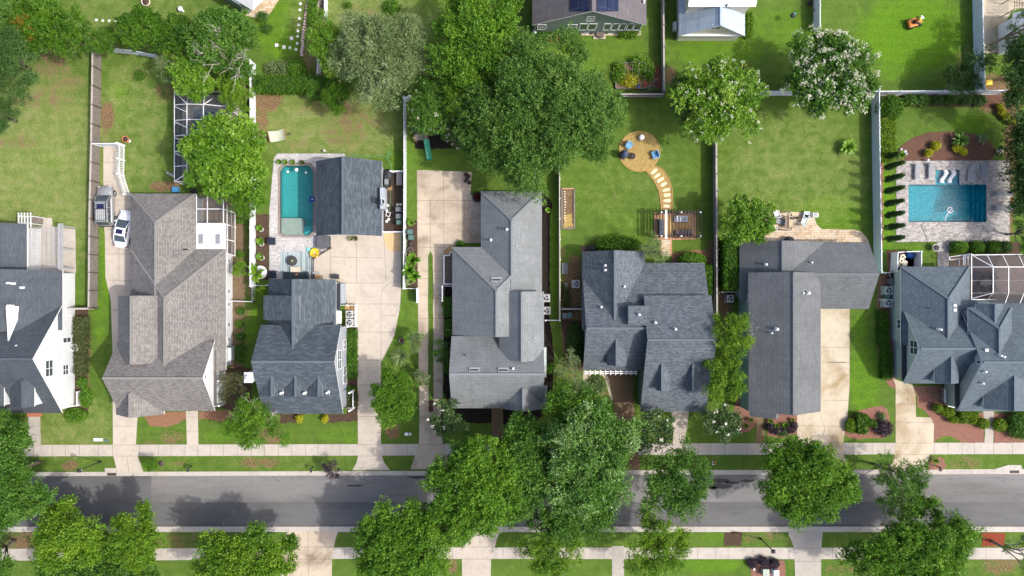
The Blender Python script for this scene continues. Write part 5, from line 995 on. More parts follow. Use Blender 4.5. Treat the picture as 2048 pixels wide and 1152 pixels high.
tree('magnolia with a few white flowers at the corner of the silver grey house', 895, 832, 40, 44, 5.5, 'gloss', 'round', MG, name='magnolia_tree', flowers=.03, fl=FLOWERP)
tree('magnolia with a few white flowers beside the sunken drive', 1302, 856, 48, 44, 6, 'gloss', 'round', MG, name='magnolia_tree', flowers=.03, fl=FLOWERP)
tree('magnolia with many white flowers by the red mulch bed of the teal house', 1438, 840, 44, 44, 6, 'gloss', 'round', MG, name='magnolia_tree', flowers=.07, fl=FLOWERP)
tree('upper half of the yellow green tree row squeezed between two houses', 1455, 668, 44, 56, 9, 'yellow', 'loose', 'narrow trees between the houses', bare=1)
tree('lower half of the yellow green tree row beside the dormers', 1440, 758, 48, 48, 9, 'yellow', 'street', 'narrow trees between the houses')
tree('small grey green tree beside the trellised garage house', 1137, 735, 32, 36, 4.5, 'grey', 'small', 'small yard trees', dens=1.3)
tree('pale green low tree on the dry front grass', 1160, 775, 26, 22, 4, 'grey', 'small', 'small yard trees', dens=1.2)
tree('round glossy green tree by the flagstone patio', 1491, 443, 58, 50, 6.5, 'lime', 'round', RG, dens=1.7)
tree('grey green tree leaning over the roof near the pergola path', 1305, 503, 34, 34, 5.5, 'grey', 'small', RG, dens=1.5)
tree('white flowering tree between the path garden and wide lawn', 1428, 207, 84, 86, 7.5, 'lime', 'myrtle', 'white flowering trees', name='flowering_tree', flowers=.48, dens=1.1)
tree('larger round tree smothered in white blossom at the rear fence', 1645, 158, 90, 90, 7.5, 'mid', 'round', 'white flowering trees', name='flowering_tree', flowers=.85, dens=1.1)
tree('dark green shade tree behind the smaller white flowering tree', 1365, 200, 34, 50, 6, 'dark', 'loose', RG)
tree('huge dark oak above the silver grey house', 1095, 225, 142, 145, 12, 'oak', 'oak', 'big oaks in the rear garden', name='oak_tree', dens=1.25)
tree('dark oak lobe over the lawn near the fire pit', 1168, 232, 62, 84, 10.5, 'oak', 'oak', 'big oaks in the rear garden', name='oak_tree', dens=1.1)
tree('dark oak lobe above the wide driveway corner', 1015, 310, 70, 62, 10, 'oak', 'oak', 'big oaks in the rear garden', name='oak_tree', dens=1.1)
tree('dark oak lobe squeezed against the loose flowering tree', 972, 232, 52, 84, 9.5, 'oak', 'oak', 'big oaks in the rear garden', name='oak_tree', dens=1.1)
tree('bright vigorous tree above the big oak', 958, 86, 98, 96, 11, 'bright', 'street', RG, dens=1.15)
tree('pale grey green willow like tree over the dry rear lawn', 770, 118, 88, 96, 9.5, 'grey', 'willow', RG, name='willow_tree', bare=1)
tree('loose flowering tree with white tufts above the green slide', 868, 220, 52, 66, 7, 'mid', 'loose', 'white flowering trees', name='flowering_tree', flowers=.06)
tree('low end of the loose flowering tree over the black mulch', 905, 268, 32, 26, 5.5, 'mid', 'loose', 'white flowering trees', name='flowering_tree', flowers=.13)
tree('yellow green feathery conifer amid the flowering tree and the oak', 918, 205, 32, 42, 8.5, 'yellow', 'conifer', RG, name='conifer_tree')
tree('bright green tree beside the short white fence and dry lawn', 660, 92, 40, 60, 7, 'lime', 'loose', RG)
tree('leafy bush tree at the end of the hedge above the turquoise pool lawn', 676, 195, 34, 38, 4, 'hedge', 'street', RG, dens=1.2)
tree('glossy dark magnolia behind the bleached dead tree', 452, 90, 80, 66, 8, 'mid', 'round', RG, name='magnolia_tree')
tree('bright glossy tree above the pool cage', 400, 160, 56, 46, 6.5, 'lime', 'round', RG)
tree('yellowish end of the glossy tree by the white fence', 480, 185, 28, 50, 6, 'yellow', 'round', RG)
tree('bleached leafless dead tree standing in the dark magnolia', 465, 122, 46, 48, 10, 'mid', 'sparse', RG, name='dead_tree', gap=.97, bare=12)
tree('perfectly round light green tree over the pool cage', 463, 322, 92, 90, 8.5, 'lime', 'round', RG, dens=1.35)
tree('dark feathery tree tucked below the round light green tree', 500, 395, 48, 40, 6, 'bright', 'street', RG)
tree('dark shaggy conifer spreading in the corner above the pale lawn', 38, 130, 66, 70, 9.5, 'dark', 'conifer', RG, name='conifer_tree', dens=1.1, tpx=(60, 140))
tree('dark conifer at the frame edge beside the pale lawn', 15, 235, 50, 46, 7.5, 'dark', 'conifer', RG, name='conifer_tree', tpx=(32, 242))
tree('dark green tree at the very corner of the frame', 10, 40, 55, 60, 9, 'oak', 'oak', RG)
tree('bright bushy tree tipped with orange above the pale lawn', 92, 58, 66, 54, 7, 'hedge', 'round', RG)
tree('bushy green tree at the top of the wooden fence', 145, 72, 54, 52, 6.5, 'hedge', 'round', RG)
tree('low orange tinted growth between the corner conifer and bushy tree', 75, 62, 26, 34, 7.6, 'orange', 'sparse', RG, name='shrub', cat='shrub', trunk=False)
tree('small round bush tree over the fence corner', 218, 86, 36, 30, 4, 'hedge', 'round', RG)
tree('wide clipped looking tree behind the white rear fence', 300, 68, 60, 48, 6, 'hedge', 'round', RG)
tree('rounded tree joining the hedge row to the dead tree', 368, 80, 54, 52, 6, 'hedge', 'round', RG)
tree('wispy grey tree at the shady corner of the side lawn', 342, 130, 26, 40, 5, 'grey', 'sparse', RG, gap=.1)
tree('large dark conifer behind the white corner fence', 2035, 158, 68, 80, 9, 'dark', 'conifer', RG, name='conifer_tree', dens=1.6, tpx=(2020, 160))
tree('small dark pine by the white fence junction', 1915, 168, 44, 32, 4.5, 'dark', 'conifer', RG, name='conifer_tree')
tree('dark tree overhanging the corner of the white house', 2035, 62, 38, 46, 7.5, 'dark', 'loose', RG)
tree('wall of dark shrubs along the shaded side of the pool deck', 2050, 340, 28, 130, 5, 'dark', 'loose', RG, name='shrub_row', cat='shrub')
tree('bright bushy tree at the corner of the pool deck', 2050, 465, 30, 44, 5, 'mid', 'loose', RG)
tree('burgundy brown bushy tree beside the metal chimney', 470, 772, 34, 40, 3.5, 'olive', 'loose', 'small yard trees')
tree('dark green bush tree between the driveway strips and shrubs', 884, 704, 22, 26, 3, 'mid', 'small', 'small yard trees', dens=1.2)
tree('thin pale tree over the driveway strips below the lawn', 835, 680, 20, 24, 3.5, 'grey', 'sparse', 'small yard trees', dens=1.3)
tree('pale leafless looking shrub tree over the driveway strips', 846, 755, 20, 20, 3, 'grey', 'sparse', 'small yard trees', bare=1)
tree('purple leaved sapling at the kerb opposite the court drive', 668, 935, 24, 18, 2.6, 'purple', 'sparse', 'small yard trees', gap=.2)
tree('green sapling on the kerb strip beside the manhole cover', 306, 928, 15, 15, 2.3, 'bright', 'small', 'small yard trees')
tree('variegated shrub beside the white slatted gate', 526, 590, 14, 22, 2.5, 'yellow', 'small', 'small yard trees', trunk=False)
tree('leafy rear shrub against the white rail and grey house wall', 484, 560 - 20, 13, 18, 3, 'yellow', 'small', 'small yard trees')
# ---------------------------------------------------------------- cypress row
for i, (y, wd) in enumerate(((318, 'hidden nearest the clipped hedge'), (338, 'second from the clipped hedge'), (362, 'third from the clipped hedge'), (385, 'fourth from the clipped hedge'), (410, 'fourth from the storage enclosure'), (433, 'third from the storage enclosure'), (457, 'second from the storage enclosure'), (480, 'nearest the storage enclosure'))):
    TN[0] += 1; rng = np.random.default_rng(50 + i); x, y_ = G(1764, y); hh = 4.6 if i else 3.6; t = thing('cypress_tree', 'slim pointed dark cypress on the white fence, ' + wd, 'tree', (x, y_, 0), 0, 'row of slim cypresses along the white fence')
    z = rng.uniform(.15, 1, 150) ** .8 * hh; r = .30 * np.sin(np.pi * np.clip(z / hh, .0, 1) ** .6) * .95 + .03; a = rng.uniform(0, 6.28, 150); cen = np.stack([r * np.cos(a) * .8, r * np.sin(a) * .8, z], 1)
    V, Q, v = leafcloud(rng, cen, np.full(150, .09), 8, .18, .07, k=4, slen=.26, up=.1, dirs=np.tile([0, 0, 1.6], (150, 1)), vbase=rng.normal(size=150) * .1 - .1); o = npmesh('crown', V, Q, LM['dark'], v); o.parent = t
    m = MB(); m.cyl(0, 0, 0, .6, .06, .04, 7); m.build('trunk', BARK, t)
# ---------------------------------------------------------------- hedges and shrubs
CS = 'clipped shrubs beside the houses'; GS = 'golden round shrubs by the deep blue pool'
hedge('long green hedge along the rear of the turquoise pool lawn', 582, 167, 74, 15, 1.8, 'hedge', True)
hedge('leafy hedge stub joining the long green hedge and bush tree', 640, 178, 24, 16, 1.8, 'mid', True)
hedge('unclipped dry hedge bed below the stepping squares', 555, 136, 24, 12, .8, 'grey', False, name='shrub', cat='shrub', loose=.15)
hedge('bright shrub between the dry hedge bed and dark bed', 592, 135, 16, 14, 1.2, 'bright', False, name='shrub', cat='shrub', loose=.15)
hedge('tall dark hedge against the wall of the teal sided house', 1461, 528, 13, 50, 2.6, 'hedge', True)
hedge('leafy shrub row behind the blue grey roof', 1238, 490, 42, 13, 1.8, 'hedge', False, name='shrub_row', cat='shrub', loose=.25)
hedge('round clipped bush by the brick path end', 1386, 520, 26, 14, 1.6, 'bright', False, name='shrub', cat='shrub')
hedge('narrow hedge beside the eave of the blue grey house', 1415, 560, 7, 28, 1.4, 'hedge', True)
hedge('big round clipped bush in the fence corner', 1784, 214, 23, 24, 2.4, 'hedge', False, name='shrub', cat='shrub', loose=.12)
hedge('flat topped rectangular hedge between round bush and cypresses', 1774, 279, 14, 41, 1.8, 'box', True, loose=.05, dens=1.7)
for i, (x, r, l, nm) in enumerate(((1822, 12, 'mid', 'bushy shrub nearest the round clipped bush under the rear fence'), (1846, 14, 'mid', 'broad bushy shrub second along the rear fence bed'), (1876, 11, 'dark', 'dull shrub in the middle of the rear fence bed'), (1904, 11, 'mid', 'compact shrub in the rear bed below the small dark pine'), (1932, 11, 'dark', 'dark shrub in the rear bed under the fence junction'), (1960, 12, 'dark', 'last dark shrub of the rear bed before the conifer'))):
    hedge(nm, x, 200, r, 9, 1.1, l, False, 'shrubs under the rear fence', 'shrub', 'shrub', loose=.12)
for x, y, r, nm in ((1874, 290.5, 10, 'larger golden ball shrub beside the small one in the crescent bed'), (1859, 305, 8, 'smaller golden ball shrub nearest the fence in the crescent bed'), (1917, 294, 10, 'golden shrub under the fern palm in the crescent bed'), (1928.5, 302, 8, 'small golden shrub touching the palm shrub in the crescent bed'), (2006.7, 223, 8, 'upper golden shrub of three below the conifer'), (2015.5, 233, 8, 'middle golden shrub of three below the conifer'), (2027, 241, 8, 'lowest golden shrub of three below the conifer'), (2002, 211, 6, 'shaded golden shrub under the conifer boughs')):
    hedge(nm, x, y, r * .86, r * .86, .9, 'gold', False, GS, 'shrub', 'shrub', loose=.03, core=(.16, .17, .01))
for x, r, l, nm in ((1922, 15, 'bright', 'largest round shrub between pool deck and lanai, next to the paver walk'), (1958, 13, 'hedge', 'middle round shrub between pool deck and lanai'), (1990, 13, 'hedge', 'third round shrub along the pool deck edge'), (2014, 11, 'dark', 'dark round shrub at the end of the pool deck row')):
    hedge(nm, x, 494, r, 11, 1.3, l, False, 'shrubs between pool deck and lanai', 'shrub', 'shrub')
for x, y, a, b_, nm in ((1766, 628.5, 8, 6, 'small clipped block by the rail below the condensers'), (1768, 664, 8, 26, 'long clipped hedge block on the grey wall with window'), (1772, 697, 7, 6, 'short clipped block between two long hedge blocks'), (1774, 731, 8, 26, 'long clipped hedge block nearest the cream driveway')):
    hedge(nm, x, y, a, b_, .8, 'hedge', True, 'clipped hedge blocks in the red side bed', core=(.02, .06, .005))
for x, y, a, b_, nm in ((1878, 817, 10, 9, 'clipped shrub nearest the brick landing'), (1898, 824, 14, 12, 'wide clipped mound beside the porch rail'), (1909, 840, 11, 8, 'low clipped ball in front of the wide mound'), (1928, 840, 10, 9, 'middle clipped ball in the red mulch front bed'), (1946, 841, 10, 9, 'clipped ball nearest the grey walk'), (1938, 829, 20, 5, 'long clipped strip under the front eave'), (1969, 848, 13, 12, 'boxy clipped shrub overlapping the grey walk'), (2003, 851, 14, 13, 'boxy clipped shrub across the grey walk')):
    hedge(nm, x, y, a * .86, b_ * .86, 1.0, 'box', nm.startswith('long'), 'clipped shrubs before the steel blue house', 'shrub', 'shrub', loose=.03)
hedge('shaggy dark shrub at the frame edge beyond the boxy shrubs', 2042, 850, 18, 26, 1.4, 'mid', False, name='shrub', cat='shrub', loose=.2)
hedge('flat clipped oval hedge in the island bed, nearest the tan driveway', 1704, 852, 9, 13, .9, 'box', False, 'clipped shrubs in the island bed', 'shrub', 'shrub')
hedge('upright rectangular hedge block in the island bed', 1724, 848, 9, 18, 1.1, 'hedge', True, 'clipped shrubs in the island bed', 'shrub', 'shrub')
hedge('small paired shrub beside the rectangular block in the island bed', 1741, 845, 7, 7, .8, 'hedge', False, 'clipped shrubs in the island bed', 'shrub', 'shrub')
hedge('smaller paired shrub beside the purple one in the island bed', 1751, 849, 6, 7, .7, 'hedge', False, 'clipped shrubs in the island bed', 'shrub', 'shrub')
hedge('purple leaved shrub in the island bed', 1770, 857, 14, 13, 1.0, 'purple', False, name='shrub', cat='shrub', loose=.16, core=(.02, .012, .02))
hedge('spiky pale green plant at the top of the island bed', 1764, 834, 6, 8, .5, 'grey', False, name='shrub', cat='shrub', loose=.15)
for x, y, a, b_, nm in ((1541, 855, 8, 7, 'end'), (1553, 862, 9, 7, 'lower'), (1568, 865, 9, 7, 'middle'), (1581, 860, 9, 7, 'outer'), (1589, 852, 6, 8, 'tip')):
    hedge('dark purple mound, %s of the curved row before the teal house' % nm, x, y, a, b_, .7, 'purple', False, 'curved row of dark purple mounds', 'shrub', 'shrub', core=(.02, .014, .016))
for x, y, r, nm in ((1502, 839, 6, 'spiky yucca beside the porch steps of the teal house'), (1492, 852, 6, 'spiky yucca under the many flowered magnolia'), (1541, 842, 7, 'spiky yucca beyond the brown walk of the teal house'), (1553, 851, 6, 'low yucca behind the purple mounds'), (1571, 850, 9, 'largest bright yucca behind the purple mounds'), (1585, 840, 5, 'smallest yucca against the charcoal roof corner')):
    rosette(nm, x, y, r, .7, 'bright', 26, .09, .3, 'yucca', 'plant', 'yuccas in the red mulch')
for x, y, a, b_, nm in ((896, 605, 10, 9, 'first and largest clipped mound below the small gate'), (897, 624, 9, 8, 'second clipped mound below the small gate'), (899, 648, 8, 8, 'third clipped mound beside the driveway strip'), (899, 664, 8, 8, 'fourth clipped mound beside the driveway strip'), (895, 737, 7, 8, 'clipped mound past the dark bush tree')):
    hedge(nm + ' of the silver grey house', x, y, a, b_, .9, 'hedge', True, 'clipped mounds beside the driveway strip', 'shrub', 'shrub', core=(.02, .06, .005))
hedge('round shrub in black mulch near the fence corner', 1100, 737, 9, 9, .9, 'hedge', False, 'shrubs in the black mulch', 'shrub', 'shrub')
hedge('small round shrub in black mulch nearest the street trees', 1099, 792, 8, 8, .9, 'hedge', False, 'shrubs in the black mulch', 'shrub', 'shrub')
rosette('single lime green plant in the black mulch bed', 1096, 420, 7, .5, 'lime', 24, .14)
rosette('bright lime palm plant alone on the wide lawn', 1697, 293, 19, 1.3, 'lime', 34, .26, .6)
rosette('fern palm in the crescent bed by the deep blue pool', 1923, 279, 19, 1.5, 'mid', 34, .2, .6, 'palm', 'palm')
rosette('faint green clump at the end of the crescent bed', 1965, 278, 13, .5, 'grey', 26, .14)
rosette('leafy clump at the fence end of the crescent bed', 1803, 310, 10, .7, 'bright', 24, .16)
rosette('grey green fountain grass clump on the lawn beside the driveway strips', 800, 712, 24, 1.1, 'grey', 90, .05, .5, 'fountain_grass')
rosette('small bright plant at the top of the bin row', 822, 446, 9, .8, 'lime', 26, .14)
for x, y, r, hh, nm in ((824, 520, 18, 2.4, 'tallest banana plant arching over the driveway strip'), (818, 540, 17, 2.8, 'banana plant reaching over the white fence'), (828, 552, 15, 2.0, 'dense banana plant at the lawn end'), (820, 562, 11, 1.2, 'low dry fern below the banana plants')):
    rosette(nm, x, y, r, hh, 'grey' if 'dry' in nm else 'bright', 14 if hh > 1.5 else 30, .34 if hh > 1.5 else .1, .6, 'banana_plant' if hh > 1.5 else 'fern', 'plant', None, .5 if hh > 1.5 else 0)
u_ = 0
for x, y, r, l, nm in ((519, 456, 8, 'lime', 'top'), (520, 482, 9, 'lime', 'middle'), (520, 513, 9, 'lime', 'lowest')):
    rosette('lime leafed plant in the %s white pot of the mulch bed' % nm, x, y, r, .9, l, 26, .15, .4, 'potted_plant', 'plant', 'potted plants in the mulch bed')
rosette('yellowing palm leaning over the white fence near the round table', 512, 545, 22, 2.0, 'yellow', 16, .3, .6, 'palm', 'palm', None, .9)
for x, y, a, b_, l, nm in ((480, 440, 7, 6, 'bright', 'small round shrub beside the screened porch'), (479, 508, 6, 6, 'bright', 'small shrub below the screened porch corner'), (481, 531, 7, 7, 'mid', 'dark shrub opposite the yellowing palm'), (481, 622, 7, 6, 'mid', 'shrub just below the low rail fence'), (479, 648, 7, 6, 'bright', 'shrub midway along the tan roofed house wall'), (480, 674, 8, 7, 'mid', 'dark round shrub near the bay of the tan roofed house'), (480, 698, 9, 10, 'mid', 'large dark shrub beside the bay of the tan roofed house'), (478, 718, 8, 7, 'mid', 'last shrub before the burgundy tree')):
    hedge(nm, x, y, a, b_, .8, l, False, 'shrubs in the side bed of the tan roofed house', 'shrub', 'shrub', loose=.12)
for x, y, a, b_, l, bx, nm in ((161, 728, 9, 20, 'olive', True, 'boxy brown hedge block below the condenser'), (161, 665, 11, 30, 'olive', True, 'sparse brown hedge block under the gable windows'), (160, 699, 9, 8, 'olive', True, 'short brown hedge block beside the condenser'), (150, 832, 20, 13, 'bright', False, 'bright rounded shrub at the porch corner'), (163, 765, 8, 10, 'bright', False, 'green shrub along the white wall end'), (170, 795, 10, 18, 'bright', False, 'leafy shrub row end beside the porch')):
    hedge(nm + ' of the white house', x, y, a, b_, .9, l, bx, 'shrubs beside the white house', 'shrub', 'shrub', loose=.1)
for x, y, a, b_, nm in ((704, 686, 8, 26, 'long clipped hedge along the court drive'), (704, 732, 8, 24, 'second clipped hedge along the court drive'), (703, 781, 8, 7, 'small square hedge by the porch rail'), (704, 800, 9, 12, 'browned clipped hedge at the front corner')):
    hedge(nm + ' of the grey house', x, y, a, b_, .7, 'olive' if 'browned' in nm else 'hedge', True, 'hedges along the court drive', core=(.03, .05, .008))
hedge('golden green shrub on the chimney side of the landing', 598, 838, 6, 7, .8, 'gold', False, name='shrub', cat='shrub', core=(.16, .17, .01)); hedge('golden green shrub on the drive side of the landing', 649, 838, 6, 7, .8, 'gold', False, name='shrub', cat='shrub', core=(.16, .17, .01))
hedge('maroon shrub in the curved brick planter at the drive corner', 954, 394, 8, 9, .8, 'maroon', False, name='shrub', cat='shrub', core=(.04, .008, .01)); hedge('low green shrub at the edge of the wide driveway', 921, 487, 8, 5, .6, 'hedge', False, name='shrub', cat='shrub')
hedge('bright leafy shrub against the pale garage wall', 1499, 48, 5, 22, 1.2, 'yellow', True, name='shrub', cat='shrub')
for x, y, a, b_, l, nm in ((1086, 70, 10, 9, 'bright', 'tall green plant at the corner of the green house'), (1110, 64, 6, 7, 'lime', 'slim lime plant between the brick planters'), (1132, 62, 7, 9, 'lime', 'feathery lime plant at the sunroom corner'), (1147, 76, 7, 6, 'hedge', 'round shrub beside the brick planter'), (1250, 67, 10, 5, 'yellow', 'leafy shrub under the sunroom glass'), (1268, 68, 9, 5, 'yellow', 'leafy shrub at the end of the sunroom')):
    hedge(nm, x, y, a, b_, .9, l, False, 'plants at the green house', 'shrub', 'shrub', loose=.16)
for x, y, a, b_, l, nm in ((1240, 145, 9, 15, 'lime', 'leafy crop row along the open side of the garden bed'), (1262, 160, 12, 10, 'gold', 'yellowing crop in the middle of the garden bed'), (1276, 122, 10, 7, 'lime', 'arching lime vine at the head of the garden bed'), (1273, 145, 8, 9, 'yellow', 'bean tangle on the garden frame'), (1296, 140, 8, 16, 'lime', 'tall green crop beside the red mulch walk'), (1302, 182, 9, 6, 'grey', 'cabbage leaves by the weathered fence')):
    hedge(nm, x, y, a * 1.25, b_ * 1.2, .8, l, False, 'vegetables in the garden bed', 'vegetable_plant', 'vegetables', loose=.2, core=(.03, .05, .01))
hedge('young shrub on the lawn near the stone terrace', 533, 55, 9, 8, .8, 'mid', False, name='shrub', cat='shrub', loose=.14); hedge('terrace shrub at the corner of the stone terrace', 524, 32, 9, 8, .8, 'mid', False, name='shrub', cat='shrub', loose=.14)
hedge('leafy strip of low growth between the brick edgings', 624, 22, 7, 26, .6, 'bright', True, name='shrub', cat='shrub', loose=.14)
for x, y, r, nm in ((696, 9, 6, 'round tuft on the dry lawn nearest the white fence'), (782, 14, 14, 'bright tuft bush behind the willow like tree'), (703, 46, 5, 'tiny tuft on the dry lawn above the willow like tree'), (278, 150, 9, 'low sprout on the bare patch beside the side lawn')):
    hedge(nm, x, y, r, r, .6, 'bright', False, 'tufts on the dry lawns', 'shrub', 'shrub', loose=.16)
hedge('thick shrub against the shaded wall of the trellised house', 1150, 690, 11, 40, 1.2, 'dark', False, name='shrub', cat='shrub', loose=.2)
hedge('untidy plants against the pale fence of the side yard', 1131, 590, 6, 22, .6, 'olive', False, name='shrub', cat='shrub', loose=.25)
hedge('weedy grass tuft inside the curved path', 1193, 770, 16, 16, .4, 'grey', False, name='shrub', cat='shrub', loose=.2)
rosette('spiky flowering shrub at the mailbox of the cream driveway', 1871, 922, 10, .8, 'yellow', 30, .1); rosette('low fern by the front step of the white house', 30, 840, 20, .5, 'bright', 40, .1, name='fern')
for x, y, nm in ((1507, 1128, 'nearest the pale box'), (1528, 1124, 'behind the two utility boxes'), (1550, 1128, 'nearest the grey driveway')):
    hedge('dark purple shrub around the utility boxes, ' + nm, x, y, 9, 9, .8, 'purple', False, 'dark purple shrubs around the utility boxes', 'shrub', 'shrub', core=(.02, .014, .016))
# ---------------------------------------------------------------- cars
def loft(m, secs):
    n = len(secs[0]); vs = [p for s in secs for p in s]
    fs = [(i * n + j, i * n + (j + 1) % n, (i + 1) * n + (j + 1) % n, (i + 1) * n + j) for i in range(len(secs) - 1) for j in range(n)]
    fs += [tuple(range(n)), tuple(reversed(range((len(secs) - 1) * n, len(secs) * n)))]
    return m.add(vs, fs, True)
def car(label, px, py, ang, L, W, belt, top, paint, suv):
    t = thing('parked_car', label, 'car', (*G(px, py), .03), ang, 'cars parked on the drive'); hw = W / 2
    def sec(x, w, z0, z1): return [(x, -w * .9, z0), (x, -w, z0 + .2), (x, -w, z1 - .16), (x, -w * .86, z1), (x, w * .86, z1), (x, w, z1 - .16), (x, w, z0 + .2), (x, w * .9, z0)]
    f, r = L / 2, -L / 2; m = MB()
    if suv: B = [(r, .84, .45, belt - .1), (r + .12, .95, .3, belt), (r + 1.0, 1, .25, belt + .02), (0, 1, .25, belt), (f - 1.35, 1, .25, belt), (f - .9, .99, .25, belt - .02), (f - .3, .94, .28, belt - .1), (f - .05, .82, .34, belt - .28), (f, .72, .4, belt - .4)]
    else: B = [(r, .74, .45, belt - .16), (r + .15, .88, .3, belt - .04), (r + .7, .97, .22, belt + .03), (0, 1, .2, belt), (f - 1.5, 1, .2, belt), (f - .9, .97, .22, belt - .08), (f - .35, .88, .25, belt - .2), (f - .08, .74, .3, belt - .32), (f, .62, .36, belt - .42)]
    loft(m, [sec(x, w * hw, a, b) for x, w, a, b in B]); m.build('body', paint, t)
    gw = hw * .9; m = MB()
    if suv: GX = [(r + .06, belt - .02, .93), (r + .38, top - .04, .82), (r + 1.0, top, .84), (f - 2.05, top - .02, .82), (f - 1.22, belt + .02, .9)]
    else: GX = [(r + .62, belt + .02, .86), (r + 1.35, top - .05, .74), (r + 2.0, top, .76), (f - 2.25, top - .03, .74), (f - 1.25, belt + .02, .88)]
    def gsec(x, z, w): return [(x, -hw * .95 * (w + .06), belt - .05), (x, -hw * w, z), (x, hw * w, z), (x, hw * .95 * (w + .06), belt - .05)]
    loft(m, [gsec(*g) for g in GX]); m.sm = set(); m.build('window', GLASS, t)
    m = MB(); x0, x1 = GX[1][0], GX[3][0]; k = 6
    for i in range(k):
        a, b = x0 + (x1 - x0) * i / k, x0 + (x1 - x0) * (i + 1) / k; za, zb = [GX[1][1] + .06 * math.sin(math.pi * min(1, max(0, (q - x0) / (x1 - x0)))) + .015 for q in (a, b)]; w = hw * (GX[2][2] + .015)
        m.add([(a, -w, za - .03), (b, -w, zb - .03), (b, w, zb - .03), (a, w, za - .03), (a, -w * .8, za + .03), (b, -w * .8, zb + .03), (b, w * .8, zb + .03), (a, w * .8, za + .03)], [(4, 5, 6, 7), (0, 1, 5, 4), (2, 3, 7, 6), (3, 0, 4, 7), (1, 2, 6, 5)], True)
    for s in (-1, 1):
        for i, j in ((0, 1), (3, 4)):
            p, q = GX[i], GX[j]; m.bar((p[0], s * hw * (p[2] - .005), p[1]), (q[0], s * hw * (q[2] - .005), q[1]), .09, .06)
        for u in ((.38, .7) if suv else (.5,)): x = x0 + (x1 - x0) * u; m.bar((x, s * hw * .955, belt), (x, s * hw * .83, top), .07, .05)
    m.build('roof', paint, t); m = MB(); xs = x1 - (.62 if suv else .5); m.box((xs, 0, GX[2][1] + .078), (.55, hw * .9, .02)); m.build('sunroof', glossy('sunroof_glass', (.01, .012, .05), .08, .8), t)
    if suv:
        m = MB()
        for s in (-1, 1): m.bar((x0 + .1, s * hw * .7, top + .14), (x1 - .1, s * hw * .7, top + .14), .06)
        for u in (.06, .62): m.bar((x0 + (x1 - x0) * u, -hw * .7, top + .16), (x0 + (x1 - x0) * u, hw * .7, top + .16), .06)
        m.build('roof_rack', BLACK, t); m = MB()
        for i in range(5): m.bar((x0 + .2, hw * (-.48 + .24 * i), top + .085), (x0 + (x1 - x0) * .62, hw * (-.48 + .24 * i), top + .085), .035, .03)
        m.build('roof_rib', PALE, t)
    for x in (f - .92, r + .9):
        for s in (-1, 1):
            m = MB(); R = .37 if suv else .33; n = 16; v = [(x + R * math.cos(6.283 * i / n), s * (hw - .2 + d), R + R * math.sin(6.283 * i / n)) for d in (0, .225) for i in range(n)]
            m.add(v, [(i, (i + 1) % n, n + (i + 1) % n, n + i) for i in range(n)] + [tuple(range(n)), tuple(range(n, 2 * n))]); wh = m.build('wheel', DARK, t)
            m = MB(); v = [(x + R * .6 * math.cos(6.283 * i / 10), s * (hw + .03), R + R * .6 * math.sin(6.283 * i / 10)) for i in range(10)]; m.add(v + [(x, s * (hw + .045), R)], [(i, (i + 1) % 10, 10) for i in range(10)]); m.build('rim', STEEL, wh)
    for s in (-1, 1):
        m = MB(); m.box((f - .17, s * hw * .66, belt - .27), (.16, .34, .13), -s * .25); m.build('headlight', glossy('headlight_glass', (.55, .57, .6), .1), t)
        m = MB(); m.box((r + .08, s * hw * .78, belt - .12), (.12, .22, .2)); m.build('taillight', glossy('taillight_red', (.3, .012, .01), .2), t)
        m = MB(); m.ball((f - 1.5, s * (hw + .1), belt + .06), (.1, .13, .09), 8, 5); m.build('wing_mirror', paint, t)
    m = MB(); m.box((r - .02, 0, .5), (.16, W * .86, .2)); m.build('bumper', DARK if suv else paint, t)
    return t
car('silver sport utility vehicle with roof rack parked along the wooden fence', 218.5, 413, math.pi / 2 + .03, 4.95, 1.95, 1.08, 1.78, glossy('silver_paint', (.30, .31, .31), .28, .5, .6, .35), True)
car('white sedan with a dark sunroof tucked beside the tan roofed house', 253.5, 458, math.pi / 2 - .17, 4.6, 1.8, .92, 1.42, glossy('white_car_paint', (.72, .74, .77), .2, .5, .6), False)
# ---------------------------------------------------------------- street furniture
def lamp(base, label):
    t = thing('street_lamp', label, 'street lamp', (*G(*base), 0), 0, 'lamp posts along the street'); m = MB(); m.lathe(0, 0, [(.14, 0), (.14, .25), (.07, .4), (.055, 3.6), (.05, 3.75)], 10); m.build('pole', BLACK, t)
    m = MB(); m.box((0, 0, 3.78), (.2, .2, .06)); m.box((0, 0, 4.2), (.46, .46, .06)); m.box((0, 0, 4.29), (.36, .36, .14), 0, .35)
    for a in (-1, 1):
        for b in (-1, 1): m.bar((a * .1, b * .1, 3.8), (a * .19, b * .19, 4.2), .035)
    m.build('lantern', BLACK, t); m = MB(); m.box((0, 0, 3.98), (.24, .24, .34)); m.build('lamp_glass', glossy('lamp_glass', (.3, .33, .34), .2), t)
lamp((201, 923), 'black lamp post leaning out over the kerb by the drain inlet'); lamp((1521, 1077), 'black lamp post across the road beside the grey driveway')
def mailbox(base, label):
    t = thing('mailbox', label, 'mailbox', (*G(*base), 0), 0, 'kerbside mailboxes'); m = MB(); m.box((0, 0, .55), (.1, .1, 1.1)); m.bar((0, -.35, .95), (0, .1, .95), .08); m.build('post', BLACK, t)
    m = MB(); P = [(-.11, 0), (.11, 0), (.11, .16), (.07, .24), (-.07, .24), (-.11, .16)]; m.add([(x, y, z + 1.0) for y in (-.42, .12) for x, z in P], [tuple(range(6)), tuple(range(11, 5, -1))] + [(i, (i + 1) % 6, 6 + (i + 1) % 6, 6 + i) for i in range(6)]); m.build('box', DARK, t)
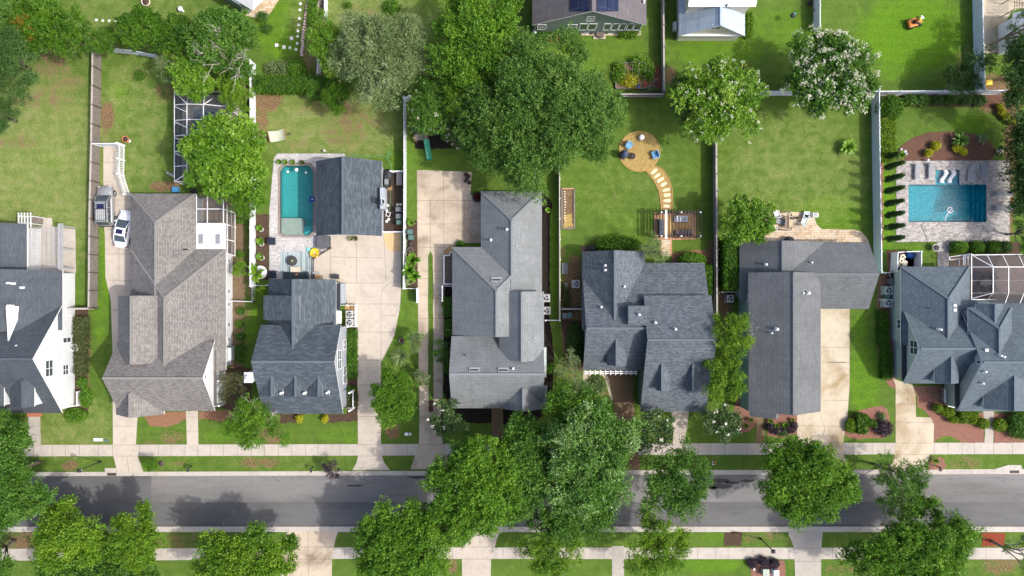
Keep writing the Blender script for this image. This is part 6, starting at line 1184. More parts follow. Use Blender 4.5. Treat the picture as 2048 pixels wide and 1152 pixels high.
mailbox((384, 932), 'black mailbox on the verge before the tan roofed house'); mailbox((627, 933), 'black mailbox by the verge near the purple sapling'); mailbox((1870, 931), 'black mailbox with flowering shrub at the cream driveway apron')
def single(name, label, cat, mat, group=None): return lambda m: tag(m.build(name, mat), label, cat, group)
for x, y, l in ((322, 927, 'iron manhole cover in the kerb strip beside the sapling'), (128, 1004, 'round manhole cover in the dark asphalt under the corner tree')):
    z = .0 if y < 940 else -.105; m = MB((*G(x, y), z)); m.cyl(*G(x, y), z - .05, z + .02, .36, n=20); tag(m.build('manhole_cover', M('rusty_iron', (.06, .04, .042), .7, .4, 12)), l, 'manhole cover')
for x0, x1, y, l in ((215, 233, 948.5, 'iron storm drain grate at the drain inlet by the tan roofed house'), (2019, 2038, 943.5, 'iron storm drain grate in the kerb past the cream driveway')):
    a = G(x0, y); b = G(x1, y); t = MB((*a, 0)); t.bar((*a, .02), (*b, .02), .34, .05)
    for k in range(9): q = a[0] + (b[0] - a[0]) * (k + .5) / 9; t.bar((q, a[1] - .15, .05), (q, a[1] + .15, .05), .03, .02)
    tag(t.build('drain_grate', M('rusty_iron', (.06, .04, .042))), l, 'drain grate')
def ubox(px, py, w_, d, h_, mat, name, label, cat, group=None):
    t = thing(name, label, cat, (*G(px, py), 0), 0, group); m = MB(); m.box((0, 0, h_ / 2 - .02), (w_, d, h_)); m.build('body', mat, t, .02); m = MB(); m.box((0, 0, h_), (w_ * 1.06, d * 1.06, .06)); m.box((0, -d * .3, h_ + .04), (w_ * .4, .05, .04)); m.build('lid', mat, t); return t
ubox(193, 879, .55, .36, .12, WHITE, 'meter_box', 'white meter lid on the lawn, farther from the tan house drive', 'meter box', 'meter lids in the grass'); ubox(202, 879, .5, .36, .12, PALE, 'meter_box', 'pale grey meter lid between white lid and green lid', 'meter box', 'meter lids in the grass')
ubox(214, 881, .42, .3, .08, GREENP, 'meter_box', 'green meter lid nearest the tan house drive', 'meter box', 'meter lids in the grass'); ubox(813, 868, .42, .36, .1, WHITE, 'meter_box', 'larger white meter lid beside the court drive lawn', 'meter box', 'meter lids in the grass'); ubox(820.5, 868, .3, .3, .1, PALE, 'meter_box', 'smaller pale meter lid beside the wide driveway', 'meter box', 'meter lids in the grass')
ubox(1528, 1141, .75, .85, .75, M('sage_metal', (.32, .36, .30), .5), 'utility_box', 'sage green transformer box among purple shrubs', 'utility box'); ubox(1547, 1141, .62, .8, .95, M('white_metal', (.66, .69, .74), .4), 'utility_box', 'white utility cabinet beside the sage green box', 'utility box'); ubox(1506, 1136, .25, .25, .4, PALE, 'utility_box', 'tiny pale pedestal box in red mulch', 'utility box')
# ---------------------------------------------------------------- condensers and bins
def condenser(px, py, label, sz=.85, hh=.85):
    t = thing('air_conditioner', label, 'air conditioner', (*G(px, py), 0), 0, 'outdoor air conditioners'); m = MB(); m.box((0, 0, .05), (sz + .2, sz + .2, .1)); m.build('pad', CK, t); m = MB(); m.box((0, 0, .1 + hh / 2), (sz, sz, hh))
    for k in range(10):
        z = .2 + hh * .8 * k / 9
        for s in (-1, 1): m.box((0, s * sz / 2, z), (sz * .9, .03, .025)); m.box((s * sz / 2, 0, z), (.03, sz * .9, .025))
    m.build('housing', M('condenser_grey', (.40, .41, .41), .5), t); z = .1 + hh; m = MB(); m.cyl(0, 0, z - .06, z + .012, sz * .40, n=18); f = m.build('fan_grille', M('fan_well', (.03, .033, .036), .6), t)
    m = MB()
    for k in range(3):
        a = k * 2.094; m.add([(0, 0, z + .02), (sz * .34 * math.cos(a), sz * .34 * math.sin(a), z + .02), (sz * .36 * math.cos(a + .55), sz * .36 * math.sin(a + .55), z + .035)], [(0, 1, 2)])
    m.cyl(0, 0, z, z + .05, sz * .1, n=10); m.build('fan_blade', PALE, f); m = MB()
    for k in range(4): a = k * .7854; m.bar((-sz * .4 * math.cos(a), -sz * .4 * math.sin(a), z + .055), (sz * .4 * math.cos(a), sz * .4 * math.sin(a), z + .055), .018, .012)
    m.build('guard', GREY, f); return t
for a in ((158, 694, 'condenser on a pale slab at the white house wall'), (702, 628, 'upper condenser inside the white fenced pen'), (702, 644, 'lower condenser inside the white fenced pen'), (1092, 596, 'upper condenser in black mulch by the silver grey house'), (1093, 621, 'lower condenser in black mulch by the silver grey house'), (1151, 568, 'lone condenser in the bare side yard'), (1456, 597, 'shaded condenser beside the teal wall below the tall hedge'), (1770, 581, 'condenser nearest the dark bins by the steel blue house'), (1769, 606, 'condenser nearest the white rail by the steel blue house')): condenser(a[0], a[1], a[2], .95 if a[0] > 1760 else .85)
def bin_(px, py, mat, label, rz=0, w_=.62, d=.72, hh=1.05):
    t = thing('wheeled_bin', label, 'bin', (*G(px, py), 0), rz, 'wheeled bins'); m = MB(); m.box((0, 0, hh * .48), (w_ * .84, d * .84, hh * .9)); n = len(m.v); m.v = [((x * 1.14, y * 1.14, z) if z > hh * .6 else (x, y, z)) for x, y, z in m.v]; m.build('body', mat, t); m = MB(); m.box((0, .02, hh), (w_, d, .08), 0, .9); m.box((0, 0, hh + .05), (w_ * .5, d * .34, .03)); m.build('lid', mat, t); m = MB(); m.bar((-w_ * .4, -d * .52, hh - .04), (w_ * .4, -d * .52, hh - .04), .05); m.build('handle', DARK, t)
    for s in (-1, 1): m = MB(); m.add([(s * w_ * .42, -d * .4 + .12 * math.cos(k * .7854), .12 + .12 * math.sin(k * .7854)) for k in range(8)] + [(s * w_ * .5, -d * .4 + .12 * math.cos(k * .7854), .12 + .12 * math.sin(k * .7854)) for k in range(8)], [tuple(range(8)), tuple(range(15, 7, -1))] + [(k, (k + 1) % 8, 8 + (k + 1) % 8, 8 + k) for k in range(8)]); m.build('wheel', DARK, t)
for a in ((800, 420.5, BINLID, 'dark grey bin farthest from the rail in the pool house yard', 1.57), (800, 434, BINLID, 'dark grey bin beside the green one in the pool house yard', 1.57), (801, 446, GREENP, 'green bin in the pool house yard', 1.57, .58, .66), (822.5, 465, GREENP, 'green bin nearest the lime plant by the white fence', 1.57, .58, .66), (824.5, 476, GREENP, 'green bin between another green bin and the dark tub', 1.5, .58, .66), (1128, 631, BINLID, 'grey bin against the pale side yard fence'), (1138, 630, GREENP, 'green bin next to the grey one in the side yard', 0, .58, .66), (1776.5, 563, BINLID, 'square dark bin on the wall above the condensers'), (1769, 593, GREENP, 'green box bin between the two condensers', 1.57, .56, .6, .8)): bin_(*a)
def tub(px, py, r, hh, mat, name, label, cat, n=16, group=None, fill=None):
    t = thing(name, label, cat, (*G(px, py), 0), 0, group); m = MB(); m.lathe(0, 0, [(r * .75, 0), (r, hh), (r * .86, hh), (r * .8, hh * .8)], n); m.build('body', mat, t); m = MB(); m.cyl(0, 0, hh * .7, hh * .82, r * .82, n=n); m.build('fill', fill or MULD, t); return t
tub(1779, 550, .48, 1.0, BINLID, 'barrel', 'round dark barrel at the end of the white rail', 'barrel'); tub(825, 488, .42, .5, DARK, 'tub', 'dark square tub beyond the green bins', 'tub', 4)
tub(821.5, 500, .46, .45, BINLID, 'tub', 'dark tub with a white stick beside the planter', 'tub', 4); ubox(825, 511, .9, .3, .3, WOODT, 'planter_box', 'tan wooden planter at the head of the banana plants', 'planter')
for x, y, r, l in ((254.5, 280, .42, 'brown glazed pot with a white dish on the side lawn'), (295, 6, .55, 'stone ringed planter on the rear lawn')): tub(x, y, r, .5, TERRA if x < 260 else STONE, 'plant_pot', l, 'pot')
m = MB((*G(258, 282), 0)); m.cyl(*G(258.5, 282), 0, .04, .2, n=12); tag(m.build('dish', WHITE), 'small white dish beside the brown pot', 'dish')
for x, y, l in ((524, 459, 'top'), (525, 488, 'middle'), (526, 516, 'lowest')): tub(x, y, .3, .32, WHITE, 'plant_pot', 'white ring pot, %s in the mulch bed beside the fence' % l, 'pot', group='white pots in the mulch bed')
for x, y, r, l in ((933, 350, .28, 'largest'), (938, 354, .22, 'outer'), (934, 359, .24, 'middle'), (931, 363, .18, 'smallest'), (939, 366, .26, 'lowest')): tub(x, y, r, .34, DARK, 'plant_pot', '%s dark pot of the group on the wide driveway corner' % l, 'pot', group='dark pots on the driveway')
for x, y, l, k in ((559, 324, 'green', 'bright'), (571, 324, 'lime', 'lime'), (586, 324, 'yellow', 'yellow'), (604, 325.5, 'olive', 'olive')):
    tub(x, y, .24, .32, DARK, 'plant_pot', 'dark pot of the %s plant above the turquoise pool' % l, 'pot', group='pots above the turquoise pool'); rosette('%s plant in a pot above the turquoise pool' % l, x, y, 7, .75, k, 22, .1, group='plants above the turquoise pool')
tub(703, 478, .22, .4, TERRA, 'plant_pot', 'small pot against the pool house front', 'pot'); rosette('dry grey plant at the pool house front', 702, 477, 7, .8, 'grey', 26, .07); rosette('olive plant at the pool house front', 711, 477, 6, .7, 'olive', 26, .08)
# ---------------------------------------------------------------- pool house yard
t = thing('grill', 'stainless grill beside its black cover behind the pool house', 'grill', (*G(776, 366), 0)); m = MB(); m.box((0, 0, .45), (.62, 1.2, .9)); m.build('cabinet', BLACK, t); m = MB(); m.box((0, 0, 1.0), (.55, .8, .24), 0, .8); m.build('hood', STEEL, t); m = MB(); m.box((0, .55, .92), (.5, .3, .04)); m.box((0, -.55, .92), (.5, .3, .04)); m.build('side_shelf', DARK, t)
m = MB((*G(778, 351), 0)); m.ball((*G(778, 351), .45), (.55, .75, .5), 12, 7, .12, 3); tag(m.build('grill_cover', DARK), 'crumpled black cover heaped above the stainless grill', 'cover')
ubox(800, 358, .62, 1.6, .55, M('storage_grey', (.2, .19, .19), .6), 'storage_box', 'long grey storage box against the white fence by the grill', 'storage box')
for x, y, l in ((776, 411.5, 'nearest the wall dormer'), (774, 421, 'second from the wall dormer'), (778, 439, 'third from the wall dormer'), (774, 443, 'farthest from the wall dormer')): t = thing('bucket', 'white bucket behind the pool house, ' + l, 'bucket', (*G(x, y), 0), 0, 'white buckets'); m = MB(); m.cyl(0, 0, 0, .36, .15, .18, 12); m.build('body', WHITE, t); m = MB(); m.cyl(0, 0, .36, .39, .19, n=12); m.build('lid', WHITE, t)
m = MB((*G(777, 429), 0)); c = G(777, 429)
for k in range(4): a = k * 1.5708 + .6; m.bar((c[0] + .34 * math.cos(a), c[1] + .34 * math.sin(a), .3), (c[0] + .34 * math.cos(a + 1.5708), c[1] + .34 * math.sin(a + 1.5708), .3), .07); m.bar((c[0] + .34 * math.cos(a), c[1] + .34 * math.sin(a), 0), (c[0] + .34 * math.cos(a), c[1] + .34 * math.sin(a), .3), .06)
tag(m.build('stool_frame', WHITE), 'white square stool frame among the white buckets', 'stool')
for x, y, l in ((796, 410, 'one'), (802, 410, 'other')): ubox(x, y, .3, .28, .35, PALE, 'jug', 'pale square jug above the grey bins, %s' % ('nearer the buckets' if l == 'one' else 'nearer the fence'), 'jug', 'pale jugs above the bins')
for x, y, l in ((793.5, 454, 'nearer the buckets'), (800.5, 454, 'nearer the fence')): tub(x, y, .2, .28, TERRA, 'plant_pot', 'terracotta pot below the green bin, ' + l, 'pot', group='pots below the green bin')
m = MB((*G(778, 376), 0)); c = G(780, 377)
for k in range(4): a = k * .8; m.bar((c[0] - .35 * math.cos(a), c[1] - .35 * math.sin(a), .06 + .05 * k), (c[0] + .35 * math.cos(a), c[1] + .35 * math.sin(a), .06 + .05 * k), .09)
tag(m.build('wood_pile', WOODT), 'little heap of tan sticks below the grill', 'firewood')
HOSE = glossy('green_hose', (.10, .30, .12), .4)
m = MB((*G(700, 309), 0)); m.tube([(*G(*p), .03) for p in ((690, 308), (705, 311), (735, 313), (752, 312), (760, 310), (770, 314), (778, 312), (784, 305), (783, 301), (777, 307), (774, 318), (782, 328), (783, 344))], .035, 6); tag(m.build('garden_hose', HOSE), 'green garden hose winding over the lawn above the pool house', 'hose')
m = MB((*G(781, 390), 0)); m.tube([(*G(*p), .03) for p in ((781, 380), (781, 396), (780, 412), (779, 424))], .025, 6); tag(m.build('garden_hose', HOSE), 'thin hose running down the pool house yard', 'hose')
# ---------------------------------------------------------------- turquoise pool patio
m = MB((*G(592, 526), 0)); m.prism([G(561.5, 503), G(624, 503), G(624, 549), G(561.5, 549)], .03, .045); RUG = None
def rugmat():
    mm, n, b, _ = nodes('striped_rug'); p = pos(n); s = n.nodes.new('ShaderNodeSeparateXYZ'); n.links.new(p, s.inputs[0]); cx = n.nodes.new('ShaderNodeCombineXYZ'); n.links.new(s.outputs[0], cx.inputs[0])
    n.links.new(ramp(n, noise(n, cx.outputs[0], 3.1, 3, .8), [(.35, (.10, .14, .155)), (.47, (.22, .28, .29)), (.55, (.42, .48, .48)), (.62, (.16, .21, .225))]), b.inputs['Base Color']); b.inputs['Roughness'].default_value = .9; return mm
tag(m.build('rug', rugmat()), 'striped blue grey outdoor rug below the turquoise pool', 'rug')
t = thing('fire_table', 'round dark table with a green centre on the striped rug', 'table', (*G(587, 522), .045)); m = MB(); m.lathe(0, 0, [(.35, 0), (.3, .35), (.62, .42), (.64, .5), (.6, .52)], 20); m.build('table_top', M('dark_wicker', (.045, .045, .048), .8, .35, 14), t); m = MB(); m.cyl(0, 0, .5, .56, .17, n=14); m.build('centre_bowl', M('moss_stone', (.2, .24, .1), .9, .3, 10), t)
t = thing('outdoor_sofa', 'dark covered sofa against the rear wall of the three dormer house', 'sofa', (*G(594, 551), .045)); m = MB(); m.box((0, 0, .22), (2.8, .85, .42)); m.box((0, -.38, .55), (2.8, .2, .5)); m.build('seat', M('dark_teal_fabric', (.030, .045, .05), .75, .3, 3), t, .06)
for s in (-1, 1): m = MB(); m.box((s * 1.4, 0, .4), (.22, .95, .6)); m.build('arm', M('dark_teal_fabric', (.03, .045, .05)), t, .06)
m = MB(); m.ball((.1, .1, .5), (.22, .16, .1), 10, 6); m.build('cushion', TERRA, t)
t = thing('coffee_table', 'pale stone topped coffee table in front of the dark sofa', 'table', (*G(593, 539), .045)); m = MB(); m.box((0, 0, .38), (1.25, .62, .06)); m.build('table_top', STONE, t)
for a in (-1, 1):
    for b in (-1, 1): m = MB(); m.box((a * .56, b * .25, .17), (.06, .06, .35)); m.build('leg', DARK, t)
NAVY = M('navy_fabric', (.018, .024, .045), .8, .25, 6)
def armchair(px, py, rz, mat, label, s=1.0, z=.04, group=None):
    t = thing('armchair', label, 'chair', (*G(px, py), z), rz, group); m = MB(); m.box((0, .05 * s, .36 * s), (.62 * s, .62 * s, .14 * s)); m.build('seat', mat, t, .03); m = MB(); m.box((0, -.32 * s, .62 * s), (.72 * s, .12 * s, .62 * s)); m.build('backrest', mat, t, .03)
    for k in (-1, 1): m = MB(); m.box((k * .38 * s, 0, .5 * s), (.12 * s, .72 * s, .08 * s)); m.bar((k * .38 * s, .32 * s, 0), (k * .38 * s, .32 * s, .5 * s), .06 * s); m.bar((k * .38 * s, -.32 * s, 0), (k * .38 * s, -.32 * s, .5 * s), .06 * s); m.build('arm', mat, t)
    return t
armchair(547, 483, -1.6, NAVY, 'navy armchair on the pavers near the pool corner', 1.05); armchair(548.5, 549.5, -1.5, NAVY, 'navy armchair between round table and striped rug', 1.05)
t = thing('round_table', 'large round white table standing in the mulch bed', 'table', (*G(525, 545), 0)); m = MB(); m.lathe(0, 0, [(.8, .7), (.84, .76), (.82, .78)], 28); m.build('table_top', M('white_enamel', (.62, .65, .70), .35), t); m = MB(); m.lathe(0, 0, [(.4, 0), (.08, .12), (.08, .7)], 14); m.build('pedestal', PALE, t); m = MB(); m.cyl(.12, -.05, .78, .95, .1, .13, 10); m.build('vase', WOODD, t)
t = thing('pool_float', 'yellow inflatable ring leaning on the black railing', 'pool float', (*G(630, 506), .06)); m = MB(); n1, n2 = 22, 8; v = [((.42 + .2 * math.cos(6.283 * j / n2)) * math.cos(6.283 * i / n1), (.42 + .2 * math.cos(6.283 * j / n2)) * math.sin(6.283 * i / n1), .22 + .2 * math.sin(6.283 * j / n2)) for i in range(n1) for j in range(n2)]
m.add(v, [(i * n2 + j, i * n2 + (j + 1) % n2, ((i + 1) % n1) * n2 + (j + 1) % n2, ((i + 1) % n1) * n2 + j) for i in range(n1) for j in range(n2)], True); m.build('ring', YELLOW, t); m = MB(); m.cyl(0, 0, .18, .26, .3, n=16); m.build('ring_floor', M('cream_vinyl', (.6, .5, .2), .4), t)
m = MB((*G(617, 499), 0)); c = G(617, 499); m.ball((c[0], c[1], .12), (.3, .26, .12), 12, 6, .1, 2); tag(m.build('pool_float', M('aqua_vinyl', (.18, .62, .66), .4)), 'small aqua inflatable beside the yellow ring', 'pool float')
m = MB((*G(628, 518), 0)); R = [(664, 496), (628, 518), (628, 556)]
for p, q in zip(R, R[1:]):
    a, b = G(*p), G(*q); m.bar((*a, 1.1), (*b, 1.1), .06); m.bar((*a, .2), (*b, .2), .05); L = math.hypot(b[0] - a[0], b[1] - a[1]); k = int(L / .14)
    for i in range(k + 1): u = i / k; x, y = a[0] + (b[0] - a[0]) * u, a[1] + (b[1] - a[1]) * u; m.bar((x, y, 0), (x, y, 1.1), .025 if i % 8 else .07)
tag(m.build('metal_railing', BLACK), 'black metal railing cornering round the yellow ring', 'railing')
t = thing('hot_tub', 'dark covered hot tub cabinet in front of the pool house corner', 'hot tub', (*G(650, 485), .03)); m = MB(); m.box((0, 0, .42), (1.5, 1.5, .82)); m.build('cabinet', M('dark_grey_panel', (.05, .052, .056), .7, .25, 4), t, .04); m = MB(); m.box((-.38, 0, .87), (.72, 1.54, .1)); m.box((.38, 0, .87), (.72, 1.54, .1)); m.build('lid', M('slate_vinyl', (.085, .09, .10), .5, .2, 4), t, .03)
m = MB((*G(636, 553), 0)); m.box((*G(637, 553), .28), (.55, .5, .55)); m.box((*G(637, 553), .57), (.6, .55, .05)); tag(m.build('crate', WOODT), 'brown wooden crate at the end of the black railing', 'crate')
ubox(672.7, 553.5, .75, .55, .6, DARK, 'storage_box', 'small dark box on the court drive behind the grey house', 'storage box'); m = MB((*G(633, 546), 0)); c = G(634, 546); m.box((c[0], c[1], .35), (.9, .25, .08)); m.box((c[0] - .3, c[1], .17), (.08, .2, .34)); m.box((c[0] + .3, c[1], .17), (.08, .2, .34)); tag(m.build('bench', GREY), 'little grey bench beside the brown crate', 'bench')
m = MB((*G(560, 272), 0)); 
def hammock():
    t = thing('hammock', 'striped hammock slung beside the round light green tree', 'hammock', (*G(558, 272), 0)); m = MB(); nx, ny = 10, 4; a, b, c, d = [Vector((*G(*p), 0)) - t.location for p in ((540, 266), (572, 260), (575, 281), (545, 287))]; v = []
    for i in range(nx + 1):
        for j in range(ny + 1): p = a.lerp(b, i / nx).lerp(d.lerp(c, i / nx), j / ny); v.append((p.x, p.y, .75 - .3 * math.sin(math.pi * i / nx) - .1 * math.sin(math.pi * j / ny)))
    m.add(v, [(i * (ny + 1) + j, (i + 1) * (ny + 1) + j, (i + 1) * (ny + 1) + j + 1, i * (ny + 1) + j + 1) for i in range(nx) for j in range(ny)], True)
    mm, n, bb, _ = nodes('striped_cloth'); p = pos(n); mp = n.nodes.new('ShaderNodeMapping'); mp.inputs['Rotation'].default_value = (0, 0, -.25); n.links.new(p, mp.inputs[0]); wv = n.nodes.new('ShaderNodeTexWave'); wv.bands_direction = 'Y'; wv.inputs['Scale'].default_value = 2.2; n.links.new(mp.outputs[0], wv.inputs[0]); n.links.new(ramp(n, wv.outputs[0], [(.35, (.62, .60, .50)), (.5, (.22, .30, .20))]), bb.inputs['Base Color']); bb.inputs['Roughness'].default_value = .9
    m.build('sling', mm, t); m = MB(); m.bar(b + Vector((0, 0, .75)), c + Vector((0, 0, .75)), .07); m.bar(a + Vector((0, 0, .75)), d + Vector((0, 0, .75)), .07); m.build('spreader_bar', WOODT, t); m = MB(); e = (b + c) / 2; e2 = (a + d) / 2; m.bar((e.x + .5, e.y + .1, .85), (e.x + .5, e.y + .1, 0), .07); m.bar((e2.x - .5, e2.y, .85), (e2.x - .5, e2.y, 0), .07); m.bar((e.x + .5, e.y + .1, .05), (e2.x - .5, e2.y, .05), .07)
    for q in (b, c): m.bar(q + Vector((0, 0, .75)), (e.x + .5, e.y + .1, .85), .02)
    m.build('stand', WOODD, t)
hammock()
m = MB((*G(651, 303), 0)); c = G(651, 303); m.cyl(c[0], c[1], 0, .5, .08, .12, 8); m.ball((c[0], c[1], .6), .15, 8, 6); tag(m.build('lawn_ornament', WHITE), 'small white ornament on the lawn above the turquoise pool', 'ornament')
t = thing('pool_robot', 'blue pool cleaner at the edge of the turquoise pool', 'pool cleaner', (*G(625, 398.5), -.05)); m = MB(); m.box((0, 0, .06), (.62, .55, .2)); m.build('body', glossy('royal_blue', (.005, .04, .22), .35), t, .04); m = MB(); m.box((.02, 0, .18), (.26, .1, .06)); m.build('handle', WHITE, t); m = MB(); m.box((-.3, 0, -.02), (.22, .75, .14)); m.build('brush', glossy('royal_blue', (.005, .04, .22)), t)
for x, y, l in ((575, 343, 'round'), (592, 339, 'wide'), (611, 345, 'slim')): m = MB((*G(x, y), -.08)); m.lathe(*G(x, y), [(.02, -.1), (.16 if l != 'wide' else .26, -.09), (.12, -.02)], 12); tag(m.build('floating_lamp', WHITE), '%s white float at the far end of the turquoise pool' % l, 'pool light', 'white floats in the turquoise pool')
# ---------------------------------------------------------------- deep blue pool furniture
def lounger(px, py, rz, label, mat=FABRIC):
    t = thing('sun_lounger', label, 'sun lounger', (*G(px, py), .03), rz, 'grey loungers by the deep blue pool'); m = MB()
    for s in (-1, 1): m.bar((s * .32, -.95, .3), (s * .32, .95, .3), .06)
    m.bar((-.32, -.95, .3), (.32, -.95, .3), .06); m.bar((-.32, .95, .3), (.32, .95, .3), .06); m.build('frame', PALE, t); m = MB(); m.box((0, -.3, .36), (.6, 1.25, .08)); m.build('seat', mat, t, .02); m = MB(); m.bar((0, .32, .36), (0, .98, .6), .6, .07); m.build('backrest', mat, t)
    for a in (-.3, .3):
        for b in (-.8, .8): m = MB(); m.box((a, b, .14), (.05, .05, .28)); m.build('leg', PALE, t)
for a in ((1831.5, 345, 0, 'grey lounger nearest the golden shrubs and the white fence'), (1858.5, 343, 0, 'grey lounger beside the small white globe lamp'), (1939, 348, -.1, 'grey lounger turned slightly, past the sun shelf'), (1966, 343, 0, 'grey lounger nearest the pool deck corner'), (2004, 388, -1.57, 'sideways lounger higher along the shaded deck edge'), (2003.5, 417, -1.57, 'sideways lounger lower along the shaded deck edge')): lounger(*a)
for x, l in ((1888, 'nearer the white fence'), (1903.5, 'nearer the pool steps')):
    t = thing('shelf_lounger', 'white wave shaped lounger on the sun shelf, ' + l, 'sun lounger', (*G(x, 352.5), -.3), 0, 'white wave loungers'); m = MB(); k = 10; v = []
    for i in range(k + 1):
        y = -.82 + 1.64 * i / k; o = .13 * math.sin(6.28 * i / k + 3.3) + .34 * (i / k - .5); z = .33 + .12 * math.sin(i / k * 6.28 - 2.4)
        v += [(o - .28, y, z), (o + .28, y, z), (o + .28, y, z - .1), (o - .28, y, z - .1)]
    m.add(v, [(i * 4 + j, i * 4 + (j + 1) % 4, i * 4 + 4 + (j + 1) % 4, i * 4 + 4 + j) for i in range(k) for j in range(4)] + [(0, 1, 2, 3), tuple(4 * k + q for q in (3, 2, 1, 0))], True); m.build('body', WHITE, t)
m = MB((*G(1900, 424), -.08)); m.tube([(*G(1901 + 5.5 * math.cos(k * .5), 420 + 5.5 * math.sin(k * .5)), -.06) for k in range(12)] + [(*G(*p), -.07) for p in ((1897, 426), (1892, 434), (1890, 442))], .055, 6); tag(m.build('cleaner_hose', WHITE), 'white looped cleaner hose floating in the deep blue pool', 'hose')
m = MB((*G(1846, 484), 0)); m.tube([(*G(*p), .05) for p in ((1844, 448), (1842, 455), (1848, 465), (1853, 476), (1855, 486))], .02, 5); tag(m.build('cord', DARK), 'thin dark cord crossing the deck to the grey urn', 'cord')
t = thing('globe_lamp', 'small white globe lamp at the far edge of the pool deck', 'lamp', (*G(1851, 321.5), .03)); m = MB(); m.cyl(0, 0, 0, .35, .05, n=8); m.build('post', PALE, t); m = MB(); m.ball((0, 0, .48), .17, 12, 8); m.build('globe', WHITE, t)
t = thing('urn', 'wide grey stone urn on the lawn beside the paver walk', 'urn', (*G(1866, 496), 0)); m = MB(); m.lathe(0, 0, [(.2, 0), (.16, .2), (.46, .62), (.5, .72), (.4, .7), (.32, .55)], 18); m.build('bowl', M('urn_stone', (.33, .32, .30), .8, .25, 6), t); m = MB(); m.cyl(0, 0, .5, .6, .36, n=14); m.build('fill', M('urn_fill', (.03, .03, .03), .6), t)
m = MB((*G(1997, 303), 0)); c = G(1997, 304); m.ball((c[0], c[1], .2), (.42, .32, .25), 9, 6, .18, 5); tag(m.build('boulder', STONE), 'tan boulder at the end of the crescent bed', 'boulder')
for x, y, r, l in ((1801, 299, .22, 'upper'), (1808, 303, .26, 'outer'), (1812, 308, .2, 'lower')): c = G(x, y); m = MB((*c, 0)); m.ball((c[0], c[1], .1), (r, r * .8, .16), 8, 5, .2, x); tag(m.build('rock', M('pale_rock', (.42, .42, .45), .8, .2, 6)), '%s pale rock at the fence end of the crescent bed' % l, 'rock', 'pale rocks in the crescent bed')
m = MB((*G(1806, 208), 0)); m.ball((*G(1807, 207), .5), (.25, .4, .5), 8, 6, .2, 4); tag(m.build('shrub', LM['gold']), 'yellow flowering sprig beside the big round clipped bush', 'shrub')
# storage enclosure clutter
sheet('storage_pad', [(1778, 508), (1828, 506), (1828, 543), (1782, 543)], .02, D.materials['tan_flagstone'])
m = MB((*G(1817, 510), 0)); m.ball((*G(1818, 511), .3), (.55, .5, .4), 9, 6, .2, 8); tag(m.build('tarp', glossy('blue_tarp', (.006, .07, .30), .5)), 'rumpled blue tarp in the storage enclosure', 'tarp')
for i, (x, y, l) in enumerate(((1801, 514, 'nearest the blue tarp'), (1799, 522, 'in the middle of the tangle'), (1805, 526, 'beside the roof corner'), (1790, 530, 'nearest the fence'))):
    m = MB((*G(x, y), 0)); c = G(x, y); a0 = i * .9
    for k in range(5): a = a0 + k * 1.256; m.bar((c[0] + .36 * math.cos(a), c[1] + .36 * math.sin(a), .45 + .06 * (k % 2)), (c[0] + .36 * math.cos(a + 2.2), c[1] + .36 * math.sin(a + 2.2), .5), .09); m.bar((c[0] + .33 * math.cos(a), c[1] + .33 * math.sin(a), 0), (c[0] + .3 * math.cos(a), c[1] + .3 * math.sin(a), .45), .06)
    tag(m.build('lawn_chair', M('cream_plastic', (.62, .58, .45), .5)), 'overturned cream lawn chair, ' + l, 'chair', 'tangle of cream lawn chairs')
m = MB((*G(1804, 528), 0)); m.cyl(*G(1804, 529), .5, .56, .32, n=18); m.cyl(*G(1804, 529), 0, .5, .05, n=8); tag(m.build('round_table', M('cream_plastic', (.62, .58, .45))), 'small cream round table in the storage enclosure', 'table')
# lanai chairs
for x, y, rz, l in ((1955, 553, .8, 'upper chair nearest the hip roof'), (1982, 553, -.9, 'upper chair farther from the hip roof'), (1955, 580, 2.2, 'lower chair nearest the hip roof'), (1980, 580, -2.3, 'lower chair farther from the hip roof')): armchair(x, y, rz, WOODD, 'dark lanai chair with pale cushion, ' + l, 1.15, .03, 'dark chairs under the lanai'); 
for x, y, l in ((1956, 552, 'a'), (1984, 551, 'b'), (1957, 579, 'c'), (1982, 579, 'd')):
    pass
t = thing('lanai_table', 'square dark table between the lanai chairs', 'table', (*G(1966, 566), .03)); m = MB(); m.box((0, 0, .42), (1.3, .8, .06)); m.build('table_top', M('slate_top', (.09, .10, .11), .4), t)
for a in (-1, 1): m = MB(); m.box((a * .5, 0, .2), (.08, .6, .4)); m.build('leg', DARK, t)
# ---------------------------------------------------------------- fire pit and pergola
BLUEC = glossy('sky_blue_chair', (.10, .27, .46), .45)
armchair(1257, 292, -2.3, BLUEC, 'blue chair between egg chair and white globe at the fire pit', 1.0, .02); armchair(1309, 311, 1.9, BLUEC, 'blue chair alone on the path side of the fire pit', 1.05, .02)
t = thing('egg_chair', 'dark blue hanging egg chair on a tall stand by the fire pit', 'chair', (*G(1245, 311), .02)); m = MB(); m.lathe(0, 0, [(.3, 0), (.52, .03), (.5, .06)], 18); m.build('base', BLACK, t); m = MB(); m.tube([(-.45, 0, .05), (-.5, 0, 1.2), (-.35, 0, 2.0), (0, 0, 2.25), (.1, 0, 2.1)], .045, 8); m.build('stand', BLACK, t)
m = MB(); m.lathe(.05, 0, [(.1, .45), (.42, .6), (.52, .95), (.46, 1.4), (.25, 1.75), (.05, 1.9)], 14); m.build('shell', M('blue_grey_wicker', (.055, .07, .12), .7, .3, 16), t); m = MB(); m.ball((.18, 0, .7), (.38, .36, .16), 12, 6); m.build('cushion', BLUEC, t)
m = MB((*G(1282, 275.5), .02)); c = G(1282, 276); m.ball((c[0], c[1], .36), .38, 18, 12); tag(m.build('garden_globe', WHITE), 'white sphere at the top of the fire pit circle', 'garden globe')
